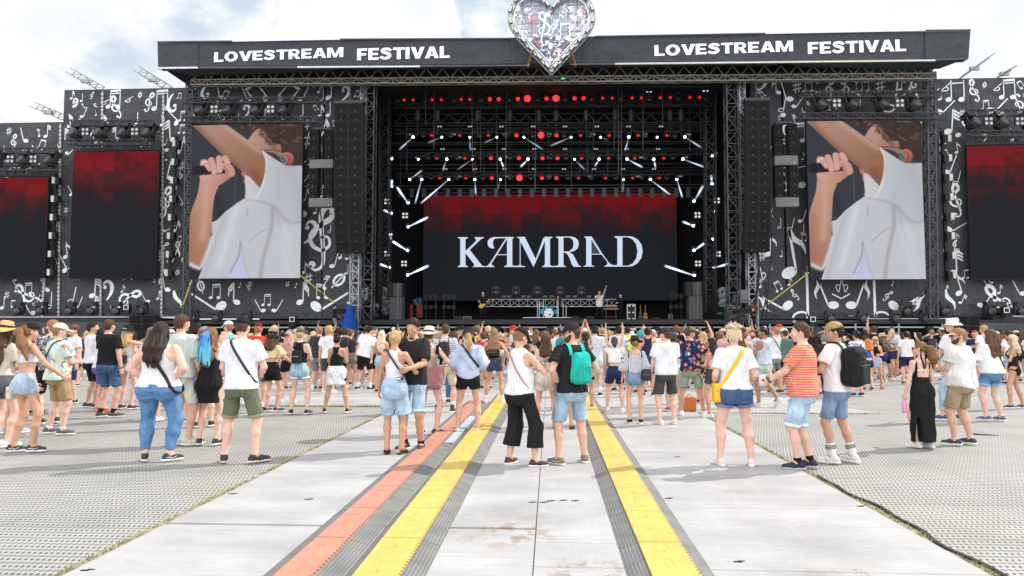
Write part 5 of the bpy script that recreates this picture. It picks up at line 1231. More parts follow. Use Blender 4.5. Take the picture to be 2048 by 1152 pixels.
hn = [('g', 1088, 58, 62, 0, 1), ('q', 1060, 30, 22, 20), ('q', 1118, 32, 20), ('q', 1150, 44, 28, -15), ('B', 1132, 62, 32, 0, 0), ('h', 1070, 80, 30, 30, 1), ('q', 1050, 72, 26, 35, 1), ('c', 1112, 112, 24), ('q', 1090, 114, 26, 45, 1), ('q', 1128, 92, 30, -40), ('h', 1120, 84, 24, -35), ('q', 1107, 90, 18, -25), ('s', 1152, 74, 22, -40), ('b', 1068, 22, 16), ('d', 1086, 90, 8), ('h', 1147, 30, 14), ('e', 1042, 44, 20), ('q', 1036, 34, 14), ('q', 1048, 56, 12), ('c', 1142, 18, 12), ('d', 1168, 56, 7), ('o', 1158, 58, 8), ('d', 1120, 30, 5), ('q', 1098, 25, 14, 20), ('d', 1098, 130, 6), ('q', 1076, 48, 14), ('t', 1034, 24, 14), ('q', 1164, 36, 18, 30), ('b', 1174, 44, 12), ('q', 1060, 96, 14, 40), ('d', 1052, 62, 5), ('d', 1140, 80, 6), ('q', 1104, 70, 14), ('d', 1072, 66, 5), ('h', 1180, 28, 12), ('s', 1112, 50, 14), ('d', 1026, 50, 5), ('q', 1140, 56, 12, 180), ('d', 1108, 122, 5), ('q', 1094, 100, 12, 60), ('x', 1120, 102, 8), ('e', 1158, 18, 14)] + [(r.choice('dqqebh'), 1103 + u, v, r.uniform(5, 13), r.uniform(-60, 60)) for u, v in [(r.uniform(-70, 70), r.uniform(14, 120)) for _ in range(150)] if abs(u) < (72 if v < 55 else 72 - (v - 55) * 1.05)]
BOLD[0] = .8; GL.clear()
put_notes(hw, [h for k, h in enumerate(hn) if k % 4 != 1], 37.30); put_notes(hp, [h for k, h in enumerate(hn) if k % 4 == 1], 37.31)
child(hw.build('lit_notes', glow((.82, .86, 1), 1.5)), HT); child(hp.build('lit_notes', glow((1, .35, .45), 1.0)), HT)
mid = heart_xz(.95, 37.1); n = len(mid)
tot = [0]
for k in range(n): a, b = mid[k], mid[(k + 1) % n]; tot.append(tot[-1] + math.hypot(b[0] - a[0], b[1] - a[1]))
NL = 22
for j in range(NL):
    d = tot[-1] * (j + .5) / NL; k = max(i for i in range(n) if tot[i] <= d); a, b = mid[k], mid[(k + 1) % n]; an = math.atan2(b[1] - a[1], b[0] - a[0]); t = (d - tot[k]) / max(1e-6, tot[k + 1] - tot[k])
    c = (a[0] + (b[0] - a[0]) * t, a[1] + (b[1] - a[1]) * t); Rm = Matrix.Rotation(-an, 3, 'Y'); mb = MB(); mb.box((c[0], 37.0, c[1]), (.36, .16, .17), Rm)
    lo = child(mb.build('strobe_lamp', plain((.12, .12, .13), .5)), HT); mb = MB(); mb.box((c[0], 36.915, c[1]), (.31, .012, .125), Rm); lens = mb.build('lens', plain((.62, .62, .56), .3)); lens.parent = lo; lens.matrix_parent_inverse = Matrix()
mb = MB(); 
for sx in (-1, 1): mb.bar((.13 + sx * 1.05, 37.5, 17.0), (.13 + sx * 1.3, 37.95, 16.4), .09); mb.box((.13 + sx * 1.3, 37.95, 16.35), (.12, .3, .12))
child(mb.build('mounting_arm', plain((.3, .14, .05), .6)), HT)

# ------------------------------------------------------------------ speaker columns
def cabinet_mb(cx, Y, cz, w, h, tilt=0):
    mb = MB(); Rm = Matrix.Rotation(tilt, 3, 'X'); mb.box((cx, Y, cz), (w, .6, h * .955), Rm); mb.m = 1
    mb.box((cx, Y - .302, cz), (w * .93, .01, h * .86), Rm); mb.m = 2; mb.box((cx, Y - .312, cz - h * .33), (.04, .01, .022), Rm); return mb
GR = plain((.012, .012, .014), .85, 0, .12, 6, .1); BODY = plain((.028, .028, .031), .7, 0, .12, 6, .2); BADGE = plain((.4, .4, .4), .5)
def line_array(label, x0, x1, yt, yb, Y, n, skew=0):
    a, b = at(x0, yt, Y), at(x1, yb, Y); root = empty('line_array', ((a.x + b.x) / 2, Y, b.z)); tag(root, label, 'loudspeaker')
    mb = MB(); mb.box(((a.x + b.x) / 2, Y, a.z + .1), (b.x - a.x + .1, .5, .16)); mb.bar(((a.x + b.x) / 2, Y, a.z + .1), ((a.x + b.x) / 2, Y, a.z + 1.6), .06); child(mb.build('rigging_frame', DGREY), root)
    h = (a.z - b.z) / n; w = (b.x - a.x) / 2
    for i in range(n):
        for j in (0, 1):
            t = i / n; child(cabinet_mb(a.x + w * (j + .5) + skew * t * t, Y + .45 * max(0, t - .6) ** 1.5 * 3, a.z - h * (i + .5), w * .97, h).build('speaker_cabinet', [BODY, GR, BADGE]), root)
line_array('tall black speaker column hanging left of the stage opening', 672, 724, 210, 505, 38.6, 16, .12)
line_array('tall black speaker column hanging right of the stage opening', 1489, 1543, 205, 503, 38.6, 16, -.12)
for (x0, x1, lab) in ((623, 667, 'shorter speaker column with two grey boxes beside the left camera screen'), (1545, 1595, 'shorter speaker column with two grey boxes beside the right camera screen')):
    a, b = at(x0, 262 if x0 < 1000 else 250, 39.2), at(x1, 415, 39.2); root = empty('line_array', ((a.x + b.x) / 2, 39.2, b.z)); tag(root, lab, 'loudspeaker'); H_ = a.z - b.z; w = b.x - a.x; z = a.z
    for i in range(8):
        gr = i in (3, 7); h = H_ * (.115 if gr else .128)
        if gr:
            mb = MB(); mb.box(((a.x + b.x) / 2, 39.2, z - h / 2), (w, .5, h * .97)); mb.m = 1; mb.box((b.x - .18, 38.94, z - h * .8), (.07, .01, .05)); child(mb.build('bass_cabinet', [plain((.13, .13, .135), .6), BADGE]), root)
        else:
            for sx in (-1, 1): child(cabinet_mb((a.x + b.x) / 2 + sx * w * .32, 39.2, z - h / 2, w * .35, h).build('speaker_cabinet', [BODY, GR, BADGE]), root)
        z -= h
    mb = MB(); mb.box(((a.x + b.x) / 2, 39.2, a.z + .1), (w * .8, .3, .12)); child(mb.build('rigging_frame', DGREY), root)

# ------------------------------------------------------------------ lamps
YOKE = plain((.022, .022, .025), .5)
def fixture(kind):        # built round its own origin, lens towards -y
    root = empty(kind)
    mb = MB(); mb.box((0, 0, .30), (.30, .24, .14)); mb.box((-.17, 0, .12), (.05, .12, .30)); mb.box((.17, 0, .12), (.05, .12, .30)); mb.build('yoke', YOKE, root)
    mb = MB(); Rm = Matrix.Rotation(R(90), 3, 'X'); mb.lathe([(.0, -.16), (.10, -.16), (.13, -.05), (.14, .14), (.12, .15)], (0, 0, .04), 14, Rm); mb.build('lamp_head', YOKE, root, True)
    return root
PROTO = {}
def lens_mb(r=.115): return MB().lathe([(.0, .17), (r * .7, .165), (r, .15)], (0, 0, .04), 16, Matrix.Rotation(R(90), 3, 'X'))
def beam_mat(s, col=(.62, .78, 1)):
    k = ('beam', s, col)
    if k in MATS: return MATS[k]
    s *= .42; m = bpy.data.materials.new('light_beam'); m.use_nodes = True; nt = m.node_tree; nt.nodes.remove(nt.nodes['Principled BSDF'])
    e = N(nt, 'ShaderNodeEmission'); e.inputs[0].default_value = (*col, 1); e.inputs[1].default_value = s; t = N(nt, 'ShaderNodeBsdfTransparent'); mx = N(nt, 'ShaderNodeAddShader')
    lw = N(nt, 'ShaderNodeLayerWeight'); lw.inputs[0].default_value = .5; f = math_(nt, 'POWER', math_(nt, 'SUBTRACT', 1.0, lw.outputs['Facing']), 1.5)
    fd = N(nt, 'ShaderNodeAttribute'); fd.attribute_name = 'fade'
    nt.links.new(math_(nt, 'MULTIPLY', math_(nt, 'MULTIPLY', f, fd.outputs['Fac']), s), e.inputs[1]); nt.links.new(e.outputs[0], mx.inputs[0]); nt.links.new(t.outputs[0], mx.inputs[1]); nt.links.new(mx.outputs[0], nt.nodes['Material Output'].inputs[0]); MATS[k] = m; return m
for knd, mt in (('dark', plain((.05, .04, .05), .15)), ('r1', glow((1, .012, .012), .85)), ('r2', glow((1, .010, .012), 2.2)), ('r3', glow((1, .012, .014), 5)), ('w', glow((.75, .88, 1), 14))):
    f = fixture('stage_light'); lens_mb({'r1': .10, 'r2': .13, 'r3': .18, 'w': .10}.get(knd, .115)).build('lens', mt, f, True); PROTO[knd] = f  # larger red lenses are oversized: the halo is put into their shape
ORD = ['first', 'second', 'third', 'fourth', 'fifth', 'sixth', 'seventh', 'eighth', 'ninth', 'tenth', 'eleventh', 'twelfth', 'thirteenth', 'fourteenth', 'fifteenth', 'sixteenth', 'seventeenth', 'eighteenth', 'nineteenth', 'twentieth', 'twenty-first', 'twenty-second', 'twenty-third']
used = {}
def place_light(knd, px, py, Y, label, group, sc=1.0, rx=0, rz=0):
    r = copy_tree(PROTO[knd]); r.location = at(px, py, Y); r.scale = (sc,) * 3; r.rotation_euler = (rx, 0, rz); r.name = 'stage_light'; tag(r, label, 'stage light', group); return r
def beam(o, px, py, Y, ex, ey, s, w0=.035, w1=.08, dy=-.6):
    a, b = at(px, py, Y) + Vector((0, -.2, 0)), at(ex, ey, Y + dy); t = (b - a).normalized(); u = t.cross(Vector((0, 1, .1))).normalized(); v = t.cross(u); vs, fs, fa = [], [], []; NR, NS = 9, 12
    for k in range(NR):
        q = k / (NR - 1); c = a.lerp(b, q); w = w0 + (w1 - w0) * q
        for i in range(NS): an = 2 * math.pi * i / NS; vs.append(c + u * math.cos(an) * w + v * math.sin(an) * w); fa.append(0 if k == NR - 1 else .45 + 1.1 * math.exp(-((q - .62) / .24) ** 2))
    for k in range(NR - 1):
        for i in range(NS): fs.append((k * NS + i, k * NS + (i + 1) % NS, (k + 1) * NS + (i + 1) % NS, (k + 1) * NS + i))
    be = MB().add(vs, fs).build('light_beam', beam_mat(s), None, True); be.data.attributes.new('fade', 'FLOAT', 'POINT').data.foreach_set('value', fa); be.parent = o; be.matrix_parent_inverse = (Matrix.Translation(o.location) @ Matrix.Scale(o.scale.x, 4)).inverted()
rows = [('top', 44, [(809, 1), (827, 1), (865, 1), (883, 1), (923, 1), (940, 1), (980, 2), (998, 2), (1036, 2), (1055, 3), (1093, 2), (1112, 3), (1149, 2), (1167, 2), (1205, 1), (1224, 1), (1264, 1), (1282, 1), (1320, 1), (1340, 1), (1379, 1), (1398, 1)], lambda x: 202.5 - (x - 809) * .009),
        ('second', 46, [(864, 1), (920, 1), (977, 1), (1033, 2), (1082, 3), (1113, 2), (1161, 1), (1218, 1), (1276, 1), (1333, 1)], lambda x: 273),
        ('third', 48, [(874, 1), (930, 1), (982, 2), (1038, 2), (1085, 2), (1115, 2), (1163, 1), (1217, 1), (1269, 1), (1327, 1)], lambda x: 318.5),
        ('lowest', 50, [(880, 1), (932, 1), (984, 2), (1039, 3), (1084, 2), (1113, 2), (1157, 1), (1211, 1), (1265, 1), (1318, 1)], lambda x: 358)]
for nm, Y, L_, fy in rows:
    for i, (x, k) in enumerate(L_):
        o = place_light('r%d' % k, x, fy(x), Y, f'{ORD[i]} red stage light from the left in the {nm} row above the stage', 'red lights above the stage', .95 if k < 3 else 1.15)
for i, x in enumerate((796, 851, 909, 963, 1019, 1075, 1130, 1183, 1242, 1298, 1355, 1411)):
    place_light('dark', x, 204 - (x - 796) * .009, 44, f'{ORD[i]} unlit moving light from the left in the top row above the stage', 'unlit lights above the stage', 1.2)
for nm, y, Y, L_ in (('second', 274, 46, (847, 902, 960, 1012, 1066, 1098, 1128, 1180, 1238, 1290, 1350)), ('third', 318, 48, (856, 914, 962, 1020, 1070, 1101, 1132, 1184, 1238, 1290, 1346)), ('lowest', 358, 50, (862, 914, 966, 1020, 1062, 1098, 1136, 1182, 1232, 1284, 1334))):
    for i, x in enumerate(L_): place_light('dark', x, y, Y, f'{ORD[i]} unlit light from the left, {nm} row above the stage', 'unlit lights above the stage', .95)
WB = {('second', 276, 46): [(827, 798, 300, .8), (884, 855, 286, .3), (940, 941, 302, .5), (994, 968, 286, .3), (1048, 1087, 300, .5), (1142, 1100, 292, .5), (1201, 1215, 280, .2), (1257, 1250, 302, .8), (1314, 0, 0, 0), (1369, 1404, 296, .7)],
      ('third', 320, 48): [(837, 0, 0, 0), (894, 885, 342, .6), (945, 914, 340, .3), (1001, 1007, 334, 2.5), (1056, 1041, 334, 2.5), (1149, 1170, 340, .5), (1198, 1190, 332, 2), (1254, 1286, 335, 1.6), (1307, 1311, 335, 2), (1365, 1411, 335, 1)],
      ('lowest', 360.5, 50): [(820, 845, 340, .8), (844, 830, 408, 1.2), (898, 840, 408, 1.6), (950, 952, 391, 1.0), (1001, 995, 380, .2), (1247, 1246, 385, .3), (1300, 1341, 390, 1.3), (1353, 1365, 396, 1.5)]}
for (nm, y, Y), L_ in WB.items():
    for i, (x, ex, ey, s) in enumerate(L_):
        o = place_light('w', x, y, Y, f'{ORD[i]} white spotlight from the left, {nm} row above the stage', 'white spotlights above the stage', .62 if s < .6 else .8)
        if s: beam(o, x, y, Y, ex, ey, s)
SL = [(784, 319, 0, 0, 0), (784, 374, 784, 360, 3), (817, 407, 793, 373, 2.4), (783, 428, 767, 420, 3), (817, 455, 857, 434, 3), (782, 470, 782, 478, 2), (816, 502, 784, 482, 4), (780, 536, 759, 528, 4), (816, 551, 858, 531, 4)]
SR = [(1424, 314, 1434, 305, .6), (1423, 369, 1422, 350, 1.5), (1387, 404, 1407, 370, 1.3), (1427, 424, 0, 0, 0), (1386, 453, 1365, 443, 2.4), (1425, 480, 0, 0, 0), (1387, 502, 1409, 486, 2.4), (1427, 536, 1460, 527, 2.4), (1388, 552, 1328, 531, 3.2)]
for side, L_ in (('left', SL), ('right', SR)):
    for i, (x, y, ex, ey, s) in enumerate(L_):
        o = place_light('w', x, y, 44.6, f'{ORD[i]} white spotlight from the top on the {side} side ladder of the stage', 'white spotlights on the side ladders', .75)
        if s: beam(o, x, y, 44.6, ex, ey, s, .045, .09)
# blinders of four, pairs, strobes
def bl(lamps, w, px, py, Y, label, group, on=1.6):
    mb = MB(); c = at(px, py, Y); root = empty('blinder_light', c); mb.box((0, .06, 0), (w, .1, w if lamps == 4 else w * .5)); mb.build('housing', YOKE, root)
    for i in (-1, 1):
        for j in ((-1, 1) if lamps == 4 else (0,)):
            q = MB(); q.lathe([(0, .03), (w * .13, .025), (w * .17, 0)], (i * w * .25, 0, j * w * .25), 10, Matrix.Rotation(R(90), 3, 'X')); q.build('lamp', glow((.9, .92, .95), on), root)
    tag(root, label, 'blinder', group)
for i, (x, y) in enumerate(((797, 182), (907, 181), (1043, 178), (1183, 180), (1298, 179), (1411, 177))): bl(4, .46, x, y, 43.9, f'{ORD[i]} four-lamp blinder from the left above the top row of lights', 'four-lamp blinders above the stage')
for i, (x, y) in enumerate(((774, 403), (810, 431), (774, 507), (808, 527))): bl(4, .42, x, y, 44.4, f'{ORD[i]} four-lamp blinder from the top on the left stage ladder', 'four-lamp blinders on the ladders', .9)
for i, (x, y) in enumerate(((1434, 401), (1395, 430), (1436, 508), (1396, 527))): bl(4, .42, x, y, 44.4, f'{ORD[i]} four-lamp blinder from the top on the right stage ladder', 'four-lamp blinders on the ladders', .9)
for nm, y, Y, L_ in (('upper', 253, 45.9, (879, 940, 1003, 1066, 1130, 1194, 1257, 1322)), ('middle', 298, 47.9, (885, 947, 1008, 1069, 1130, 1192, 1253, 1316)), ('lower', 338, 49.9, (891, 950, 1009, 1068, 1128, 1188, 1246, 1308))):
    for i, x in enumerate(L_): bl(2, .34, x, y, Y, f'{ORD[i]} small two-lamp blinder from the left in the {nm} blinder row', 'two-lamp blinders above the stage', .5)
for nm, y, Y, L_ in (('upper', 269, 46, (823, 907, 1010, 1098, 1186, 1290, 1377)), ('middle', 315, 48, (835, 918, 1015, 1099, 1185, 1283, 1371)), ('lower', 353, 50, (841, 919, 1016, 1097, 1180, 1277, 1360))):
    for i, x in enumerate(L_):
        c = at(x, y, Y); mb = MB(); mb.box((0, 0, 0), (.32, .1, .12)); o = mb.build('strobe_panel', plain((.42, .41, .38), .4)); o.location = c; tag(o, f'{ORD[i]} pale strobe panel from the left in the {nm} strobe row', 'strobe', 'strobe panels above the stage')
DM = plain((.055, .056, .06), .5, .5); DM2 = plain((.10, .10, .098), .5, .5)
for y, Y, lab in ((168, 43.9, 'above the top row of red lights'), (192, 44.2, 'carrying the top row of red lights'), (210, 44.4, 'just below the top row of red lights'), (262, 46.3, 'carrying the second row of lights'), (309, 48.3, 'carrying the third row of lights'), (349, 50.3, 'carrying the lowest row of lights')):
    truss('lighting_truss', f'black horizontal lighting truss {lab}', pxz(792, y + 2, Y), pxz(1412, y - 4, Y), .34, .3, .6, .022, DM)
mb = MB(); n = 20
for i in range(n):
    x0, x1 = 790 + 620 * i / n, 790 + 620 * (i + 1) / n; xm = (x0 + x1) / 2; mb.bar(pxz(x0, 246, 47), pxz(xm, 229, 47), .07); mb.bar(pxz(xm, 229, 47), pxz(x1, 246, 47), .07)
mb.bar(pxz(790, 229, 47), pxz(1410, 226, 47), .08); mb.bar(pxz(790, 247, 47), pxz(1410, 245, 47), .08); tag(mb.build('roof_truss', DM2), 'dim zigzag roof truss between the first and second light rows', 'truss')
# hoists and cables inside the roof
for i, x in enumerate((835, 875, 955, 1020, 1078, 1112, 1172, 1230, 1262, 1340, 1362)):
    c = at(x, 232, 45); mb = MB(); mb.cyl(c + Vector((0, 0, -.3)), c + Vector((0, 0, .35)), .16, 10); mb.bar(c, c + Vector((0, 0, 2.2)), .03); mb.bar(c, c + Vector((0, 0, -1.4)), .03); tag(mb.build('chain_hoist', DM2), f'{ORD[i]} chain hoist from the left hanging under the dim roof truss', 'hoist', 'hoists in the roof')
# side lighting bars on wings
def wing_bar(lab, x0, x1, y1, y2, Y, heads, blind):
    truss('lighting_truss', f'upper black lighting truss {lab}', pxz(x0, y1, Y), pxz(x1, y1 - 1, Y), .34, .3, .5, .025, DGREY); truss('lighting_truss', f'lower black lighting truss {lab}', pxz(x0 - 4, y2, Y), pxz(x1 + 4, y2, Y), .34, .3, .5, .025, DGREY)
    for i, x in enumerate(heads): place_light('dark', x, y1 + 24, Y - .2, f'{ORD[i]} black unlit light from left, truss {lab}', 'unlit moving lights on the side trusses', 2.1, R(-25), R(18 if x > 1000 else -18))
    for i, x in enumerate(blind): bl(4, .5, x, y1 + 16, Y - .3, f'{ORD[i]} blinder from left, truss {lab}', 'four-lamp blinders on the side trusses', .6)
wing_bar('over the tall left red screen', 142, 305, 247, 285, 40, (150, 199, 247, 296), (170, 269))
wing_bar('at the far left over the low red screen', -60, 118, 302, 337, 40, (-10, 46, 100), (20, 66))
wing_bar('over the left camera screen', 372, 640, 202, 240, 39.2, (402, 457, 512, 568), (428, 541))
wing_bar('over the right camera screen', 1600, 1880, 190, 233, 39.2, (1642, 1705, 1765, 1828), (1674, 1800))
wing_bar('over the far right red screen', 1940, 2110, 226, 268, 40, (1947, 2003, 2060), (1978, 2040))
# columns of small boxes down the wing walls
for x0, x1, y0, y1, n, lab in ((353, 338, 288, 546, 8, 'left wing wall beside the tower'), (113, 103, 362, 545, 6, 'left wing wall between the two red screens'), (1892, 1902, 278, 550, 8, 'right wing wall beside the tower')):
    mb = MB(); mb.bar(at(x0 - (0 if x0 < 1000 else 8), y0 - 16, 40.9), at(x1 - (0 if x0 < 1000 else 8), y1 + 14, 40.9), .16); tag(mb.build('lamp_post', BLACK), f'black vertical bar carrying lamps on the {lab}', 'bar')
    for i in range(n):
        t = i / (n - 1); c = at(x0 + (x1 - x0) * t, y0 + (y1 - y0) * t, 40.7); root = empty('wall_lamp', c); mb = MB(); mb.box((.12 if x0 < 1000 else -.12, 0, 0), (.22, .3, .40)); mb.build('housing', BLACK, root); mb = MB(); mb.box((-.06 if x0 < 1000 else .10, -.06, 0), (.17, .3, .38)); mb.build('lens', plain((.5, .5, .47), .35), root)
        tag(root, f'{ORD[i]} pale lamp from the top, {lab}', 'lamp', 'boxy lamps down the wing walls')
# fixtures along the ledge
i = 0
for L_, y, lab in (((38, 83, 141, 184, 234, 284), 617, 'left ledge'), ((1812, 1887, 1980, 2000, 2040), 618, 'far right ledge')):
    for i, x in enumerate(L_): place_light('dark', x, y + 8, 40.6, f'{ORD[i]} moving light from the left standing on the {lab} below the banner', 'moving lights along the ledge', 1.7)
for L_, y, lab in (((388, 434, 494), 635, 'left'), ((1660, 1725, 1790, 1850), 636, 'right')):
    for i, x in enumerate(L_): place_light('dark', x, y + 4, 40.1, f'{ORD[i]} moving light from the left at the rail below the {lab} camera screen', 'moving lights along the rail', 1.5)
for i, (x, y) in enumerate(((586, 640), (255, 616), (1624, 640), (2010, 622))):
    c = at(x, y, 39.9); mb = MB(); mb.box((0, 0, 0), (.34, .3, .42)); mb.m = 1; mb.box((0, -.155, .04), (.30, .01, .28)); mb.m = 0; mb.box((0, -.162, .04), (.22, .01, .2)); mb.box((0, -.1, -.3), (.4, .3, .12)); o = mb.build('floodlight', [BLACK, plain((.7, .72, .74), .4)]); o.location = c; tag(o, ['small boxed floodlight on the rail right of the left camera screen', 'small boxed floodlight on the ledge of the left wing', 'small boxed floodlight at the rail under the right camera screen', 'small boxed floodlight on the ledge of the far right wing'][i], 'floodlight')
# exit light
c = at(1126, 157, 39.0); mb = MB(); mb.box((0, 0, 0), (.2, .06, .09)); o = mb.build('exit_light', glow((.05, .8, .2), .9)); o.location = c; tag(o, 'small green light on the truss right of the heart tip', 'light')
# big subwoofers at the wing edges
for x0, x1, y0, y1, lab in ((262, 312, 631, 680, 'below the left wing banner'), (1908, 1958, 632, 690, 'below the right wing banner')):
    a, b = at(x0, y0, 39.7), at(x1, y1, 39.7)
    for j in (0, 1):
        w = (b.x - a.x) / 2; mb = MB(); mb.box((a.x + w * (j + .5), 39.9, (a.z + b.z) / 2 ), (w * .95, .8, a.z - b.z)); mb.m = 1
        for q in range(3): mb.box((a.x + w * (j + .5), 39.49, b.z + (a.z - b.z) * (q + .5) / 3), (w * .82, .01, (a.z - b.z) * .29))
        tag(mb.build('subwoofer', [BODY, GR]), f'{"left" if j == 0 else "right"} one of two black subwoofer stacks {lab}', 'subwoofer')
# yellow ratchet straps and cables
for (a, b, lab) in (((596, 547), (668, 605), 'left camera screen'), ((1618, 545), (1520, 620), 'right camera screen'), ((384, 560), (366, 610), 'left lattice tower')):
    mb = MB(); mb.bar(at(*a, 39.3), at(*b, 39.0), .05); tag(mb.build('ratchet_strap', fabric((.5, .38, .08))), f'yellow tie-down strap running from the foot of the {lab}', 'strap')
for i, (x, y0, y1) in enumerate(((640, 415, 640), (1515, 500, 650), (1530, 560, 650), (1541, 420, 640), (1480, 500, 610))):
    mb = MB(); a, b = at(x, y0, 38.9), at(x + (-4 if x > 1000 else 8), y1, 38.9); pts = [a.lerp(b, t) + Vector((.1 * math.sin(t * 5), 0, 0)) for t in np.linspace(0, 1, 9)]; mb.tube(pts, .035 if i != 1 else .07, 5); tag(mb.build('cable', BLACK), ['cable hanging from the short left speaker column', 'thick cable bundle below the right speaker column', 'thin cable beside the thick bundle on the right', 'cable hanging from the short right speaker column', 'cable at the right edge of the stage opening'][i], 'cable')
# ------------------------------------------------------------------ ground
def mat_ground():
    m, nt, b = newmat('plastic_mats'); L = nt.links; v = coords(nt); sp = N(nt, 'ShaderNodeSeparateXYZ'); L.new(v, sp.inputs[0]); X, Y = sp.outputs[0], sp.outputs[1]
    vv = math_(nt, 'DIVIDE', Y, .076); row = math_(nt, 'FLOOR', vv); odd = math_(nt, 'MODULO', row, 2.0)
    uu = math_(nt, 'ADD', math_(nt, 'DIVIDE', X, .046), math_(nt, 'MULTIPLY', odd, .5))
    fu = math_(nt, 'SUBTRACT', math_(nt, 'FRACT', uu), .5); fv = math_(nt, 'SUBTRACT', math_(nt, 'FRACT', vv), .5)
    sg = math_(nt, 'SUBTRACT', math_(nt, 'MULTIPLY', odd, 2.0), 1.0)
    a = math_(nt, 'ADD', fu, math_(nt, 'MULTIPLY', math_(nt, 'MULTIPLY', fv, .55), sg))
    d = math_(nt, 'SQRT', math_(nt, 'ADD', math_(nt, 'POWER', math_(nt, 'DIVIDE', a, .33), 2.0), math_(nt, 'POWER', math_(nt, 'DIVIDE', fv, .33), 2.0)))
    hole = ramp(nt, d, [(.75, (1, 1, 1)), (1.0, (0, 0, 0))])
    n = noise(nt, v, .9, 5, .6); n2 = noise(nt, v, 14, 4, .6)
    base = ramp(nt, n, [(.3, (.29, .288, .27)), (.7, (.42, .417, .40))]); base = mixc(nt, math_(nt, 'MULTIPLY', n2, .4), base, (.36, .355, .335))
    dirt = ramp(nt, noise(nt, v, .35, 6, .7), [(.55, (0, 0, 0)), (.72, (.5, .5, .5))]); base = mixc(nt, dirt, base, (.44, .39, .30))
    # seams of the mats
    su = math_(nt, 'LESS_THAN', math_(nt, 'FRACT', math_(nt, 'DIVIDE', math_(nt, 'ADD', X, math_(nt, 'MULTIPLY', Y, .0)), 2.4)), .006); sv = math_(nt, 'LESS_THAN', math_(nt, 'FRACT', math_(nt, 'DIVIDE', Y, 1.2)), .014)
    base = mixc(nt, math_(nt, 'MULTIPLY', math_(nt, 'MAXIMUM', su, sv), .5), base, (.16, .15, .13))
    base = mixc(nt, math_(nt, 'MULTIPLY', hole, .88), base, (.055, .055, .05)); L.new(base, b.inputs['Base Color']); b.inputs['Roughness'].default_value = .6
    bump(nt, b, math_(nt, 'SUBTRACT', 1.0, hole), .5, .01); return m
def road_mat():
    m, nt, b = newmat('aluminium_track'); L = nt.links; v = coords(nt); sp = N(nt, 'ShaderNodeSeparateXYZ'); L.new(v, sp.inputs[0]); X, Y = sp.outputs[0], sp.outputs[1]
    rib = math_(nt, 'SINE', math_(nt, 'MULTIPLY', Y, 2 * math.pi / .045))
    n = noise(nt, coords(nt, (.6, 1, 1)), 1.3, 6, .62); n2 = noise(nt, coords(nt, (4, .5, 1)), 2.0, 5, .7); n3 = noise(nt, coords(nt, (.5, 9, 1)), 2.5, 4, .6)
    base = ramp(nt, n, [(.3, (.34, .34, .34)), (.5, (.44, .44, .446)), (.68, (.53, .53, .535))])
    base = mixc(nt, ramp(nt, n3, [(.45, (0, 0, 0)), (.75, (.35, .35, .35))]), base, (.38, .37, .35)); base = mixc(nt, ramp(nt, n2, [(.55, (0, 0, 0)), (.8, (.3, .3, .3))]), base, (.68, .68, .69))
    mud = ramp(nt, noise(nt, coords(nt, (1, .7, 1)), 5, 7, .75), [(.50, (0, 0, 0)), (.57, (1, 1, 1))])
    area = None
    for c, r in (((-.35, 5.95, .02), .55), ((.25, 5.0, .02), .45), ((2.0, 5.1, .02), .3)):
        d = N(nt, 'ShaderNodeVectorMath', operation='DISTANCE'); L.new(v, d.inputs[0]); d.inputs[1].default_value = c; q = ramp(nt, math_(nt, 'DIVIDE', d.outputs['Value'], r), [(.3, (1, 1, 1)), (1, (0, 0, 0))]); area = q if area is None else math_(nt, 'MAXIMUM', area, q)
    base = mixc(nt, math_(nt, 'MULTIPLY', math_(nt, 'MULTIPLY', mud, area), .8), base, (.30, .20, .11))
    ln = math_(nt, 'LESS_THAN', math_(nt, 'FRACT', math_(nt, 'ADD', math_(nt, 'DIVIDE', Y, .59), math_(nt, 'MULTIPLY', math_(nt, 'GREATER_THAN', X, -.12), .35))), .022)
    base = mixc(nt, math_(nt, 'MULTIPLY', ln, math_(nt, 'MULTIPLY', n2, .7)), base, (.24, .24, .235))
    scr_ = ramp(nt, noise(nt, coords(nt, (22, 1.2, 1), rot=(0, 0, .15)), 1.6, 4, .6), [(.64, (0, 0, 0)), (.70, (.4, .4, .4))]); base = mixc(nt, scr_, base, (.36, .35, .335))
    sp2 = ramp(nt, noise(nt, v, 38, 2, .5), [(.72, (0, 0, 0)), (.76, (.7, .7, .7))]); base = mixc(nt, sp2, base, (.22, .20, .17))
    base = mixc(nt, math_(nt, 'MULTIPLY', math_(nt, 'GREATER_THAN', rib, .3), .14), base, (.26, .26, .26))
    L.new(base, b.inputs['Base Color']); b.inputs['Roughness'].default_value = .5; b.inputs['Metallic'].default_value = .12
    bump(nt, b, math_(nt, 'MULTIPLY', rib, 1.0), .25, .006); return m
mb = MB(); mb.add([(-400, -60, 0), (400, -60, 0), (400, 900, 0), (-400, 900, 0)], [(0, 1, 2, 3)]); tag(mb.build('ground', mat_ground()), kind='structure')
RM = road_mat(); RT = .018
def sheet(polys, z0, z1, name, m):
    mb = MB()
    for P in polys:
        n = len(P); mb.add([(x, y, z0) for x, y in P] + [(x, y, z1) for x, y in P], [tuple(range(n, 2 * n))] + [(i, (i + 1) % n, n + (i + 1) % n, n + i) for i in range(n)])
    return mb.build(name, m)
rr = random.Random(11); polys = []
cols = [(-3.36, -.13), (-.12, 3.03)]
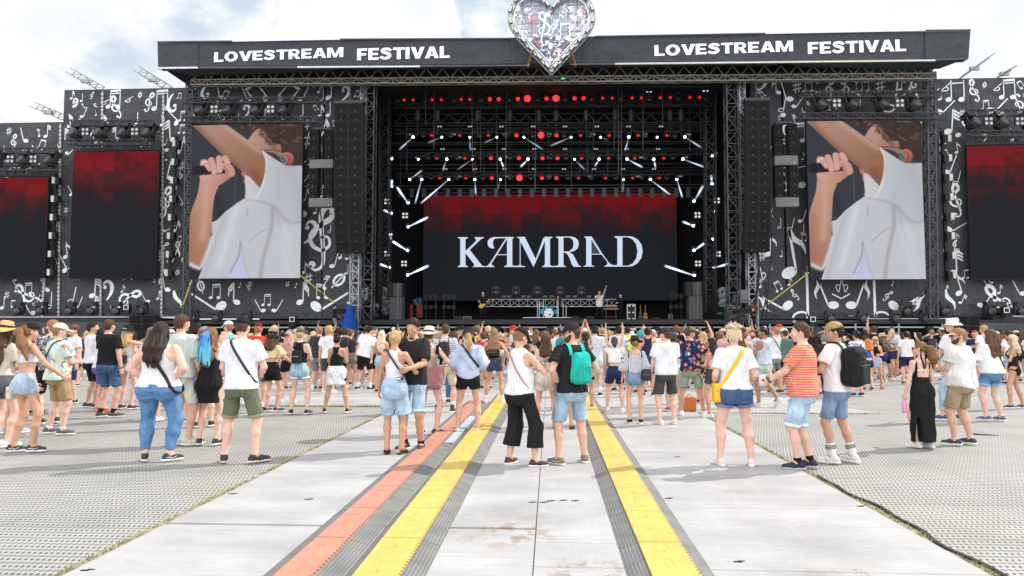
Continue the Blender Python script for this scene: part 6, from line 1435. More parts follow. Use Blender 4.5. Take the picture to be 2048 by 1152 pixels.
for ci, (xa, xb) in enumerate(cols):
    y = -4.0; seams = ([-4, -1.6, .7, 3.0, 6.05, 6.1, 8.6, 11.0, 13.3, 15.68] if ci == 0 else [-4, -1.6, .7, 2.9, 5.12, 7.02, 7.58, 9.9, 12.2, 14.85])
    for a, b_ in zip(seams[:-1], seams[1:]):
        if b_ - a < .1: continue
        j = rr.uniform(-.012, .012); polys.append([(xa, a + .006), (xb, a + .006 + j * 0), (xb + j * .0, b_), (xa, b_)])
y = 15.69
while y < 34:
    for xa, xb in ((-8.8 + max(0, y - 20) * .3, -3.6), (-3.59, -.13), (-.12, 3.1), (3.11, max(4.2, 6.55 - (y - 15) * .12))):
        if xb > xa: polys.append([(xa, y), (xb, y), (xb, y + 2.38), (xa, y + 2.38)])
    y += 2.4
polys.append([(3.04, 14.86), (6.75, 14.86), (6.55, 15.68), (3.04, 15.68)])
polys.append([(9.5, 26.0), (30, 26.0), (30, 28.4), (9.5, 28.4)]); polys.append([(-30, 27.0), (-12, 27.0), (-12, 29.4), (-30, 29.4)])
tag(sheet(polys, .0, RT, 'road', RM), kind='structure')
# a pair of lifting slots, dents and leaves of dirt on the panels
mb = MB()
for px, py in ((1063, 1005), (1086, 1005), (1353, 914), (1720, 1013), (463, 988), (615, 999), (1125, 1001), (1148, 1002), (1476, 1124), (170, 1141), (1336, 997), (1100, 1002), (1590, 928)):
    g = ground(px, py, RT); mb.box((g.x, g.y, RT + .002), (.06, .022, .004)); mb.box((g.x + .03, g.y + .02, RT + .002), (.05, .012, .004))
tag(mb.build('lifting_slots', BLACK), 'dark lifting slots and scraps dotted over the pale track panels', 'slots', kind='stuff')
# grass and straw squeezed out along the panel edges
mb = MB(); r_ = random.Random(9)
def tuft(x, y, h, m_):
    mb.m = m_; a = r_.uniform(0, 6.28); w = r_.uniform(.003, .006); dx, dy = math.cos(a), math.sin(a); lx, ly = r_.uniform(-.7, .7) * h, r_.uniform(-.7, .7) * h
    mb.add([(x - dx * w, y - dy * w, .004), (x + dx * w, y + dy * w, .004), (x + lx, y + ly, h + .004)], [(0, 1, 2)])
def edge(x0, y0, x1, y1, n, wd=.06, hh=.04, dens=None):
    for i in range(n):
        t = r_.random(); 
        if math.sin(t * 40 + x0) + math.sin(t * 97 + 1) < r_.uniform(-1.6, 1.0): continue
        tuft(x0 + (x1 - x0) * t + r_.gauss(0, wd), y0 + (y1 - y0) * t + r_.gauss(0, wd * .5), r_.uniform(.4, 1) * hh, 0 if r_.random() < .4 else 1)
edge(-3.42, 3.8, -3.42, 15.6, 3000, .024, .032); edge(3.09, 3.8, 3.09, 14.8, 3000, .024, .032); edge(-8.5, 15.62, -3.4, 15.62, 3000, .05, .07); edge(3.1, 14.8, 6.7, 14.8, 900, .04, .05)
tag(mb.build('grass', [plain((.15, .20, .05), .8), plain((.42, .36, .19), .8)]), 'grass and straw squeezed out along the track edges', 'grass', kind='stuff')
mb = MB()       # soil strip under it
for xa, xb, ya, yb in ((-3.455, -3.385, 3.6, 15.62), (3.055, 3.125, 3.6, 14.8), (-8.6, -3.4, 15.58, 15.66)): mb.add([(xa, ya, .004), (xb, ya, .004), (xb, yb, .004), (xa, yb, .004)], [(0, 1, 2, 3)])
tag(mb.build('soil', plain((.26, .23, .15), .9, 0, .5, 9)), kind='structure')
mb = MB(); pts = [Vector((3.13 + .03 * math.sin(y * 3) + .02 * math.sin(y * 7.3), y, .012)) for y in np.arange(3.7, 8.6, .12)]
for a, b_ in zip(pts[:-1], pts[1:]): mb.bar(a, b_, .035, .012)
tag(mb.build('rubber_strip', BLACK), 'loose black rubber strip along the right edge of the track', 'strip')
# ------------------------------------------------------------------ cable ramps
def lidmat(c, dark, nm):
    m, nt, b = newmat(nm); v = coords(nt); L = nt.links; n = noise(nt, v, 3, 5, .6)
    base = ramp(nt, n, [(.3, tuple(x * .86 for x in c)), (.7, tuple(min(1, x * 1.08) for x in c))]); sc = ramp(nt, noise(nt, coords(nt, (30, 4, 1)), 2, 3), [(.6, (0, 0, 0)), (.66, (1, 1, 1))])
    base = mixc(nt, math_(nt, 'MULTIPLY', sc, .25), base, dark); gr = ramp(nt, noise(nt, coords(nt, (5, 1, 1)), 3, 6, .7), [(.5, (0, 0, 0)), (.72, (.55, .55, .55))]); base = mixc(nt, gr, base, tuple(x * .62 + .03 for x in c))
    if 'red' in nm:
        sp = N(nt, 'ShaderNodeSeparateXYZ'); L.new(v, sp.inputs[0]); g = math_(nt, 'GREATER_THAN', math_(nt, 'FRACT', math_(nt, 'DIVIDE', sp.outputs[1], .05)), .8); g2 = math_(nt, 'GREATER_THAN', math_(nt, 'FRACT', math_(nt, 'DIVIDE', sp.outputs[0], .045)), .85)
        base = mixc(nt, math_(nt, 'MULTIPLY', math_(nt, 'MAXIMUM', g, g2), .35), base, dark)
    L.new(base, b.inputs['Base Color']); b.inputs['Roughness'].default_value = .5; bump(nt, b, noise(nt, v, 60, 3), .2, .004); return m
YEL = lidmat((.64, .465, .12), (.40, .27, .06), 'yellow_lid'); RED = lidmat((.54, .255, .18), (.40, .16, .11), 'red_lid'); BLU = lidmat((.42, .5, .60), (.2, .25, .3), 'worn_lid')
def rub():
    m, nt, b = newmat('ribbed_rubber'); v = coords(nt); L = nt.links; sp = N(nt, 'ShaderNodeSeparateXYZ'); L.new(v, sp.inputs[0]); s = math_(nt, 'GREATER_THAN', math_(nt, 'FRACT', math_(nt, 'DIVIDE', sp.outputs[0], .026)), .45)
    n = noise(nt, v, 5, 5, .6); base = ramp(nt, n, [(.3, (.15, .15, .15)), (.7, (.26, .255, .25))]); base = mixc(nt, math_(nt, 'MULTIPLY', s, .55), base, (.09, .09, .09)); L.new(base, b.inputs['Base Color']); b.inputs['Roughness'].default_value = .7; bump(nt, b, s, .5, .006); return m
RUB = rub()
def ramp_line(xs, y0, y1, lid, h, labf, group, seg=.93, wob=0, blank=None):
    # xs: outer left, lid left, lid right, outer right
    y = y0; i = 0
    while y < y1:
        e = y + seg - .008; xo, l0, l1, xr = [x + wob * math.sin(y * .8) for x in xs]; z = RT
        root = empty('cable_ramp', ((l0 + l1) / 2, y, 0)); tag(root, labf(i), 'cable ramp', group)
        mb = MB(); P = [(xo, z), (l0, z + h), (l1, z + h), (xr, z)]
        mb.prism(P, y, e); o = child(mb.build('base', RUB), root)
        mb = MB(); mb.box(((l0 + l1) / 2, (y + e) / 2, z + h + .006), (l1 - l0, e - y - .006, .012)); mb.m = 1
        t = y + .02
        while t < e - .02: mb.m = 0; mb.box((l1 + .008, t, z + h + .004), (.016, .028, .012)); t += .062
        mb.m = 1; w = l1 - l0
        mb.m = 0; 
        for a, b_ in (((.42, .35), (.42, .55)), ((.58, .35), (.58, .55)), ((.42, .35), (.58, .35)), ((.42, .55), (.58, .55))): mb.bar((l0 + w * a[0], y + seg * a[1], z + h + .013), (l0 + w * b_[0], y + seg * b_[1], z + h + .012), .003)
        for q in (.12, .72):
            zz = [(.3, 0), (.55, .02), (.45, .05), (.72, .075)]
            for a, b_ in zip(zz[:-1], zz[1:]): mb.bar((l0 + w * a[0], y + seg * q + a[1], z + h + .013), (l0 + w * b_[0], y + seg * q + b_[1], z + h + .012), .003)
        o = child(mb.build('lid', [lid]), root); y += seg; i += 1
OR = ['nearest', 'second nearest', 'third nearest', 'fourth nearest', 'fifth nearest', 'sixth nearest', 'seventh nearest', 'eighth nearest', 'ninth nearest', 'tenth nearest', 'eleventh nearest', 'twelfth nearest', 'thirteenth nearest', 'fourteenth nearest', 'fifteenth nearest', 'sixteenth nearest', 'seventeenth nearest', 'farthest']
ramp_line((-1.42, -1.32, -1.02, -.86), 3.7, 18.5, YEL, .05, lambda i: f'{OR[i]} segment of the left yellow cable ramp', 'yellow cable ramp segments')
ramp_line((-1.98, -1.85, -1.60, -1.425), 3.7, 16.6, RED, .045, lambda i: f'{OR[i]} segment of the faded red cable ramp', 'red cable ramp segments')
ramp_line((.52, .675, .985, 1.13), 3.7, 18.0, YEL, .05, lambda i: f'{OR[i]} segment of the right yellow cable ramp', 'yellow cable ramp segments')
mb = MB(); mb.box((-1.495, 12.0, .05), (.13, 3.2, .02)); mb.build('worn_plate', BLU); o = bpy.data.objects['worn_plate']; tag(o, 'worn blue grey plate lying between the red and yellow ramps', 'plate')
# ------------------------------------------------------------------ band, instruments and gear on the stage
CHR = plain((.5, .5, .52), .25, .9); WOOD = plain((.30, .13, .05), .4); TEAL = plain((.04, .30, .38), .25)
def T(name, label, cat, loc, group=None): return tag(empty(name, loc), label, cat, group)
def loc_part(root, name, mb, m, smooth=False): return mb.build(name, m, root, smooth)
# drum riser and kit
c = at(1108, 631, 46.5); c.z = DZ
rz = T('drum_riser', 'low black riser with a pale edge under the drum kit', 'riser', c); mb = MB(); mb.box((0, 0, .12), (4.2, 2.4, .2)); loc_part(rz, 'platform', mb, BLACK); mb = MB(); mb.box((-.4, -1.22, .235), (3.2, .05, .035)); loc_part(rz, 'edge', mb, ALU)
k = T('drum_kit', 'teal drum kit with white bass drum head and chrome stands', 'drum kit', c + Vector((-.35, -.2, .24)))
RX = Matrix.Rotation(R(90), 3, 'X')
mb = MB(); mb.lathe([(0, -.2), (.29, -.2), (.29, .2), (0, .2)], (0, 0, .30), 24, RX); bd = loc_part(k, 'bass_drum', mb, TEAL, False); mb = MB(); mb.lathe([(0, .205), (.275, .204)], (0, 0, .30), 24, RX); mb.build('drum_head', plain((.7, .72, .75), .5), bd)
mb = MB(); mb.lathe([(0, .208), (.06, .207)], (.10, 0, .2), 14, RX); mb.build('port_hole', BLACK, bd); mb = MB(); mb.lathe([(.275, .19), (.31, .19), (.31, .215), (.275, .215)], (0, 0, .30), 24, RX); mb.build('hoop', CHR, bd)
for x, z, r_2, h in ((-.17, .68, .14, .2), (.19, .69, .14, .2), (-.42, .42, .17, .34), (.5, .40, .17, .3)):
    mb = MB(); mb.lathe([(0, -h / 2), (r_2, -h / 2), (r_2, h / 2)], (x, .05, z), 18); d = loc_part(k, 'tom_drum', mb, TEAL); mb = MB(); mb.lathe([(r_2 + .006, h / 2 - .01), (0, h / 2)], (x, .05, z), 18); mb.build('drum_head', plain((.65, .67, .7), .5), d)
for x, z in ((-.75, 1.05), (-.35, 1.18), (.55, 1.15), (.95, 1.0), (1.15, .8)):
    mb = MB(); mb.bar((x, .1, 0), (x, .1, z), .025); mb.bar((x, .1, .12), (x + .2, -.1, 0), .02); mb.bar((x, .1, .12), (x - .2, -.1, 0), .02); s = loc_part(k, 'stand', mb, CHR); mb = MB(); mb.lathe([(0, .03), (.19, 0), (.19, -.005)], (x, .05, z), 18, Matrix.Rotation(R(12), 3, 'Y')); mb.build('cymbal', plain((.35, .26, .1), .3, .8), s)
mb = MB()
for a, b_ in (((-.62, -.3, 0), (-.62, -.3, 1.1)), ((.62, -.3, 0), (.62, -.3, 1.15)), ((-.62, -.3, .9), (-.35, -.3, .7)), ((.62, -.3, .7), (.3, -.3, .72))): mb.bar(a, b_, .03)
loc_part(k, 'rack', mb, CHR)
# low lighting bench at the back
c = at(1090, 606, 49); bt = truss('floor_truss', 'low silver truss bench across the back of the stage', pxz(968, 606, 49), pxz(1232, 606, 49), .34, .5, .6, .022, METAL)
mb = MB(); a, b_ = at(960, 598, 49), at(1240, 598, 49); mb.box(((a.x + b_.x) / 2, 49, a.z + .05), (b_.x - a.x, .5, .12)); tag(mb.build('bench_top', BLACK), 'black plank on top of the low truss bench', 'bench')
for i, x in enumerate((992, 1032, 1075, 1120, 1163)): place_light('dark', x, 588, 48.9, f'{ORD[i]} moving light from the left on the low bench behind the band', 'moving lights on the bench', 1.4)
for i, x in enumerate((1008, 1018, 1047, 1058, 1090, 1104, 1136, 1150, 1178)): 
    c = at(x, 593, 48.8); mb = MB(); mb.box((0, 0, 0), (.32, .16, .16)); mb.m = 1; mb.box((0, -.085, 0), (.27, .01, .11)); o = mb.build('strobe_panel', [YOKE, plain((.08, .09, .1), .3)]); o.location = c; tag(o, f'{ORD[i]} small dark strobe box from the left on the low bench', 'strobe', 'dark strobe boxes on the bench')
# keyboard, case, guitars, amplifier
c = at(1222, 637, 46.5); c.z = DZ
kb = T('keyboard', 'wooden sided keyboards on a stand right of the singer', 'keyboard', c)
for z, w, m_ in ((.82, 1.0, WOOD), (1.02, .8, plain((.4, .26, .15), .5))):
    mb = MB(); mb.box((0, 0, z), (w, .34, .09)); s = loc_part(kb, 'manual', mb, m_); mb = MB(); mb.box((0, -.02, z + .05), (w * .85, .2, .012)); mb.build('keys', plain((.5, .5, .48), .4), s)
mb = MB(); mb.bar((-.35, 0, 0), (-.3, 0, .8), .04); mb.bar((.35, 0, 0), (.3, 0, .8), .04); mb.bar((-.35, 0, .3), (.35, 0, .3), .03); mb.bar((-.3, 0, .8), (-.3, 0, 1.0), .03); mb.bar((.3, 0, .8), (.3, 0, 1.0), .03); loc_part(kb, 'stand', mb, DMETAL)
c = at(1262, 637, 46.2); c.z = DZ
fc = T('flight_case', 'tall black flight case with silver edges and white corners', 'case', c); mb = MB(); mb.box((0, 0, .58), (.50, .5, 1.05)); loc_part(fc, 'shell', mb, BLACK); mb = MB()
for x in (-.25, .25):
    for y in (-.25, .25): mb.bar((x, y, .05), (x, y, 1.1), .03)
for z in (.06, 1.1):
    for a, b_ in (((-.25, -.25), (.25, -.25)), ((-.25, .25), (.25, .25)), ((-.25, -.25), (-.25, .25)), ((.25, -.25), (.25, .25))): mb.bar((*a, z), (*b_, z), .03)
loc_part(fc, 'edging', mb, plain((.6, .62, .64), .3, .4)); 
for x in (-.13, .13):
    for z in (.16, .58, 1.0): mb = MB(); mb.box((x, -.262, z), (.14, .015, .09)); loc_part(fc, 'latch', mb, plain((.62, .64, .66), .35))
for x in (-.2, .2): mb = MB(); mb.cyl((x, -.2, .0), (x, -.1, .0), .05, 10); o = loc_part(fc, 'castor', mb, BLACK); o.location.z = .05
for i, x in enumerate((1281, 1291)):
    c = at(x, 637, 46.6); c.z = DZ; g = T('guitar', ['dark guitar on a stand next to the flight case', 'brown guitar on a stand at the right of the case'][i], 'guitar', c); mb = MB(); mb.ball((0, 0, .25), (.17, .04, .2), 14); mb.ball((0, 0, .48), (.13, .04, .14), 12); loc_part(g, 'body', mb, WOOD if i else plain((.05, .03, .02), .3), True)
    mb = MB(); mb.bar((0, -.02, .5), (0, .0, 1.1), .045, .03); loc_part(g, 'neck', mb, WOOD); mb = MB(); mb.bar((-.15, 0, 0), (0, .1, .4), .025); mb.bar((.15, 0, 0), (0, .1, .4), .025); loc_part(g, 'stand', mb, DMETAL)
for x, w, h, lab, m_ in ((935, .5, .28, 'small silver edged amplifier left of the guitarist', DGREY), (917, .45, .3, 'black wedge monitor far left on the deck', BLACK), (1003, .5, .12, 'flat pedal board at the feet of the guitarist', plain((.3, .31, .33), .5)), (968, .7, .06, 'pale pedal board left of centre', plain((.4, .41, .42), .5)), (1180, .45, .28, 'wedge monitor in front of the singer', BLACK), (1150, .45, .28, 'wedge monitor right of the drum kit', BLACK), (1235, .7, .08, 'white pedal board below the keyboard', plain((.5, .5, .5), .5)), (1340, .22, .42, 'thin silver framed stool at the right', DGREY), (1390, .4, .3, 'black floor monitor beside the right side fill', BLACK), (1310, .5, .2, 'cable box right of the guitars', BLACK)):
    c = at(x, 637, 44.5); c.z = DZ; mb = MB(); mb.prism([(-w / 2, 0), (w / 2, 0), (w / 2, h), (-w / 2, h)], -.2, .12); mb.m = 1
    for a, b_ in (((-w / 2, h), (w / 2, h)), ((-w / 2, .01), (w / 2, .01)), ((-w / 2, .01), (-w / 2, h)), ((w / 2, .01), (w / 2, h))): mb.bar((a[0], -.205, a[1]), (b_[0], -.205, b_[1]), .018)
    o = mb.build('stage_box', [m_, METAL if 'silver' in lab else DGREY]); o.location = c; tag(o, lab, 'stage box')
# side fills
for x0, x1, lab in ((783, 806, 'left'), (1376, 1402, 'right')):
    c = at((x0 + x1) / 2, 636, 42.5); c.z = DZ; s = T('side_fill', f'tall dark grey side fill speaker stack at the {lab} of the stage', 'loudspeaker', c)
    mb = MB(); mb.box((0, 0, .72), (.78, .8, 1.42)); loc_part(s, 'bass_cabinet', mb, plain((.07, .07, .075), .7)); mb = MB(); mb.box((-.08, 0, 1.87), (.95, .8, .85)); mb.m = 1; mb.box((.1, -.41, 1.87), (.5, .02, .78)); loc_part(s, 'top_cabinet', mb, [BLACK, plain((.06, .06, .06), .7)]); mb = MB(); mb.bar((.08, -.43, 0), (.14, -.43, 2.3), .05); loc_part(s, 'strap', mb, plain((.16, .15, .14), .7))
PLS = plain((.16, .18, .20), .25)
for x0, x1, y0, y1, Y, lab, m_ in ((766, 780, 575, 630, 43.5, 'plastic wrapped tall rack on the left of the stage', PLS), (739, 760, 617, 637, 42.5, 'black box under a plastic sheet at the left', BLACK), (740, 758, 608, 617, 42.6, 'crumpled plastic sheet on the box at the left', PLS), (726, 737, 600, 636, 43, 'black equipment trolley by the left tower', BLACK), (1436, 1454, 574, 614, 43, 'plastic wrapped tall panel on the right of the stage', PLS), (1448, 1488, 618, 642, 42, 'bulky equipment under grey plastic at the right', plain((.05, .055, .06), .35)), (1452, 1478, 611, 619, 42.1, 'folded grey plastic on top of the bulky equipment', PLS), (1464, 1480, 588, 608, 43, 'dark round wrapped fan by the right tower', plain((.05, .055, .06), .3)),
                                  (820, 826, 608, 636, 48, 'red box at the back left of the stage', plain((.25, .02, .02), .6)), (833, 845, 609, 636, 47.8, 'red and white trolley behind the left light stands', plain((.2, .03, .03), .6)), (828, 844, 596, 610, 48.5, 'blue tarpaulin heap at the back left', plain((.02, .08, .22), .5)), (1433, 1445, 624, 630, 44, 'green coiled hose on the right of the stage', plain((.02, .35, .05), .5))):
    a, b_ = at(x0, y0, Y), at(x1, y1, Y); w, h = b_.x - a.x, a.z - b_.z; Sx = Shape(); cc = np.array([(a.x + b_.x) / 2, Y, (a.z + b_.z) / 2]); dd = min(w, .6)
    f = lambda P, cc=cc, w=w, h=h, dd=dd: np.sqrt(np.maximum(np.abs(P[0] - cc[0]) - w / 2 + .05, 0) ** 2 + np.maximum(np.abs(P[1] - cc[1]) - dd / 2 + .05, 0) ** 2 + np.maximum(np.abs(P[2] - cc[2]) - h / 2 + .05, 0) ** 2) - .05
    Sx.fn(f, cc - np.array([w / 2, dd / 2, h / 2]), cc + np.array([w / 2, dd / 2, h / 2])); am = .03 if 'plastic' in lab or 'tarp' in lab or 'coiled' in lab else .004
    v, q = mesh_shape(Sx, .06, disp=lambda P, am=am: am * (np.sin(P[0] * 13 + P[2] * 9) + np.sin(P[2] * 17 - P[0] * 7))); tag(link('equipment', np_mesh('equipment', [(v, q, 0)]), m_), lab, 'equipment')
# pale panels added to stand for daylight gaps behind the side towers
for x0, x1, y0, y1, lab in ((694, 735, 576, 605, 'left'), (1474, 1500, 580, 606, 'right')):
    a, b_ = at(x0, y0, 44), at(x1, y1, 44); mb = MB(); mb.box(((a.x + b_.x) / 2, 44, (a.z + b_.z) / 2), (b_.x - a.x, .04, a.z - b_.z)); tag(mb.build('daylight_panel', plain((.62, .64, .66), .7)), f'pale tent wall showing behind the {lab} stage tower', 'daylight panel')
# light stands at the left and right rear
for px, lab in ((862, 'left'), (898, 'middle'), (1352, 'right')):
    c = at(px, 636, 49); c.z = DZ; s = T('light_stand', f'{lab} dark light tree standing in front of the LED wall', 'light stand', c); mb = MB(); mb.bar((-.35, 0, 0), (-.35, 0, 2), .05); mb.bar((.35, 0, 0), (.35, 0, 2), .05); mb.bar((-.4, 0, 1.9), (.4, 0, 1.9), .05); mb.bar((-.4, 0, 1.1), (.4, 0, 1.1), .05); loc_part(s, 'frame', mb, DGREY)
    for x in (-.35, .0, .35):
        for z in (1.05, 1.75): mb = MB(); mb.box((x, -.05, z), (.24, .2, .26)); loc_part(s, 'lamp', mb, YOKE)
# camera tripods
def tv_camera(c, lab, ry, cover=None):
    s = T('camera_tripod', lab, 'camera', c); s.rotation_euler.z = ry; mb = MB()
    for a in (0, 2.1, 4.2): mb.bar((.35 * math.cos(a), .35 * math.sin(a), 0), (0, 0, 1.05), .05)
    loc_part(s, 'tripod', mb, DMETAL); mb = MB(); mb.box((0, 0, 1.25), (.22, .55, .28)); mb.cyl((0, .25, 1.25), (0, .65, 1.25), .1, 12); mb.box((0, .68, 1.25), (.3, .06, .24)); loc_part(s, 'camera_body', mb, BLACK); mb = MB(); mb.box((0, -.2, 1.48), (.2, .1, .15)); mb.bar((0, -.25, 1.1), (.1, -.65, 1.0), .03); loc_part(s, 'viewfinder', mb, DGREY); return s
# front of stage pit: barrier and dark boxes
mb = MB(); x = -16
for i in range(27):
    mb.box((-16 + i * 1.2, 37.8, .6), (1.15, .05, 1.15)); mb.box((-16 + i * 1.2, 37.9, 1.2), (1.19, .3, .05)); mb.box((-16 + i * 1.2, 37.9, .03), (1.19, .9, .05))
tag(mb.build('crowd_barrier', plain((.25, .26, .27), .4, .7)), 'metal crowd barrier wall in front of the stage', 'barrier')
# ------------------------------------------------------------------ the visitors one can tell apart
W, B, DG, NV = (.68, .69, .71), (.011, .011, .013), (.05, .052, .056), (.018, .026, .075)
DEN, DDEN, MDEN = (.34, .45, .57), (.05, .11, .23), (.15, .26, .42)
def tee(c=W, **k): return {**dict(kind='tee', c=c, hem=.90, e=.014, drape=.97, sleeve=.66, flare=.022), **k}
def tank(c=W, **k): return {**dict(kind='tank', neck='tank', c=c, hem=1.03, e=.006, drape=.9), **k}
def sho(c=B, l=.75, **k): return {**dict(kind='shorts', c=c, len=l, flare=.018), **k}
def den(c=DEN, l=.75, **k): return sho(c, l, pat='denim', **{**dict(pockets=True), **k})
SN = dict(c=(.03, .03, .035), sole=(.7, .69, .66)); WS = dict(c=(.66, .65, .64), sole=(.7, .69, .67)); SK_ = dict(c=(.03, .03, .035), sock=(.7, .7, .7)); WSK = dict(c=(.6, .6, .6), sock=(.72, .72, .72))
SPOT = {}
def who(px, fy, ty, hd, label, g='m', top=None, bottom=None, hair=('short', 'brown'), st=.13, z=0.0, Y=None, group=None, **k):
    if Y is None: G = ground(px, fy, RT if fy < 1100 else 0)
    else: G = at(px, fy, Y); G.z = z
    tp = at(px, ty, G.y).z - G.z
    hat = k.get('hat'); tp -= (.02 if hat and hat[0] in ('cap', 'bucket') else .04 if hat else .012) + (.03 if hair and hair[0] in ('highbun', 'updo') else 0)
    lf = k.get('lean', (0, 0, 0))[0]; H = max(1.45, min(2.0, tp / (1 - .45 * (1 - math.cos(R(lf))))))
    dist = G.y; res = .0145 if dist < 12.5 else .018 if dist < 17 else .023
    if 'feet' not in k: k['feet'] = ((-st, 0, 14), (st, 0, -14))
    if top and bottom and top['hem'] < 1.0 and 'top' not in bottom: bottom = {**bottom, 'top': min(1.03, top['hem'] + .045)}
    p = Person(g=g, H=H, top=top, bottom=bottom, hair=hair, res=res, seed=len(SPOT) * .77, **{**dict(shoes=SN), **k})
    o = p.assemble(); o.location = G; o.rotation_euler.z = R(hd); tag(o, label, 'person', group); SPOT[label] = (p, o)
    p.o = o; p.M = Matrix.Translation(G) @ Matrix.Rotation(R(hd), 4, 'Z'); return p
def worn(p, o, label, cat='bag'): o.location = p.o.location; o.rotation_euler = p.o.rotation_euler; return tag(o, label, cat)
def handpos(p, sg, ext=.09):
    S_, E_, W_ = p.arm[sg]; k = p.k.get('hand_' + ('r' if sg > 0 else 'l'), {}); d = unit(W_ - E_) if 'dir' not in k else unit(p.TW[:, :3] @ V3(k['dir'])); return p.M @ Vector(W_ + d * ext)
GRIP = dict(curl=1.25)
# --- front row, left to right
p = who(2, 893, 639, -15, 'woman in straw sun hat with long brown braids at the very left edge', 'f', tee((.62, .56, .46), hem=1.0), sho((.10, .11, .13), .55), ('long', 'brown'), hat=('sun', (.55, .36, .14)), arm_r='front', skin='fair', shoes=WS)
p = who(24, 866, 655, 5, 'woman in blue and white patterned top half hidden behind the bandeau woman', 'f', tee((.1, .2, .4), pat='bandana', hem=.9, e=.03), sho((.12, .14, .2), .4), ('long', 'dark'), shoes=dict(c=(.35, .45, .6)))
p = who(45, 903, 643, -18, 'woman in black cap with long blond ponytail, white bandeau and denim shorts', 'f', dict(kind='bra', neck='strap', c=W, top=1.32, hem=1.20, e=.007, sx=.08, drape=.9, sleeve=0), den((.42, .53, .64), .31, top=1.06, e=.006, flare=.004), ('pony', 'auburn'), skin='tan', hat=('cap', B), hatyaw=165, hairlen=.42, hairw=1.5, sway=(.20, .06), lean=(4, -3, -6), arm_r=(.38, .26, 1.02, .6, -.8, -.3), arm_l=(-.16, .2, .92), head=(-4, 4, 0), feet=((-.14, -.04, -50), (.13, .05, -60)), shoes=dict(c=(.03, .03, .035), mark=(.7, .7, .7)))
b = p.crossbody(dict(side=1, c=(.62, .56, .34), w=.010, low=.92, bag=(-.25, -.02, .80, .07, .10, .14), bc=(.62, .58, .46))); worn(p, b, 'small cream shoulder bag at the hip of the bandeau woman')
p = who(112, 868, 645, -28, 'man in beige cap, Hawaiian print shirt and tan shorts facing right', 'm', tee((.6, .6, .5), pat='hawaii', e=.03, drape=1.02, hem=.86, flare=.035), sho((.36, .24, .13), .9, flare=.025), ('fade', 'ginger'), skin='fair', hat=('cap', (.66, .6, .5)), arm_r='front', arm_l='relax', belly=.03, w=1.08, head=(-20, 4, 0), feet=((-.2, -.02, -30), (.15, .02, -50)), shoes=dict(c=(.10, .10, .10), sock=(.7, .7, .7), sockh=.04))
b = p.crossbody(dict(side=1, c=B, w=.022)); worn(p, b, 'thin black strap over the Hawaiian shirt', 'strap')
p = who(97, 846, 638, 60, 'bearded man in black paisley shirt turning left behind the Hawaiian shirt', 'm', tee(B, pat='paisley', hem=.9, e=.02), sho(B, .95), ('fade', 'ginger'), beard='brown', skin='fair', head=(10, -6, 0), arm_l='front')
p = who(72, 828, 661, 175, 'woman with sunglasses on her head facing the camera, between two front visitors', 'f', tank(B), sho(B, 1.0), ('bun', 'dark'), skin='fair', arm_l='front', arm_r='relax')
p = who(143, 806, 648, 150, 'man in brown cap and white shirt facing back toward the crowd', 'm', tee((.65, .62, .6)), sho(NV, .9), ('short', 'brown'), hat=('cap', (.12, .08, .05)), arm_r='front')
p = who(180, 815, 643, -35, 'dark haired man in plain white t-shirt and black shorts looking right', 'm', tee(), sho(B, .88), ('short', 'dark'), skin='tan', head=(-30, 0, 0), arm_r='cross', arm_l='cross', feet=((-.16, 0, -40), (.14, .04, -60)))
p = who(200, 822, 655, -30, 'person in white top and orange sandals behind the black t-shirt man', 'm', tee((.7, .7, .7)), sho((.16, .10, .35), .8), ('short', 'dark'), arm_l='front', shoes=dict(kind='sandal', c=(.6, .14, .04)))
p = who(212, 834, 637, -8, 'man in black t-shirt and dark denim shorts with a red wristband', 'm', tee(B, hem=.93), den(DDEN, .88, flare=.022), ('fade', 'brown'), arm_r='down', arm_l='front', feet=((-.13, 0, -20), (.14, .02, -55)), w=1.06, shoes=dict(c=(.08, .07, .07), sock=B, sockh=.07))
mb = MB(); S_, E_, W_ = p.arm[1]; mb.cyl(p.M @ Vector(W_ - unit(W_ - E_) * .015), p.M @ Vector(W_ + unit(W_ - E_) * .01), .034, 14); tag(mb.build('wristband', fabric((.5, .03, .05))), 'red wristband of the man in the black t-shirt', 'wristband')
p = who(252, 818, 649, -12, 'woman in black bucket hat and white tank top holding up a phone', 'f', tank((.62, .62, .64), hem=1.0), den((.36, .46, .48), .3, top=1.04), ('long', 'blond'), hat=('bucket', B), hairlen=.12, skin='fair', arm_r=(.24, .30, 1.50, .8, -.2, -.8), arm_l=(-.02, .34, 1.40, -.8, -.2, -.8), head=(-22, -3, 0), hand_r=GRIP)
b = p.crossbody(dict(side=1, c=B, w=.012, bag=(.0, -.155, 1.05, .16, .05, .15), low=1.0)); worn(p, b, 'small black bag on the back of the woman filming')
h = handpos(p, 1, .10); mb = MB(); mb.box(h + Vector((0, 0, .05)), (.075, .012, .15)); tag(mb.build('phone', plain((.25, .22, .15), .3)), 'phone held up by the woman in the bucket hat', 'phone')
p = who(300, 842, 652, 0, 'woman with long ginger brown hair half hidden behind the jeans woman', 'f', tee((.5, .4, .3), hem=1.0), sho((.3, .3, .3), .4), ('long', 'auburn'), shoes=WS, arm_r='front')
p = who(314, 921, 641, 2, 'woman with long dark hair, white tank top and blue skinny jeans', 'f', tank((.70, .70, .72), hem=.93, e=.010, drape=.9, hole=.07), dict(kind='trousers', c=(.10, .22, .42), pat='denim', len=1.88, flare=.004, e=.008, pockets=True), ('long', (.035, .024, .019)), w=1.66, skin='fair', hairlen=.24, hairw=1.25, arm_l='hip', arm_r='hip', feet=((-.16, 0, 25), (.155, 0, -50)), shoes=dict(c=(.03, .03, .035), mark=(.65, .65, .65)), head=(0, 2, 0))
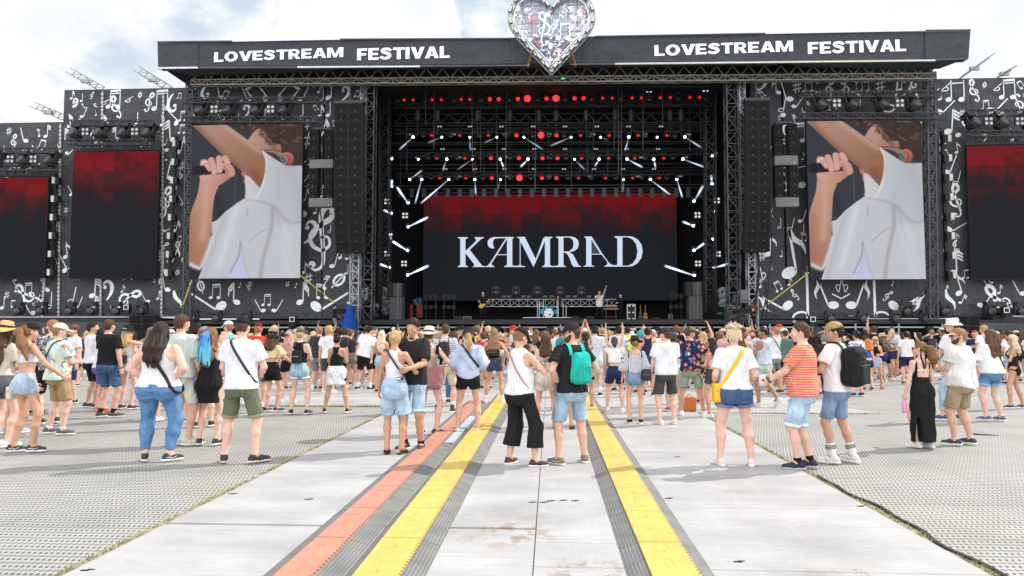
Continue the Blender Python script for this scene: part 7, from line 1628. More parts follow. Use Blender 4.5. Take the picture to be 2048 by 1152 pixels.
b = p.crossbody(dict(side=-1, c=B, w=.045, low=.99)); worn(p, b, 'wide black strap across the back of the woman in skinny jeans', 'strap')
p = who(357, 890, 627, -12, 'tall man in pale mint t-shirt and cream shorts with a faded haircut', 'm', tee((.52, .58, .53), e=.026, drape=1.02, sleeve=.85, flare=.035), sho((.62, .58, .52), .85), ('fade', 'brown'), arm_l='front', arm_r='relax', head=(-8, 0, 0), feet=((-.12, -.02, -50), (.13, .05, -60)), shoes=dict(c=(.55, .48, .42)))
p = who(386, 836, 646, -5, 'person in black t-shirt with white gothic back print and denim shorts', 'm', tee(B), den((.3, .42, .6), .5), ('short', 'dark'), hat=('cap', B), arm_r='front', shoes=dict(c=(.6, .42, .4)))
mb = MB(); s = p.s                   # back print
x = -.135
for q in range(6):
    for dx, dz, w, h in ((0, 0, .010, .05), (.018, .004, .009, .045), (.006, -.022, .022, .008), (.008, .026, .024, .008), (.026, -.03 if q % 2 else .0, .006, .03)): mb.box((x + dx, -.158 * s, 1.37 * s + dz), (w, .004, h))
    x += .047
o = mb.build('back_print', fabric((.7, .7, .7))); o.parent = p.o
p = who(406, 853, 652, 30, 'man in grey cap with blue bandana talking beside the dreadlocked woman', 'm', tee((.5, .4, .4)), sho((.08, .2, .5), .9), ('short', 'auburn'), hat=('cap', (.2, .2, .21)), beard='brown', head=(-70, 0, 0), shoes=dict(c=B))
p = who(416, 889, 652, -2, 'woman with long blue braids and ginger hair in short black dress', 'f', dict(kind='dress', neck='tank', c=B, hem=.62, e=.018, drape=1.0, hole=.05, scoop=.07, sleeve=0), None, ('long', 'auburn'), hairlen=.26, dreads=True, skin='fair', arm_l='relax', arm_r='relax', shoes=SN)
b = p.crossbody(dict(side=1, c=(.35, .10, .03), w=.014)); worn(p, b, 'thin brown strap over the black dress of the braided woman', 'strap')
p = who(453, 806, 641, 65, 'bare shouldered man in white cap with teal towel looking left', 'm', tank((.1, .5, .48), hem=1.2, hole=.11), sho((.3, .3, .3), .8), ('short', 'ginger'), hat=('cap', W), skin='light', glasses=True)
p = who(479, 924, 632, 2, 'man in black cap, white t-shirt and olive shorts with hands in front', 'm', tee((.71, .72, .75), hem=.885, e=.02, drape=1.0), sho((.135, .145, .095), .88, flare=.03, pockets=True, cuff=True), ('buzz', 'brown'), skin='fair', hat=('cap', B), hatyaw=2, w=1.04, arm_l=(-.12, .18, .97, -1, -.6, 0), arm_r=(.13, .18, .97, 1, -.6, 0), feet=((-.20, 0, 22), (.20, 0, -50)), tattoo=[((.36, .03, 1.05), .06), ((.35, .0, 1.14), .05)], shoes=dict(c=(.035, .033, .035), sole=(.6, .55, .5)))
b = p.crossbody(dict(side=-1, c=B, w=.03)); worn(p, b, 'black strap over the white t-shirt of the man in olive shorts', 'strap')
p = who(513, 813, 645, 5, 'man in orange red t-shirt and maroon cap', 'm', tee((.62, .055, .02), e=.025), sho((.08, .08, .09), .9), ('fade', 'ginger'), hat=('cap', (.16, .012, .02)), w=1.12, shoes=WS, arm_r='front')
p = who(541, 823, 661, -10, 'woman in black bucket hat, yellow floral crop top and black shorts', 'f', tee((.7, .6, .35), pat='floral', hem=1.16, e=.016, sleeve=.8, neck='square', top=1.40), sho(B, .55, top=1.09, e=.012), ('long', 'brown'), hat=('bucket', B), hairlen=.08, arm_r=(.36, .22, 1.06, .6, -.9, -.3), arm_l='down', w=1.05, feet=((-.10, -.02, -25), (.13, .03, -55)), shoes=dict(c=B, mark=(.6, .6, .6)))
p = who(575, 805, 659, 15, 'woman in black cap with very long pink blond hair', 'f', tank((.72, .6, .68), hem=1.08), sho(B, .38), ('long', 'pinkblond'), hat=('cap', B), hatyaw=150, hairlen=.40, skin='fair', shoes=WS)
p = who(598, 828, 655, -3, 'woman in grey cap and black tank top with small leather backpack', 'f', tank(B, hem=1.02, hole=.06, scoop=.08), den((.33, .50, .60), .42, cuff=True, top=1.05), ('bun', 'blond'), hat=('cap', (.09, .09, .095)), hatyaw=3, skin='fair', st=.17, arm_r=(.06, .27, 1.08, .8, -.6, -.6), arm_l='front', shoes=dict(c=B, mark=(.65, .65, .65)), w=1.05)
b = p.backpack(dict(c=(.018, .018, .02), d=(.20, .09, .26), z=1.17, r=.03, w=.03, sx=.09, taper=.1, zc=(.5, .5, .5))); worn(p, b, 'small black leather backpack on the woman with the grey cap', 'backpack')
p = who(637, 782, 652, 3, 'man in dark slate t-shirt and grey shorts with short ginger hair', 'm', tee((.035, .037, .045), e=.026, hem=.9), sho((.19, .2, .22), .85), ('fade', 'ginger'), w=1.06, shoes=WSK, arm_l='front', arm_r='front', st=.17)
p = who(672, 825, 664, 0, 'woman in black racerback top with patterned shirt tied round her waist', 'f', tank(B, hem=1.03, hole=.085, scoop=.10, e=.007), sho(B, .52, e=.010), ('highbun', 'dark'), skin='tan', st=.24, w=1.05, arm_l='front', arm_r='front', shoes=dict(c=B, mark=(.6, .6, .6)))
k_ = p.k.copy(); p.k['bottom'] = dict(kind='skirt', c=W, pat='grayprint', hem=.62, w1=.21, top=1.04, e=.018, wr=.01, name='tied_shirt'); p.build_bottom(p.o); p.k = k_
p = who(656, 786, 651, 0, 'person with curly blond hair and white t-shirt behind two dark shirts', 'm', tee(), sho(DG, .8), ('curly', 'blond'), shoes=WS)
p = who(693, 770, 656, -8, 'man in faded black t-shirt and black shorts between two white shirts', 'm', tee((.05, .05, .055)), sho(B, .9), ('short', 'brown'), w=1.08, arm_l='front')
p = who(677, 778, 656, 4, 'dark curly haired man in charcoal shirt behind the racerback woman', 'm', tee((.03, .03, .035)), sho(B, .85), ('curly', 'dark'))
p = who(727, 780, 650, -20, 'man in loose white t-shirt and black shorts leaning right', 'm', tee((.78, .79, .82), e=.03, drape=1.05), sho(B, .85), ('short', 'dark'), lean=(8, 12, 0), head=(-30, 0, 0), feet=((-.22, -.02, 10), (.2, .02, -40)), shoes=dict(c=(.02, .03, .05), sock=W, sockh=.12))
p = who(747, 776, 652, -60, 'man in profile with tinted glasses talking beside the white t-shirt', 'm', tee((.05, .05, .07)), sho(B, .85), ('fade', 'brown'), skin='fair', glasses=True)
p = who(762, 785, 660, 3, 'woman with long light blond hair and denim shorts next to the tanned couple', 'f', tank((.15, .12, .1), hem=1.05), den((.35, .48, .6), .4), ('long', 'lblond'), hairlen=.30, skin='tan', arm_l='front')
p = who(788, 908, 657, 0, 'woman in white racerback top and frayed light denim bermuda shorts', 'f', tank((.70, .70, .73), hem=1.06, hole=.095, scoop=.13, e=.007), den((.36, .50, .66), .86, top=1.09, e=.014, flare=.03), ('bun', 'blond'), skin='tan', arm_l='relax', arm_r=(.26, .30, 1.10, .6, -.8, -.7), head=(-8, 8, 0), feet=((-.10, 0, 10), (.10, 0, -18)), shoes=dict(kind='sandal', c=(.045, .03, .022)))
mb = MB(); r_ = random.Random(1)
for sg in (-1, 1):
    hp, K_, A_, fw, _ = p.leg[sg]; q = hp + (K_ - hp) * .86
    for i in range(46):
        a = r_.uniform(0, 6.28); rd = p.r['kn'] + .034; c = Vector(q) + Vector((rd * math.cos(a), rd * math.sin(a), 0)); mb.bar(c, c + Vector((r_.uniform(-.012, .012), r_.uniform(-.01, .01), -r_.uniform(.015, .05))), .003)
o = mb.build('frayed_hem', fabric((.6, .65, .7))); o.parent = p.o
mb = MB(); mb.box((.11, -.132, 1.035), (.09, .006, .04)); mb.m = 1; mb.box((.087, -.136, 1.035), (.043, .004, .022)); mb.m = 2; mb.box((.133, -.136, 1.035), (.043, .004, .022)); o = mb.build('waist_patch', [fabric(NV), fabric((.75, .75, .75)), fabric((.5, .02, .03))]); o.parent = p.o
b = p.crossbody(dict(side=-1, c=NV, w=.026, low=1.03)); worn(p, b, 'navy strap across the white racerback top', 'strap')
p = who(824, 901, 635, 165, 'man in open black shirt and light denim shorts facing the racerback woman', 'm', tee((.02, .02, .022), e=.02, hem=.87, sleeve=.8, flare=.03, collar=True, drape=1.0), den((.32, .46, .60), .92, cuff=True), ('short', 'dark'), skin='tan', head=(6, 22, 0), arm_l=(-.12, .34, 1.10, -.6, -.6, -.8), arm_r=(.28, .26, 1.08, .8, -.3, -.8), feet=((-.14, 0, 15), (.14, -.06, -15)), shoes=dict(c=(.05, .042, .04), sock=B, sockh=.06))
p = who(857, 869, 650, -6, 'woman in straw hat with black band and a dusty pink tote bag', 'f', tank((.42, .30, .24), hem=1.0, e=.004, hole=.09), sho((.42, .30, .24), .2, e=.006), ('bun', 'brown'), hat=('sun', (.70, .62, .50)), skin='fair', arm_r=(.22, .20, 1.15, .8, -.6, -.5), arm_l='front', head=(-10, 6, 0), hattilt=-2, feet=((-.13, -.06, -10), (.12, .04, -70)), shoes=dict(c=(.04, .035, .03), mark=(.5, .5, .5)))
b = p.backpack(dict(c=(.34, .15, .17), d=(.36, .13, .40), z=.95, x=.10, r=.07, w=.05, sx=.16, sc=B, pocket=False, taper=-.15)); b.name = 'tote_bag'; worn(p, b, 'big dusty pink tote bag hanging behind the woman in the straw hat', 'tote bag')
p = who(890, 824, 647, -4, 'man in navy striped white t-shirt with black drawstring backpack', 'm', tee(W, pat='navystripe', e=.02), sho((.52, .46, .35), .9, flare=.022), ('fade', 'brown'), arm_l='front', feet=((-.17, 0, 14), (.17, 0, -25)), shoes=dict(kind='boot', c=(.05, .045, .04), sock=(.7, .7, .7), sockh=.13), w=1.04)
b = p.backpack(dict(c=(.03, .03, .032), d=(.29, .10, .40), z=1.22, r=.11, w=.014, pocket=False, taper=.35)); worn(p, b, 'black drawstring backpack on the man in the striped t-shirt', 'backpack')
p = who(936, 867, 652, 4, 'woman in black bucket hat and oversized pale blue shirt over black shorts', 'f', dict(kind='shirt', c=(.52, .58, .72), pat='finestripe', hem=.90, e=.028, drape=1.12, sleeve=1.45, flare=.04, curve=.06, wr=.010), sho(B, .42, top=1.0), ('pony', 'blond'), hat=('bucket', (.025, .025, .03)), hairlen=.30, hairw=1.25, sway=(.03, .02), skin='light', arm_l=(-.27, .20, 1.02, -.5, -.9, -.5), arm_r=(.27, .16, 1.0, .5, -.9, -.5), feet=((-.17, 0, 12), (.17, 0, -12)), shoes=WS, w=1.05)
b = p.crossbody(dict(side=-1, c=(.02, .025, .03), w=.036, low=1.08)); worn(p, b, 'black strap over the pale blue shirt', 'strap')
p = who(908, 806, 662, 10, 'person in dark jeans standing behind the pale blue shirt', 'm', tee((.3, .2, .2)), dict(kind='trousers', c=DDEN, pat='denim', len=1.85, flare=.01), ('short', 'brown'), arm_l='front')
p = who(988, 808, 655, -4, 'woman in black tank top and dark denim shorts with black belt bag', 'f', tank(B, hem=1.05, hole=.07), den((.035, .05, .10), .36, top=1.06), ('long', (.25, .15, .07)), hairlen=.24, hairw=1.1, skin='tan', st=.2, arm_l='hip', arm_r='hip', shoes=dict(c=(.6, .5, .48), sock=W, sockh=.12))
b = p.crossbody(dict(side=1, c=B, w=.028, bag=(-.03, -.15, 1.18, .24, .05, .09), low=1.05)); worn(p, b, 'black belt bag on the back of the dark denim shorts woman')
p = who(966, 784, 664, 8, 'person in coral red t-shirt just left of the belt bag woman', 'm', tee((.5, .05, .08)), sho(DG, .8), ('short', 'brown'), w=1.05)
p = who(1041, 931, 653, -38, 'woman in black cap and white sleeveless top looking down at her phone', 'f', dict(kind='tank', neck='tank', c=(.71, .72, .75), hem=.90, e=.026, drape=1.05, hole=.05, scoop=.05, sleeve=0, curve=.02), dict(kind='trousers', c=(.014, .014, .015), len=1.62, flare=.045, e=.014, top=.96, wide=.112), ('bun', 'dblond'), w=1.10, skin='light', hat=('cap', B), hatyaw=4, head=(-10, 24, 0), arm_r=(.14, .30, 1.26, .9, -.5, -.7), arm_l=(-.02, .32, 1.22, -.8, -.3, -.8), hand_r=GRIP, feet=((-.17, -.02, 6), (.19, .06, -40, 0, 0)), shoes=dict(c=(.06, .025, .04), sole=(.7, .69, .68)))
b = p.crossbody(dict(side=-1, c=(.34, .13, .04), w=.013, low=1.0)); worn(p, b, 'thin tan strap over the white sleeveless top', 'strap')
h = (handpos(p, 1, .09) + handpos(p, -1, .09)) / 2; mb = MB(); mb.box(h + Vector((.03, .02, .05)), (.16, .012, .08), Matrix.Rotation(R(-25), 3, 'Y') @ Matrix.Rotation(R(50), 3, 'X')); tag(mb.build('phone', plain((.42, .44, .46), .25, .4)), 'silver phone in the hands of the woman in black culottes', 'phone')
for q in (0, .02):
    mb = MB(); S_, E_, W_ = p.arm[1]; d = unit(W_ - E_); mb.cyl(p.M @ Vector(W_ - d * (.02 + q)), p.M @ Vector(W_ - d * (.01 + q)), .032, 14); tag(mb.build('bracelet', plain((.6, .12, .04) if q == 0 else (.5, .3, .1), .5)), ('orange' if q == 0 else 'gold') + ' bracelet on the wrist holding the silver phone', 'bracelet')
p = who(1092, 853, 666, -4, 'slim woman in beige top and cream shorts between the two front visitors', 'f', tee((.66, .52, .43), hem=1.04, e=.012, sleeve=.35), sho((.60, .54, .47), .55, e=.014, flare=.03), ('long', 'brown'), hairlen=.12, skin='light', arm_l='front', arm_r='front', st=.15, shoes=WS)
p = who(1128, 858, 680, 3, 'person in taupe t-shirt mostly hidden behind the man with green backpack', 'f', tee((.22, .18, .15), hem=1.0), sho((.2, .18, .16), .6), ('bun', 'brown'), skin='tan', shoes=dict(kind='sandal', c=(.10, .05, .03)))
p = who(1144, 927, 644, 30, 'bearded man in black t-shirt and cap with turquoise backpack', 'm', tee((.017, .017, .019), hem=.89, e=.016, sleeve=.62), den((.30, .43, .56), .90, flare=.022), ('fade', 'brown'), skin='light', hat=('cap', (.02, .02, .022), None, (.5, .32, .03)), glasses=True, beard='brown', head=(62, 4, 0), w=1.10, belly=.02, arm_l='hip', arm_r='hip', feet=((-.19, .0, 20), (.19, .0, -28)), shoes=dict(c=(.16, .15, .12), sole=(.6, .59, .55), mark=(.6, .6, .58)))
b = p.backpack(dict(c=(.015, .42, .36), d=(.27, .13, .40), z=1.20, r=.07, w=.045, taper=.3, c2=(.015, .36, .31), sc=(.03, .45, .38))); worn(p, b, 'turquoise green backpack of the man in the black cap', 'backpack')
mb = MB(); S_, E_, W_ = p.arm[-1]; d = unit(W_ - E_); mb.cyl(p.M @ Vector(W_ - d * .045), p.M @ Vector(W_ - d * .02), .038, 14); tag(mb.build('bracelet', B and plain(B, .5)), 'black bracelet of the man with the turquoise backpack', 'bracelet')
p = who(1172, 818, 662, 2, 'woman clapping with both hands high above her black cap', 'f', tank((.25, .12, .1), hem=1.05), sho(B, .6), ('pony', 'dark'), hat=('cap', (.05, .035, .03)), skin='tan', arm_l=(-.03, .12, 1.99, -1, .1, 0), arm_r=(.04, .12, 1.95, 1, .1, 0), hand_l=dict(curl=.05), hand_r=dict(curl=.05))
p = who(1190, 792, 650, -3, 'person in pale blue overalls and black cap', 'm', tee((.5, .55, .62), hem=.75, e=.03, drape=1.05), sho((.42, .5, .6), .8), ('short', 'dark'), hat=('cap', B), shoes=dict(c=B, sock=W, sockh=.14))
p = who(1230, 823, 671, -4, 'woman in white crop top and navy shorts raising both arms', 'f', tee((.8, .78, .77), hem=1.13, e=.010, sleeve=.3), sho(NV, .62, top=1.06, e=.015, flare=.022), ('pony', 'brown'), hairlen=.16, skin='light', arm_l=(-.20, .10, 1.93, -1, 0, -.2), arm_r=(.20, .10, 1.95, 1, 0, -.2), hand_l=dict(curl=.15, spread=.3), hand_r=dict(curl=.15, spread=.3), st=.16, shoes=WS)
p = who(1238, 782, 651, 5, 'man in pale t-shirt and dark cap behind the raised arms', 'm', tee((.6, .64, .72)), sho(NV, .8), ('short', 'dark'), hat=('cap', B), w=1.08)
p = who(1256, 772, 652, 3, 'man in neon yellow vest top and black trousers', 'm', tee((.52, .80, .04), sleeve=.2), dict(kind='trousers', c=B, len=1.8, flare=.01), ('fade', 'dark'), skin='tan', arm_l='front')
p = who(1271, 847, 668, -3, 'woman in wide black hat and pinstriped smocked blouse with denim shorts', 'f', dict(kind='shirt', c=(.72, .72, .74), pat='pinstripe', hem=1.01, e=.018, drape=1.0, sleeve=1.25, flare=.055, neck='square', top=1.375), den((.16, .28, .42), .22, top=1.0, e=.016), ('pony', 'auburn'), hat=('fedora', (.02, .02, .021)), hairlen=.08, skin='light', arm_l='relax', arm_r='relax', st=.10, shoes=dict(c=B))
b = p.backpack(dict(c=(.035, .04, .042), d=(.18, .07, .20), z=.98, x=.19, r=.03, w=.014, sx=.13, taper=.1)); b.name = 'handbag'; worn(p, b, 'grey black leather bag at the right hip of the pinstriped blouse', 'bag')
p = who(1296, 792, 654, 0, 'person in navy overalls with red headband', 'm', tank((.02, .024, .06), hem=1.0, hole=.08), sho((.035, .05, .14), .8), ('fade', 'dark'), skin='tan')
p = who(1282, 786, 660, 4, 'person with teal dreadlocks behind the wide black hat', 'f', tee((.1, .1, .12)), sho(B, .7), ('curly', (.03, .35, .40)))
p = who(1333, 849, 654, 6, 'man in navy cap, white t-shirt and dark grey shorts', 'm', tee((.71, .72, .75), hem=.90, e=.024, drape=1.0), sho((.055, .058, .055), .85, flare=.03), ('fade', 'brown'), skin='fair', hat=('cap', (.025, .03, .055)), head=(35, 0, 0), arm_l='relax', arm_r='front', w=1.04, feet=((-.12, -.03, 20), (.16, .05, -15)), shoes=dict(c=(.62, .55, .46), sole=(.7, .65, .58)))
p = who(1349, 822, 664, -4, 'woman in navy cap and pale green shorts with pink sneakers', 'f', tee((.7, .7, .72)), sho((.45, .52, .4), .5), ('bun', 'brown'), hat=('cap', (.04, .05, .12)), shoes=dict(c=(.5, .08, .14)))
p = who(1383, 832, 652, -12, 'man in geometric patterned shirt, olive cap and sage shorts', 'm', tee((.3, .3, .3), pat='geo', hem=.88, e=.028, drape=1.04, flare=.03), sho((.27, .32, .25), .85, flare=.025), ('fade', 'brown'), hat=('cap', (.14, .15, .09)), hatyaw=155, skin='tan', head=(-55, 12, 0), arm_r=(.30, .20, 1.0, .6, -.9, -.2), arm_l='front', feet=((-.2, 0, 14), (.24, .03, -14)), shoes=dict(c=(.65, .65, .66), sole=(.7, .66, .6)))
h = handpos(p, 1, .10); mb = MB(); mb.box(h + Vector((.06, -.02, -.12)), (.10, .01, .22), Matrix.Rotation(R(-42), 3, 'Y')); tag(mb.build('paper', plain((.75, .75, .78), .7)), 'white folded paper in the hand of the man with patterned shirt', 'paper')
p = who(1425, 834, 674, 55, 'dark haired woman in sunglasses, pink top and grey shorts facing left', 'f', tank((.62, .42, .5), hem=1.12), sho((.05, .05, .055), .42, top=1.06), ('long', 'dark'), hairlen=.14, skin='tan', glasses=True, head=(12, 0, 0), arm_l='front', arm_r='relax', feet=((-.12, 0, 30), (.14, -.1, -10)), shoes=WS)
p = who(1408, 806, 662, 0, 'woman with long wavy blond hair raising one hand in the crowd', 'f', tee((.3, .2, .12), hem=1.0), sho(B, .5), ('long', 'blond'), hairlen=.22, arm_r=(.16, .08, 1.90, 1, 0, -.2), skin='light')
p = who(1472, 931, 643, -1, 'blond woman in white t-shirt and dark denim shorts with yellow crossbody bag', 'f', tee((.72, .72, .74), hem=.95, e=.020, drape=.98, sleeve=.72, flare=.014), den((.055, .105, .22), .42, cuff=True, e=.014, flare=.022), ('updo', 'lblond'), w=1.2, skin='fair', arm_l=(-.20, .16, .98, -.5, -1, -.5), arm_r=(.20, .18, 1.0, .5, -1, -.5), st=.19, tattoo=[((-.14, -.09, .58), .065), ((-.19, -.06, .26), .028), ((.19, -.06, .27), .022), ((-.33, -.02, 1.17), .055)], shoes=dict(c=(.70, .60, .64), sole=(.75, .74, .74)))
b = p.crossbody(dict(side=1, c=(.72, .46, .01), w=.042, low=.98, name='yellow_bag', bag=(-.225, .0, .90, .05, .14, .20))); worn(p, b, 'bright yellow crossbody bag of the blond woman')
p = who(1530, 814, 654, 35, 'short haired man in pale grey tank top and patterned swim shorts walking', 'm', tank((.46, .49, .54), hem=.93, e=.024, drape=1.0, hole=.06), sho((.5, .5, .4), .58, pat='print', flare=.03), ('buzz', 'dark'), skin='brown', arm_l='front', arm_r='front', head=(30, 0, 0), feet=((-.10, .08, 0), (.14, -.24, -10, .10, .7)), shoes=dict(c=(.6, .57, .55), sole=(.68, .66, .63)))
p = who(1552, 786, 653, 8, 'ginger man in white t-shirt and grey shorts with shoulder strap', 'm', tee(), sho((.22, .23, .26), .8), ('short', 'ginger'), skin='light', head=(40, 0, 0), arm_l='cross', arm_r='cross', feet=((-.12, 0, 10), (.14, -.05, -30)))
b = p.crossbody(dict(side=-1, c=(.05, .03, .08), w=.02, bag=(.22, -.02, .98, .06, .08, .12), low=1.0)); worn(p, b, 'small dark bag of the ginger man in white t-shirt')
p = who(1570, 786, 656, 6, 'man in green t-shirt, white cap and black shorts', 'm', tee((.09, .16, .14)), sho(B, .8), ('short', 'brown'), hat=('cap', W), hatyaw=20, head=(30, 0, 0), skin='tan', arm_l='front')
p = who(1593, 778, 674, 8, 'woman in beige hat, black t-shirt and long olive skirt', 'f', tee(B, hem=1.0), dict(kind='skirt', c=(.16, .17, .11), hem=.22, w1=.22), ('pony', 'brown'), hat=('bucket', (.5, .42, .3)), arm_l='front')
p = who(1608, 937, 643, 62, 'heavy set man in red and yellow striped t-shirt facing left with a drink', 'm', tee((.62, .07, .09), pat='redstripe', hem=.87, e=.02, drape=1.0, sleeve=.72, flare=.025), den((.42, .56, .68), .95, cuff=True, flare=.022, top=.93), ('fade', 'brown'), w=1.16, belly=.055, skin='fair', head=(10, 2, 0), arm_l=(-.16, .36, 1.04, -.6, -.8, -.5), arm_r='relax', feet=((-.10, .05, 20), (.12, -.06, 0)), tattoo=[((-.11, -.05, .30), .05)], shoes=dict(c=(.018, .022, .04), sole=(.4, .4, .42), sock=B, sockh=.06))
h = handpos(p, -1, .09)
def cup(h, lab, rot=None):
    mb = MB(); mb.lathe([(.0, -.07), (.034, -.07), (.045, .075), (.041, .075)], h, 18, rot); mb.m = 1; mb.box(h + Vector((0, -.047, .01)), (.03, .004, .03)); return tag(mb.build('cup', [plain((.7, .7, .7), .35), plain((.55, .05, .03), .5)], None, True), lab, 'cup')
cup(h + Vector((0, 0, .05)), 'white plastic cup of beer held by the striped man'); c = p.M @ Vector((.20, .02, .90)); cup(c + Vector((.0, -.13, 0)), 'empty white cup hanging from the pocket of the striped man', Matrix.Rotation(R(12), 3, 'Y'))
S_, E_, W_ = p.arm[-1]; d = unit(W_ - E_); mb = MB(); mb.cyl(p.M @ Vector(W_ - d * .04), p.M @ Vector(W_ - d * .012), .037, 14); tag(mb.build('wristwatch', plain((.05, .055, .05), .4)), 'dark wristwatch of the striped man', 'watch')
p = who(1676, 924, 642, 48, 'man in tan cap and white t-shirt carrying a big black backpack', 'm', tee((.8, .78, .80), hem=.885, e=.024, drape=1.0), den((.20, .30, .44), .86, flare=.012), ('short', 'dark'), hat=('cap', (.38, .25, .12)), hatyaw=0, skin='tan', head=(28, 6, 0), arm_l=(-.15, .30, 1.13, -.7, -.6, -.6), arm_r='front', feet=((-.12, .02, 10), (.14, -.14, -14)), shoes=dict(c=(.62, .60, .60), sock=(.74, .74, .74), sockh=.16, bands=True), w=1.0)
b = p.backpack(dict(c=(.016, .016, .018), d=(.36, .22, .50), z=1.20, r=.09, w=.06, taper=.25, c2=(.022, .022, .024), dy=.01)); worn(p, b, 'big black hiking backpack on the man in the tan cap', 'backpack')
p = who(1847, 895, 680, 8, 'woman with long brown ponytail in backless long black dress', 'f', dict(kind='dress', neck='square', c=B, hem=.9, top=1.16, e=.008, sleeve=0, drape=.8), dict(kind='skirt', c=(.012, .012, .014), hem=.10, w1=.185, slit=-.13, name='long_skirt', top=1.08), ('pony', (.20, .10, .045)), hairlen=.34, hairw=1.5, sway=(.06, .02), skin='fair', head=(40, 2, 0), arm_l=(-.27, .03, .84, -.3, -1, 0), arm_r='relax', hand_l=GRIP, st=.10, feet=((-.09, .02, 35), (.10, 0, 10)), glasses=True, shoes=WS)
mb = MB()
F = p.torso(.006)
for sg in (-1, 1):
    P_ = [p.loop(F, (0, 0, z), (sg * x, -1, 0), (0, 0, 1), 0, 0, 1)[0] for x, z in ((.12, 1.14), (.25, 1.22), (.5, 1.3), (.62, 1.37), (.6, 1.42))]; p.ribbon(mb, P_, .022)
o = mb.build('dress_strap', fabric(B)); o.parent = p.o
k_ = p.k; p.k = dict(k_, top=dict(kind='bra', neck='square', c=(.62, .55, .38), top=1.29, hem=1.235, e=.005, sleeve=0, drape=.85)); p.build_top(p.o); p.k = k_
h = handpos(p, -1, .08); mb = MB(); mb.lathe([(0, -.19), (.032, -.19), (.036, -.16), (.034, -.04), (.018, -.015), (.018, .0), (0, .0)], h, 16); tag(mb.build('water_bottle', plain((.72, .30, .45), .15), None, True), 'pink plastic water bottle held low beside the black dress', 'bottle')
p = who(1925, 889, 655, 38, 'large ginger man in white linen shirt and khaki shorts looking left', 'm', tee((.72, .70, .69), hem=.84, e=.022, drape=1.0, sleeve=.62, flare=.022, curve=.03, wr=.008), sho((.33, .25, .17), .86, flare=.03), ('fade', 'ginger'), w=1.26, belly=.06, skin='light', beard='brown', glasses=True, head=(48, 0, 0), arm_l='front', arm_r='relax', feet=((-.13, .04, 20), (.16, -.05, -10)), shoes=dict(c=(.04, .04, .045), sock=W, sockh=.03))
p = who(1912, 840, 635, 25, 'tall person in white bucket hat and pale jeans behind the large man', 'm', tee((.75, .77, .82), hem=.95), dict(kind='trousers', c=(.36, .50, .66), pat='denim', len=1.82, flare=.012), ('short', 'brown'), hat=('bucket', W), head=(30, -4, 0), arm_l='cross', feet=((-.20, .1, 40), (.16, 0, 30)), shoes=dict(c=(.04, .07, .15)))
b = p.crossbody(dict(side=1, c=B, w=.03)); worn(p, b, 'black strap on the person in the white bucket hat', 'strap')
p = who(1986, 841, 657, 14, 'woman with very long brown hair, baggy white t-shirt and denim shorts', 'f', tee((.74, .74, .73), hem=.90, e=.04, drape=1.12, sleeve=.9, flare=.04), den((.10, .22, .40), .55, cuff=True, e=.014), ('long', (.11, .055, .028)), hairlen=.30, hairw=1.2, w=1.10, skin='fair', head=(18, 0, 0), arm_l='front', arm_r='front', feet=((-.10, .04, 50), (.13, -.06, 10)), shoes=dict(c=(.10, .11, .2)))
b = p.crossbody(dict(side=-1, c=B, w=.025)); worn(p, b, 'black strap over the baggy white t-shirt', 'strap')
p = who(2030, 816, 668, 62, 'blond woman in black bodysuit and fishnet tights at the right edge', 'f', tank((.012, .012, .016), hem=.9, hole=.08, e=.006), sho((.012, .012, .016), .06, e=.007), ('long', 'lblond'), hairlen=.16, skin='tan', glasses=True, head=(15, 0, 0), arm_l='front', arm_r='front', feet=((-.1, .08, 30), (.12, -.16, 20)), shoes=dict(c=(.04, .04, .08)))
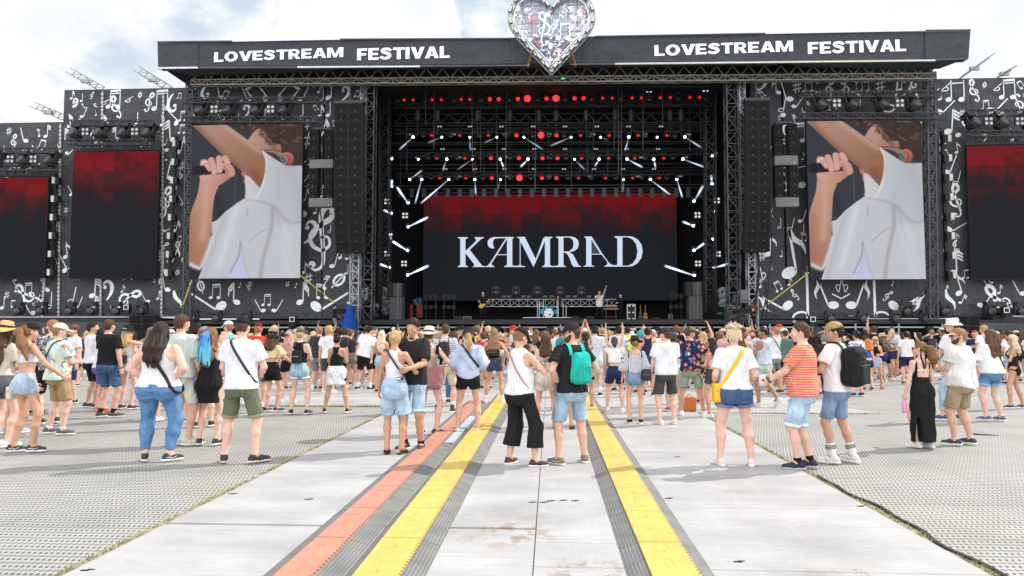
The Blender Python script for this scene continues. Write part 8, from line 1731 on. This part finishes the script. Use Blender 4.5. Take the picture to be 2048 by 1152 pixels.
# right middle distance
for a in ((1716, 792, 660, 20, 'man in black bucket hat and blue leaf patterned shirt', 'm', tee((.4, .5, .6), pat='blueprint'), sho(DG, .8), ('short', 'dark'), dict(hat=('bucket', (.02, .03, .05)))),
          (1737, 780, 677, 12, 'woman with bright orange hair and blue top', 'f', tank((.04, .12, .5), hem=1.1), sho((.02, .03, .08), .3), ('long', 'orange'), dict(skin='fair', hairlen=.06)),
          (1753, 777, 672, 165, 'blond woman in sunglasses, black top and short denim skirt facing the camera', 'f', tank(B, hem=1.1), dict(kind='skirt', c=(.34, .46, .6), pat='denim', hem=.72), ('long', 'lblond'), dict(glasses=True, skin='tan', shoes=dict(kind='sandal', c=(.4, .15, .08)), arm_l='front')),
          (1776, 756, 657, 15, 'man in brown shirt and black shorts with small black bag', 'm', tee((.12, .055, .045), e=.022), sho(B, .9), ('short', 'dark'), dict(arm_l='phone')),
          (1796, 750, 664, 30, 'dark haired woman in black trousers and brown top near the right screen', 'f', tank((.35, .22, .18), hem=1.05), dict(kind='trousers', c=B, len=1.6, flare=.02), ('long', 'auburn'), {}),
          (1806, 748, 664, -20, 'woman with dark hair in grey denim shorts next to the black trousers', 'f', tank((.45, .4, .38), hem=1.1), den(MDEN, .3), ('long', 'dark'), {}),
          (1815, 768, 662, -10, 'man in white t-shirt and navy shorts walking away at the right', 'm', tee(W), sho(NV, .75), ('short', 'dark'), dict(skin='light', feet=((-.12, -.1, 10), (.12, .15, -10)), shoes=dict(c=(.08, .07, .07)))),
          (1840, 760, 664, 60, 'woman in olive top lifting her arm to her hair', 'f', tee((.2, .2, .1), hem=1.1), sho(NV, .5), ('long', 'dark'), dict(arm_l=(-.05, .1, 1.7, -1, .2, .2))),
          (1866, 742, 659, 20, 'man in dark t-shirt and blue denim shorts drinking', 'm', tee((.05, .06, .075)), den(MDEN, .8), ('short', 'ginger'), dict(arm_l=(-.03, .22, 1.5, -1, 0, -.5), shoes=dict(c=(.3, .3, .4), sock=W))),
          (1886, 745, 655, 25, 'man in beige cap, black t-shirt and white shorts', 'm', tee(B), sho(W, .8), ('short', 'brown'), dict(hat=('cap', (.55, .48, .42)), arm_l=(-.03, .22, 1.48, -1, 0, -.5))),
          (1998, 762, 662, -15, 'woman in beige cap and navy top behind the long haired woman', 'f', tee((.03, .05, .15)), sho(B, .5), ('pony', 'auburn'), dict(hat=('cap', (.55, .45, .36)))),
          (1787, 752, 653, 150, 'tall man in sunglasses and white shirt facing back behind the brown shirt', 'm', tee((.6, .62, .68)), sho(B, .8), ('short', 'brown'), dict(glasses=True)),
          (1650, 790, 668, 10, 'camera operator in dark clothes behind the striped man', 'm', tee((.03, .03, .035)), sho(B, .8), ('short', 'grey'), dict(arm_l='phone', arm_r='phone', shoes=dict(c=(.04, .06, .15), sock=W))),
          (1636, 786, 660, 5, 'man in coral polo shirt next to the camera operator', 'm', tee((.62, .16, .12)), sho(DG, .8), ('fade', 'brown'), {}),
          (1618, 776, 664, -6, 'elderly looking person with grey blond hair near the camera', 'f', tee((.3, .28, .25)), sho(DG, .8), ('curly', 'dblond'), {}),
          (1482, 792, 668, 20, 'person with brown wavy hair in black floral shirt left of the blond woman', 'f', tee(B, pat='paisley'), sho(B, .7), ('long', 'brown'), dict(hairlen=.1)),
          (1508, 776, 660, 150, 'bearded man in blue and white shirt facing the camera', 'm', tee((.3, .35, .5), pat='blueprint'), sho(B, .8), ('short', 'dark'), dict(beard='dark')),
          (148, 772, 668, 170, 'woman facing the camera far behind the Hawaiian shirt', 'f', tee((.6, .6, .6), hem=1.0), sho(B, .6), ('long', 'dark'), {}),
          (338, 800, 658, 10, 'person in pink cap behind the tall man in mint', 'm', tee((.5, .3, .3)), sho((.3, .3, .3), .8), ('short', 'ginger'), dict(hat=('cap', W)))):
    px, fy, ty, hd, lab, g, tp, bt, hr, kw = a; who(px, fy, ty, hd, lab, g, tp, bt, hr, **kw)
# loose things
G = ground(1379, 822, RT); Sx = Shape(); cc = np.array(G) + np.array([0, 0, .15])
f = lambda P: np.sqrt(np.maximum(np.abs(P[0] - cc[0]) - .11, 0) ** 2 + np.maximum(np.abs(P[1] - cc[1]) - .04, 0) ** 2 + np.maximum(np.abs(P[2] - cc[2]) - .12 + .05 * np.abs(P[0] - cc[0]), 0) ** 2) - .03
Sx.fn(f, cc - .2, cc + .2); o = link('handbag', np_mesh('handbag', [(*mesh_shape(Sx, .012), 0)]), plain((.52, .14, .03), .5)); tag(o, 'orange leather bag standing on the ground between two people', 'bag'); mb = MB(); mb.tube([Vector(cc) + Vector((.06 * math.cos(a), 0, .13 + .07 * math.sin(a))) for a in np.linspace(0, math.pi, 8)], .008, 5); mb.build('handle', plain((.4, .1, .02), .5), o)
G = ground(1972, 871); mb = MB(); mb.bar(G + Vector((-.16, .1, .012)), G + Vector((.17, -.06, .012)), .05, .015, w2=.02); tag(mb.build('folded_fan', BLACK), 'flat black object lying on the mats at the right', 'litter')
G = ground(2000, 880, 0)
g_ = who(966, 637, 582, 172, 'guitarist in black with a golden guitar on the stage', 'm', tee(B), dict(kind='trousers', c=B, len=1.9, flare=.008), ('short', 'dark'), Y=46, z=DZ, hat=None, arm_l=(-.34, .20, 1.15, -.6, -.8, -.5), arm_r=(.10, .20, 1.02, .8, -.6, -.4))
c = g_.o.location; mb = MB(); Rm = Matrix.Rotation(R(-28), 3, 'Y'); ce = Vector((c.x - .05, c.y - .26, c.z + 1.0)); mb.ball((ce.x - .06, ce.y, ce.z - .02), (.17, .03, .14), 14); mb.ball((ce.x + .10, ce.y, ce.z + .06), (.12, .03, .11), 12); o = mb.build('electric_guitar', plain((.62, .38, .10), .3), None, True); tag(o, 'golden electric guitar held by the guitarist', 'guitar'); mb = MB(); mb.bar(ce + Vector((.15, -.02, .09)), ce + Vector((.72, -.02, .36)), .05, .03); mb.box(ce + Vector((.76, -.02, .38)), (.14, .03, .08), Rm); mb.build('neck', WOOD, o)
s_ = who(1199, 637, 581, 186, 'singer in open white shirt with one arm raised high on the stage', 'm', tee((.72, .70, .68), e=.03, hem=.82, sleeve=.8), dict(kind='trousers', c=B, len=1.92, flare=.02), ('curly', 'brown'), Y=46, z=DZ, skin='light', arm_l=(-.36, .12, 1.92, -1, 0, -.3), arm_r=(.02, .22, 1.48, .9, .1, -.8), hand_r=GRIP, hand_l=dict(curl=.1, spread=.25), st=.2, head=(0, -6, 0))
h = handpos(s_, 1, .08); mb = MB(); mb.cyl(h + Vector((.02, 0, -.08)), h + Vector((0, 0, .06)), .018, 10); mb.ball(tuple(h + Vector((0, 0, .08))), .03, 10); tag(mb.build('microphone', BLACK), 'black microphone in the hand of the singer', 'microphone')
who(1242, 637, 586, 120, 'keyboard player in black behind the wooden keyboards', 'm', tee(B, sleeve=1.8), dict(kind='trousers', c=B, len=1.9, flare=.01), ('short', 'dark'), Y=46.8, z=DZ, arm_l='front', arm_r='front')
who(1116, 634, 590, 175, 'drummer in black half hidden behind the drum kit', 'm', tee(B), dict(kind='trousers', c=B, len=1.9), ('short', 'dark'), Y=47.3, z=DZ + .1, arm_l=(-.3, .4, 1.1), arm_r=(.3, .4, 1.1), skin='tan')
who(669, 664, 608, -65, 'camera operator in black t-shirt and grey shorts on the left platform', 'm', tee(B), sho((.2, .21, .23), .9), ('short', 'dark'), Y=38.4, z=1.6, hat=('cap', B), arm_l=(-.1, .42, 1.2), arm_r=(.12, .38, 1.1)); who(1508, 664, 605, 60, 'camera operator with long brown hair at the right platform', 'f', tank(B), dict(kind='trousers', c=B, len=1.9), ('long', 'brown'), Y=38.4, z=1.6, arm_l=(-.1, .42, 1.1), arm_r=(.12, .38, 1.1))
c = at(684, 660, 38.3); c.z = 1.55; tv_camera(c, 'black broadcast camera on a tripod by the left operator', R(-50)); c = at(1493, 660, 38.3); c.z = 1.55; tv_camera(c, 'black broadcast camera on a tripod by the right operator', R(50))
c = at(699, 655, 38.2); mb = MB(); mb.lathe([(.62, 1.45), (.60, 1.7), (.45, 1.95), (.47, 2.15), (.30, 2.4), (.34, 2.6), (.2, 2.75), (.26, 2.95), (.22, 3.1), (0, 3.16)], (c.x, c.y, 0), 14); o = mb.build('blue_cover', fabric((.012, .07, .33), None, .9), None, True); tag(o, 'bright blue rain cover draped over equipment beside the left operator', 'cover')
for i, (x, lab) in enumerate(((676, 'left'), (1504, 'right'))):
    a = at(x, 640, 38.3); mb = MB(); mb.box((a.x, 38.5, .78), (2.6, 1.6, 1.5)); tag(mb.build('camera_platform', BLACK), f'black camera platform in front of the {lab} stage tower', 'platform')
c = ground(1648, 792); 
s = tv_camera(c + Vector((-.1, .4, 0)), 'professional video camera on a tripod among the visitors at the right', R(20)); s.scale = (1.1, 1.1, 1.12)
# ------------------------------------------------------------------ the dense crowd farther away
CNAMES = {'white': (.74, .75, .78), 'black': (.012, .012, .014), 'charcoal': (.05, .05, .055), 'grey': (.25, .26, .27), 'navy': (.02, .03, .09), 'red': (.5, .03, .03), 'pink': (.62, .30, .36), 'olive': (.13, .14, .07), 'sky blue': (.28, .42, .62), 'beige': (.5, .42, .32), 'yellow': (.7, .52, .08), 'green': (.05, .22, .10), 'lilac': (.4, .32, .55), 'brown': (.16, .08, .05), 'orange': (.62, .18, .04), 'teal': (.03, .26, .28), 'cream': (.66, .6, .5)}
HNAMES = {'dark': (.02, .013, .01), 'brown': (.07, .038, .02), 'light brown': (.17, .10, .055), 'blond': (.44, .30, .14), 'pale blond': (.58, .45, .27), 'red': (.26, .09, .03)}
ARCH = [('m', 'short', None, 'down', 'front'), ('m', 'fade', None, 'front', 'front'), ('m', 'short', 'cap', 'front', 'relax'), ('m', 'curly', None, 'relax', 'front'), ('m', 'fade', 'bucket', 'front', 'down'), ('m', 'short', None, 'up', 'relax'), ('m', 'short', 'cap', 'phone', 'phone'),
        ('f', 'long', None, 'relax', 'front'), ('f', 'pony', None, 'front', 'front'), ('f', 'bun', None, 'relax', 'relax'), ('f', 'long', 'bucket', 'front', 'relax'), ('f', 'pony', 'cap', 'front', 'front'), ('f', 'highbun', None, 'hip', 'front'), ('f', 'long', None, 'up', 'up'), ('f', 'long', None, 'phone', 'phone'), ('f', 'long', 'sun', 'relax', 'front')]
PR = []
for i, (g, hs_, hat, al, ar) in enumerate(ARCH):
    f_ = g == 'f'
    tp = (tee((.9, .9, .9), pat='crowd') if not f_ else (tank((.9, .9, .91), pat='crowd') if i % 2 else tee((.9, .9, .92), pat='crowd', hem=1.05, e=.012, sleeve=.5)))
    p = Person(g=g, H=1.78 if not f_ else 1.68, top=tp, bottom=sho((.9, .9, .93), .8 if not f_ else .42, pat='crowd'), hair=(hs_, 'crowd'), hat=(hat, (.9, .9, .94), 'crowd') if hat else None, res=.026, seed=i, arm_l=al, arm_r=ar, skin=('light', 'fair', 'tan')[i % 3], face=False, hairlen=.22 + .05 * (i % 3), shoes=SN if i % 2 else WS)
    PR.append((p, p.assemble(), g, hs_, hat, al))
SEEN = set(); rc = random.Random(21)
ZONES = [(130, 'below the left red screen'), (380, 'left of the left camera screen'), (500, 'below the left camera screen'), (610, 'right of the left camera screen'), (700, 'below the left speaker column'), (800, 'below the left side fill'), (900, 'left of the guitarist'), (1000, 'below the guitarist'), (1080, 'left of the drum kit'), (1160, 'below the drum kit'), (1240, 'below the singer'), (1330, 'below the flight case'), (1420, 'below the right side fill'), (1520, 'below the right speaker column'), (1620, 'left of the right camera screen'), (1740, 'below the right camera screen'), (1860, 'by the right lattice tower'), (9999, 'at the far right')]
ROWS = ((21.5, 'near'), (24, 'middle'), (27.5, 'farther'), (31.5, 'far'), (99, 'farthest'))
cnt = 0; first = {}
Yr = 20.6
while Yr < 33.4 and cnt < 205:
    xpx = -20.0
    while xpx < 2070:
        stepm = rc.uniform(.58, .98); xpx += stepm * 1400 / Yr
        dens = (.80 if 500 < xpx < 1590 else .46 if 400 < xpx <= 500 or 1590 <= xpx < 1880 else .22) * (.8 if Yr < 22.5 else 1.0)
        if rc.random() > dens: continue
        if Yr < 22.3 and not 560 < xpx < 1560: continue
        if cnt >= 205: break
        Y_ = Yr + rc.uniform(-.35, .35); X_ = (xpx - 1100) / 1400 * Y_
        if any((X_ - s[1].location.x) ** 2 + (Y_ - s[1].location.y) ** 2 < .2 for s in SPOT.values()): continue
        zone = next(z for l, z in ZONES if xpx < l); row = next(n for l, n in ROWS if Y_ < l)
        for _ in range(60):
            a = rc.randrange(len(PR)) if rc.random() > .04 else 5; p, pr, g, hs_, hat, al = PR[a]
            if (al == 'up' or al == 'phone' or hat == 'sun') and rc.random() < .72: continue
            hn = rc.choice(['dark', 'brown', 'brown', 'light brown', 'light brown', 'blond', 'pale blond'] + ['red'] * (g == 'f')); tn = rc.choice(['white'] * 5 + ['black'] * 5 + ['charcoal', 'grey', 'navy', 'red', 'pink', 'olive', 'sky blue', 'beige', 'yellow', 'green', 'lilac', 'brown', 'orange', 'teal', 'cream', 'cream']); hc = rc.choice(['black', 'black', 'navy', 'beige', 'white', 'grey', 'red'])
            hd_ = {'short': 'short {} hair', 'fade': 'cropped {} hair', 'curly': 'curly {} hair', 'long': 'long {} hair', 'pony': '{} ponytail', 'bun': 'low {} bun', 'highbun': 'high {} bun'}[hs_].format(hn)
            hh_ = (hc + ' ' + {'cap': 'cap', 'bucket': 'bucket hat', 'sun': 'sun hat'}[hat]) if hat else hd_
            lab = f'{"man" if g == "m" else "woman"} with {hh_} in {tn} top, {row} row {zone}'
            if len(lab.split()) > 16: lab = lab.replace(' row ', ' ')
            if lab not in SEEN and len(lab.split()) <= 16: break
        SEEN.add(lab)
        c = copy_tree(pr); c.name = 'person'; sc = rc.uniform(.93, 1.06); c.scale = (sc * rc.uniform(.95, 1.1), sc, sc); c.location = (X_, Y_, 0 if abs(X_) > 4.2 else RT); c.rotation_euler.z = R(rc.gauss(0, 14) if rc.random() < .86 else rc.uniform(-180, 180))
        tag(c, lab, 'person', 'visitors in the dense crowd')
        bc = CNAMES[rc.choice(['black', 'black', 'charcoal', 'navy', 'sky blue', 'sky blue', 'beige', 'grey', 'olive', 'white'])]
        for ch in c.children:
            n_ = ch.name.split('.')[0]
            if n_ in ('t_shirt', 'tank_top', 'shirt'): ch.color = (*CNAMES[tn], 1)
            elif n_ in ('shorts',): ch.color = (*bc, 1)
            elif n_ == 'hair': ch.color = (*HNAMES[hn], 1)
            elif n_ in ('cap', 'bucket_hat', 'sun_hat'):
                ch.color = (*CNAMES[hc], 1)
                for q in ch.children: q.color = (*CNAMES[hc], 1)
        cnt += 1
    Yr += .92
print('crowd', cnt, 'named', len(SPOT))
# beyond the nearest three hundred the packed front of the crowd is one mass
low = []
for i in (0, 1, 2, 4, 7, 8, 9, 10, 11):
    g, hs_, hat, al, ar = ARCH[i]; f_ = g == 'f'; p = Person(g=g, H=1.78 if not f_ else 1.69, res=.045, seed=i, arm_l=al, arm_r=ar, face=False, hair=(hs_, 'brown'), hat=(hat, B) if hat else None, top=tee(e=.02) if not f_ else tank(e=.012), bottom=sho(), shoes=SN, hairlen=.25); o = p.assemble(); L_ = []
    for q in [o] + list(o.children_recursive):
        me = q.data; nv = len(me.vertices); V = np.zeros(nv * 3); me.vertices.foreach_get('co', V); F4 = [tuple(f.vertices) for f in me.polygons if len(f.vertices) == 4]; n_ = q.name.split('.')[0]
        L_.append((V.reshape(-1, 3), np.array(F4), 'skin' if n_ == 'person' else 'top' if n_ in ('t_shirt', 'tank_top') else 'hair' if n_ == 'hair' else 'hat' if n_ in ('cap', 'bucket_hat', 'button') else 'low'))
    for q in list(o.children_recursive): bpy.data.objects.remove(q)
    bpy.data.objects.remove(o); low.append(L_)
MK = {'skin': [skin(SK['light']), skin(SK['fair'])], 'top': [fabric(CNAMES[n]) for n in ('white', 'white', 'black', 'black', 'grey', 'red', 'pink', 'sky blue', 'olive', 'cream', 'navy', 'yellow')], 'hair': [hairmat(c) for c in HNAMES.values()], 'hat': [fabric(CNAMES[n]) for n in ('black', 'navy', 'beige', 'white')], 'low': [fabric(B), fabric(DEN)]}
mats, off = [], {}
for k, v in MK.items(): off[k] = len(mats); mats += v
parts = []; Yf = 33.9
while Yf < 37.3:
    x = -13.2
    while x < 12.6:
        x += rc.uniform(.42, .72); sc = rc.uniform(.92, 1.06); a = rc.gauss(0, .25); cm, sm = math.cos(a) * sc, math.sin(a) * sc; pick = {k: off[k] + rc.randrange(len(v)) for k, v in MK.items()}; yy = Yf + rc.uniform(-.2, .2)
        for V, F4, role in rc.choice(low):
            if len(F4) == 0: continue
            q = V.copy(); q[:, 0] = V[:, 0] * cm - V[:, 1] * sm + x; q[:, 1] = V[:, 0] * sm + V[:, 1] * cm + yy; q[:, 2] *= sc; parts.append((q, F4, pick[role]))
    Yf += .8
tag(link('crowd', np_mesh('crowd', parts), mats), 'tightly packed visitors right in front of the stage barrier', 'crowd', kind='stuff')
for p, pr, *_ in PR:
    for ch in list(pr.children):
        for q in list(ch.children): bpy.data.objects.remove(q)
        bpy.data.objects.remove(ch)
    bpy.data.objects.remove(pr)
# ------------------------------------------------------------------ remove the fixtures the copies were made from
for f in PROTO.values():
    for ch in list(f.children): bpy.data.objects.remove(ch)
    bpy.data.objects.remove(f)
# ------------------------------------------------------------------ daylight
SUN_DIR = Vector((1.86, .80, 1.85)).normalized()
w = bpy.data.worlds.new('World'); scene.world = w; w.use_nodes = True; nt = w.node_tree
bg = nt.nodes['Background']; sky = nt.nodes.new('ShaderNodeTexSky'); sky.sky_type = 'NISHITA'; sky.sun_disc = False
sky.sun_elevation = math.asin(SUN_DIR.z); sky.sun_rotation = math.atan2(SUN_DIR.x, SUN_DIR.y); sky.air_density = 1.0; sky.dust_density = 1.5
tc = nt.nodes.new('ShaderNodeTexCoord'); gv = tc.outputs['Generated']
sepw = nt.nodes.new('ShaderNodeSeparateXYZ'); nt.links.new(gv, sepw.inputs[0])
def dirmask(px, py, rad, soft):        # a clump of cloud or a clearing round one direction of the sky
    d = ray(px, py).normalized(); n = nt.nodes.new('ShaderNodeVectorMath'); n.operation = 'DISTANCE'; nt.links.new(gv, n.inputs[0]); n.inputs[1].default_value = d
    mr = nt.nodes.new('ShaderNodeMapRange'); nt.links.new(n.outputs['Value'], mr.inputs[0]); mr.inputs[1].default_value = rad + soft; mr.inputs[2].default_value = rad; return mr.outputs[0]
mpn = nt.nodes.new('ShaderNodeMapping'); mpn.inputs['Scale'].default_value = (1, 1, 1.6); nt.links.new(gv, mpn.inputs[0])
cn = noise(nt, mpn.outputs[0], 5.2, 9, .6); cn2 = noise(nt, mpn.outputs[0], 2.0, 5, .5)
clear = None; deep = math_(nt, 'MAXIMUM', dirmask(950, 10, .05, .05), dirmask(1105, 45, .045, .04))
for a in ((965, 15, .085, .05), (1130, 60, .07, .05), (330, 5, .09, .10), (640, 110, .06, .06), (250, 120, .08, .1), (1380, 20, .02, .05), (80, 20, .03, .08), (1545, 55, .03, .04)):
    v = dirmask(*a); clear = v if clear is None else math_(nt, 'MAXIMUM', clear, v)
puff = dirmask(790, 60, .05, .04)
for a in ((1240, 20, .035, .05), (730, 60, .06, .05)): puff = math_(nt, 'MAXIMUM', puff, dirmask(*a))
cl = math_(nt, 'SUBTRACT', math_(nt, 'ADD', math_(nt, 'MULTIPLY', cn, 1.3), math_(nt, 'MULTIPLY', cn2, .5)), math_(nt, 'ADD', math_(nt, 'MULTIPLY', clear, .24), math_(nt, 'MULTIPLY', deep, .34)))
cl = math_(nt, 'ADD', cl, math_(nt, 'MULTIPLY', puff, .6))
mask = ramp(nt, cl, [(.44, (0, 0, 0)), (.60, (1, 1, 1))])
shade = ramp(nt, noise(nt, mpn.outputs[0], 7, 7, .6), [(.35, (9.8, 10.2, 10.8)), (.6, (11.6, 11.6, 11.6))])
pale = mixc(nt, .85, sky.outputs[0], (8.0, 9.2, 10.6))
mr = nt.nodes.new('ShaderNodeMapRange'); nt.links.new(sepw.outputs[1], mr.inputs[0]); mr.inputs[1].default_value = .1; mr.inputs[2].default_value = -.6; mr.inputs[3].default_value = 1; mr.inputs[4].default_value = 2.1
vm = nt.nodes.new('ShaderNodeVectorMath'); vm.operation = 'SCALE'; nt.links.new(shade, vm.inputs[0]); nt.links.new(mr.outputs[0], vm.inputs['Scale'])   # boost added to unseen clouds behind the camera, brightens banners and backs
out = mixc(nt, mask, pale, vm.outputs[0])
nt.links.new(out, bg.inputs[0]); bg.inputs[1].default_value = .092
sd = bpy.data.lights.new('sun', 'SUN'); sd.energy = 4.4; sd.angle = R(.5); sd.color = (1, .955, .89)
so = bpy.data.objects.new('sun', sd); COL.objects.link(so); so.rotation_euler = (-SUN_DIR).to_track_quat('-Z', 'Y').to_euler(); so.location = (20, 10, 40)
vs_ = scene.view_settings; scene.display_settings.display_device = 'sRGB'; vs_.view_transform = 'Standard'; vs_.look = 'None'; vs_.gamma = 1; vs_.use_curve_mapping = False; vs_.exposure = 0.0
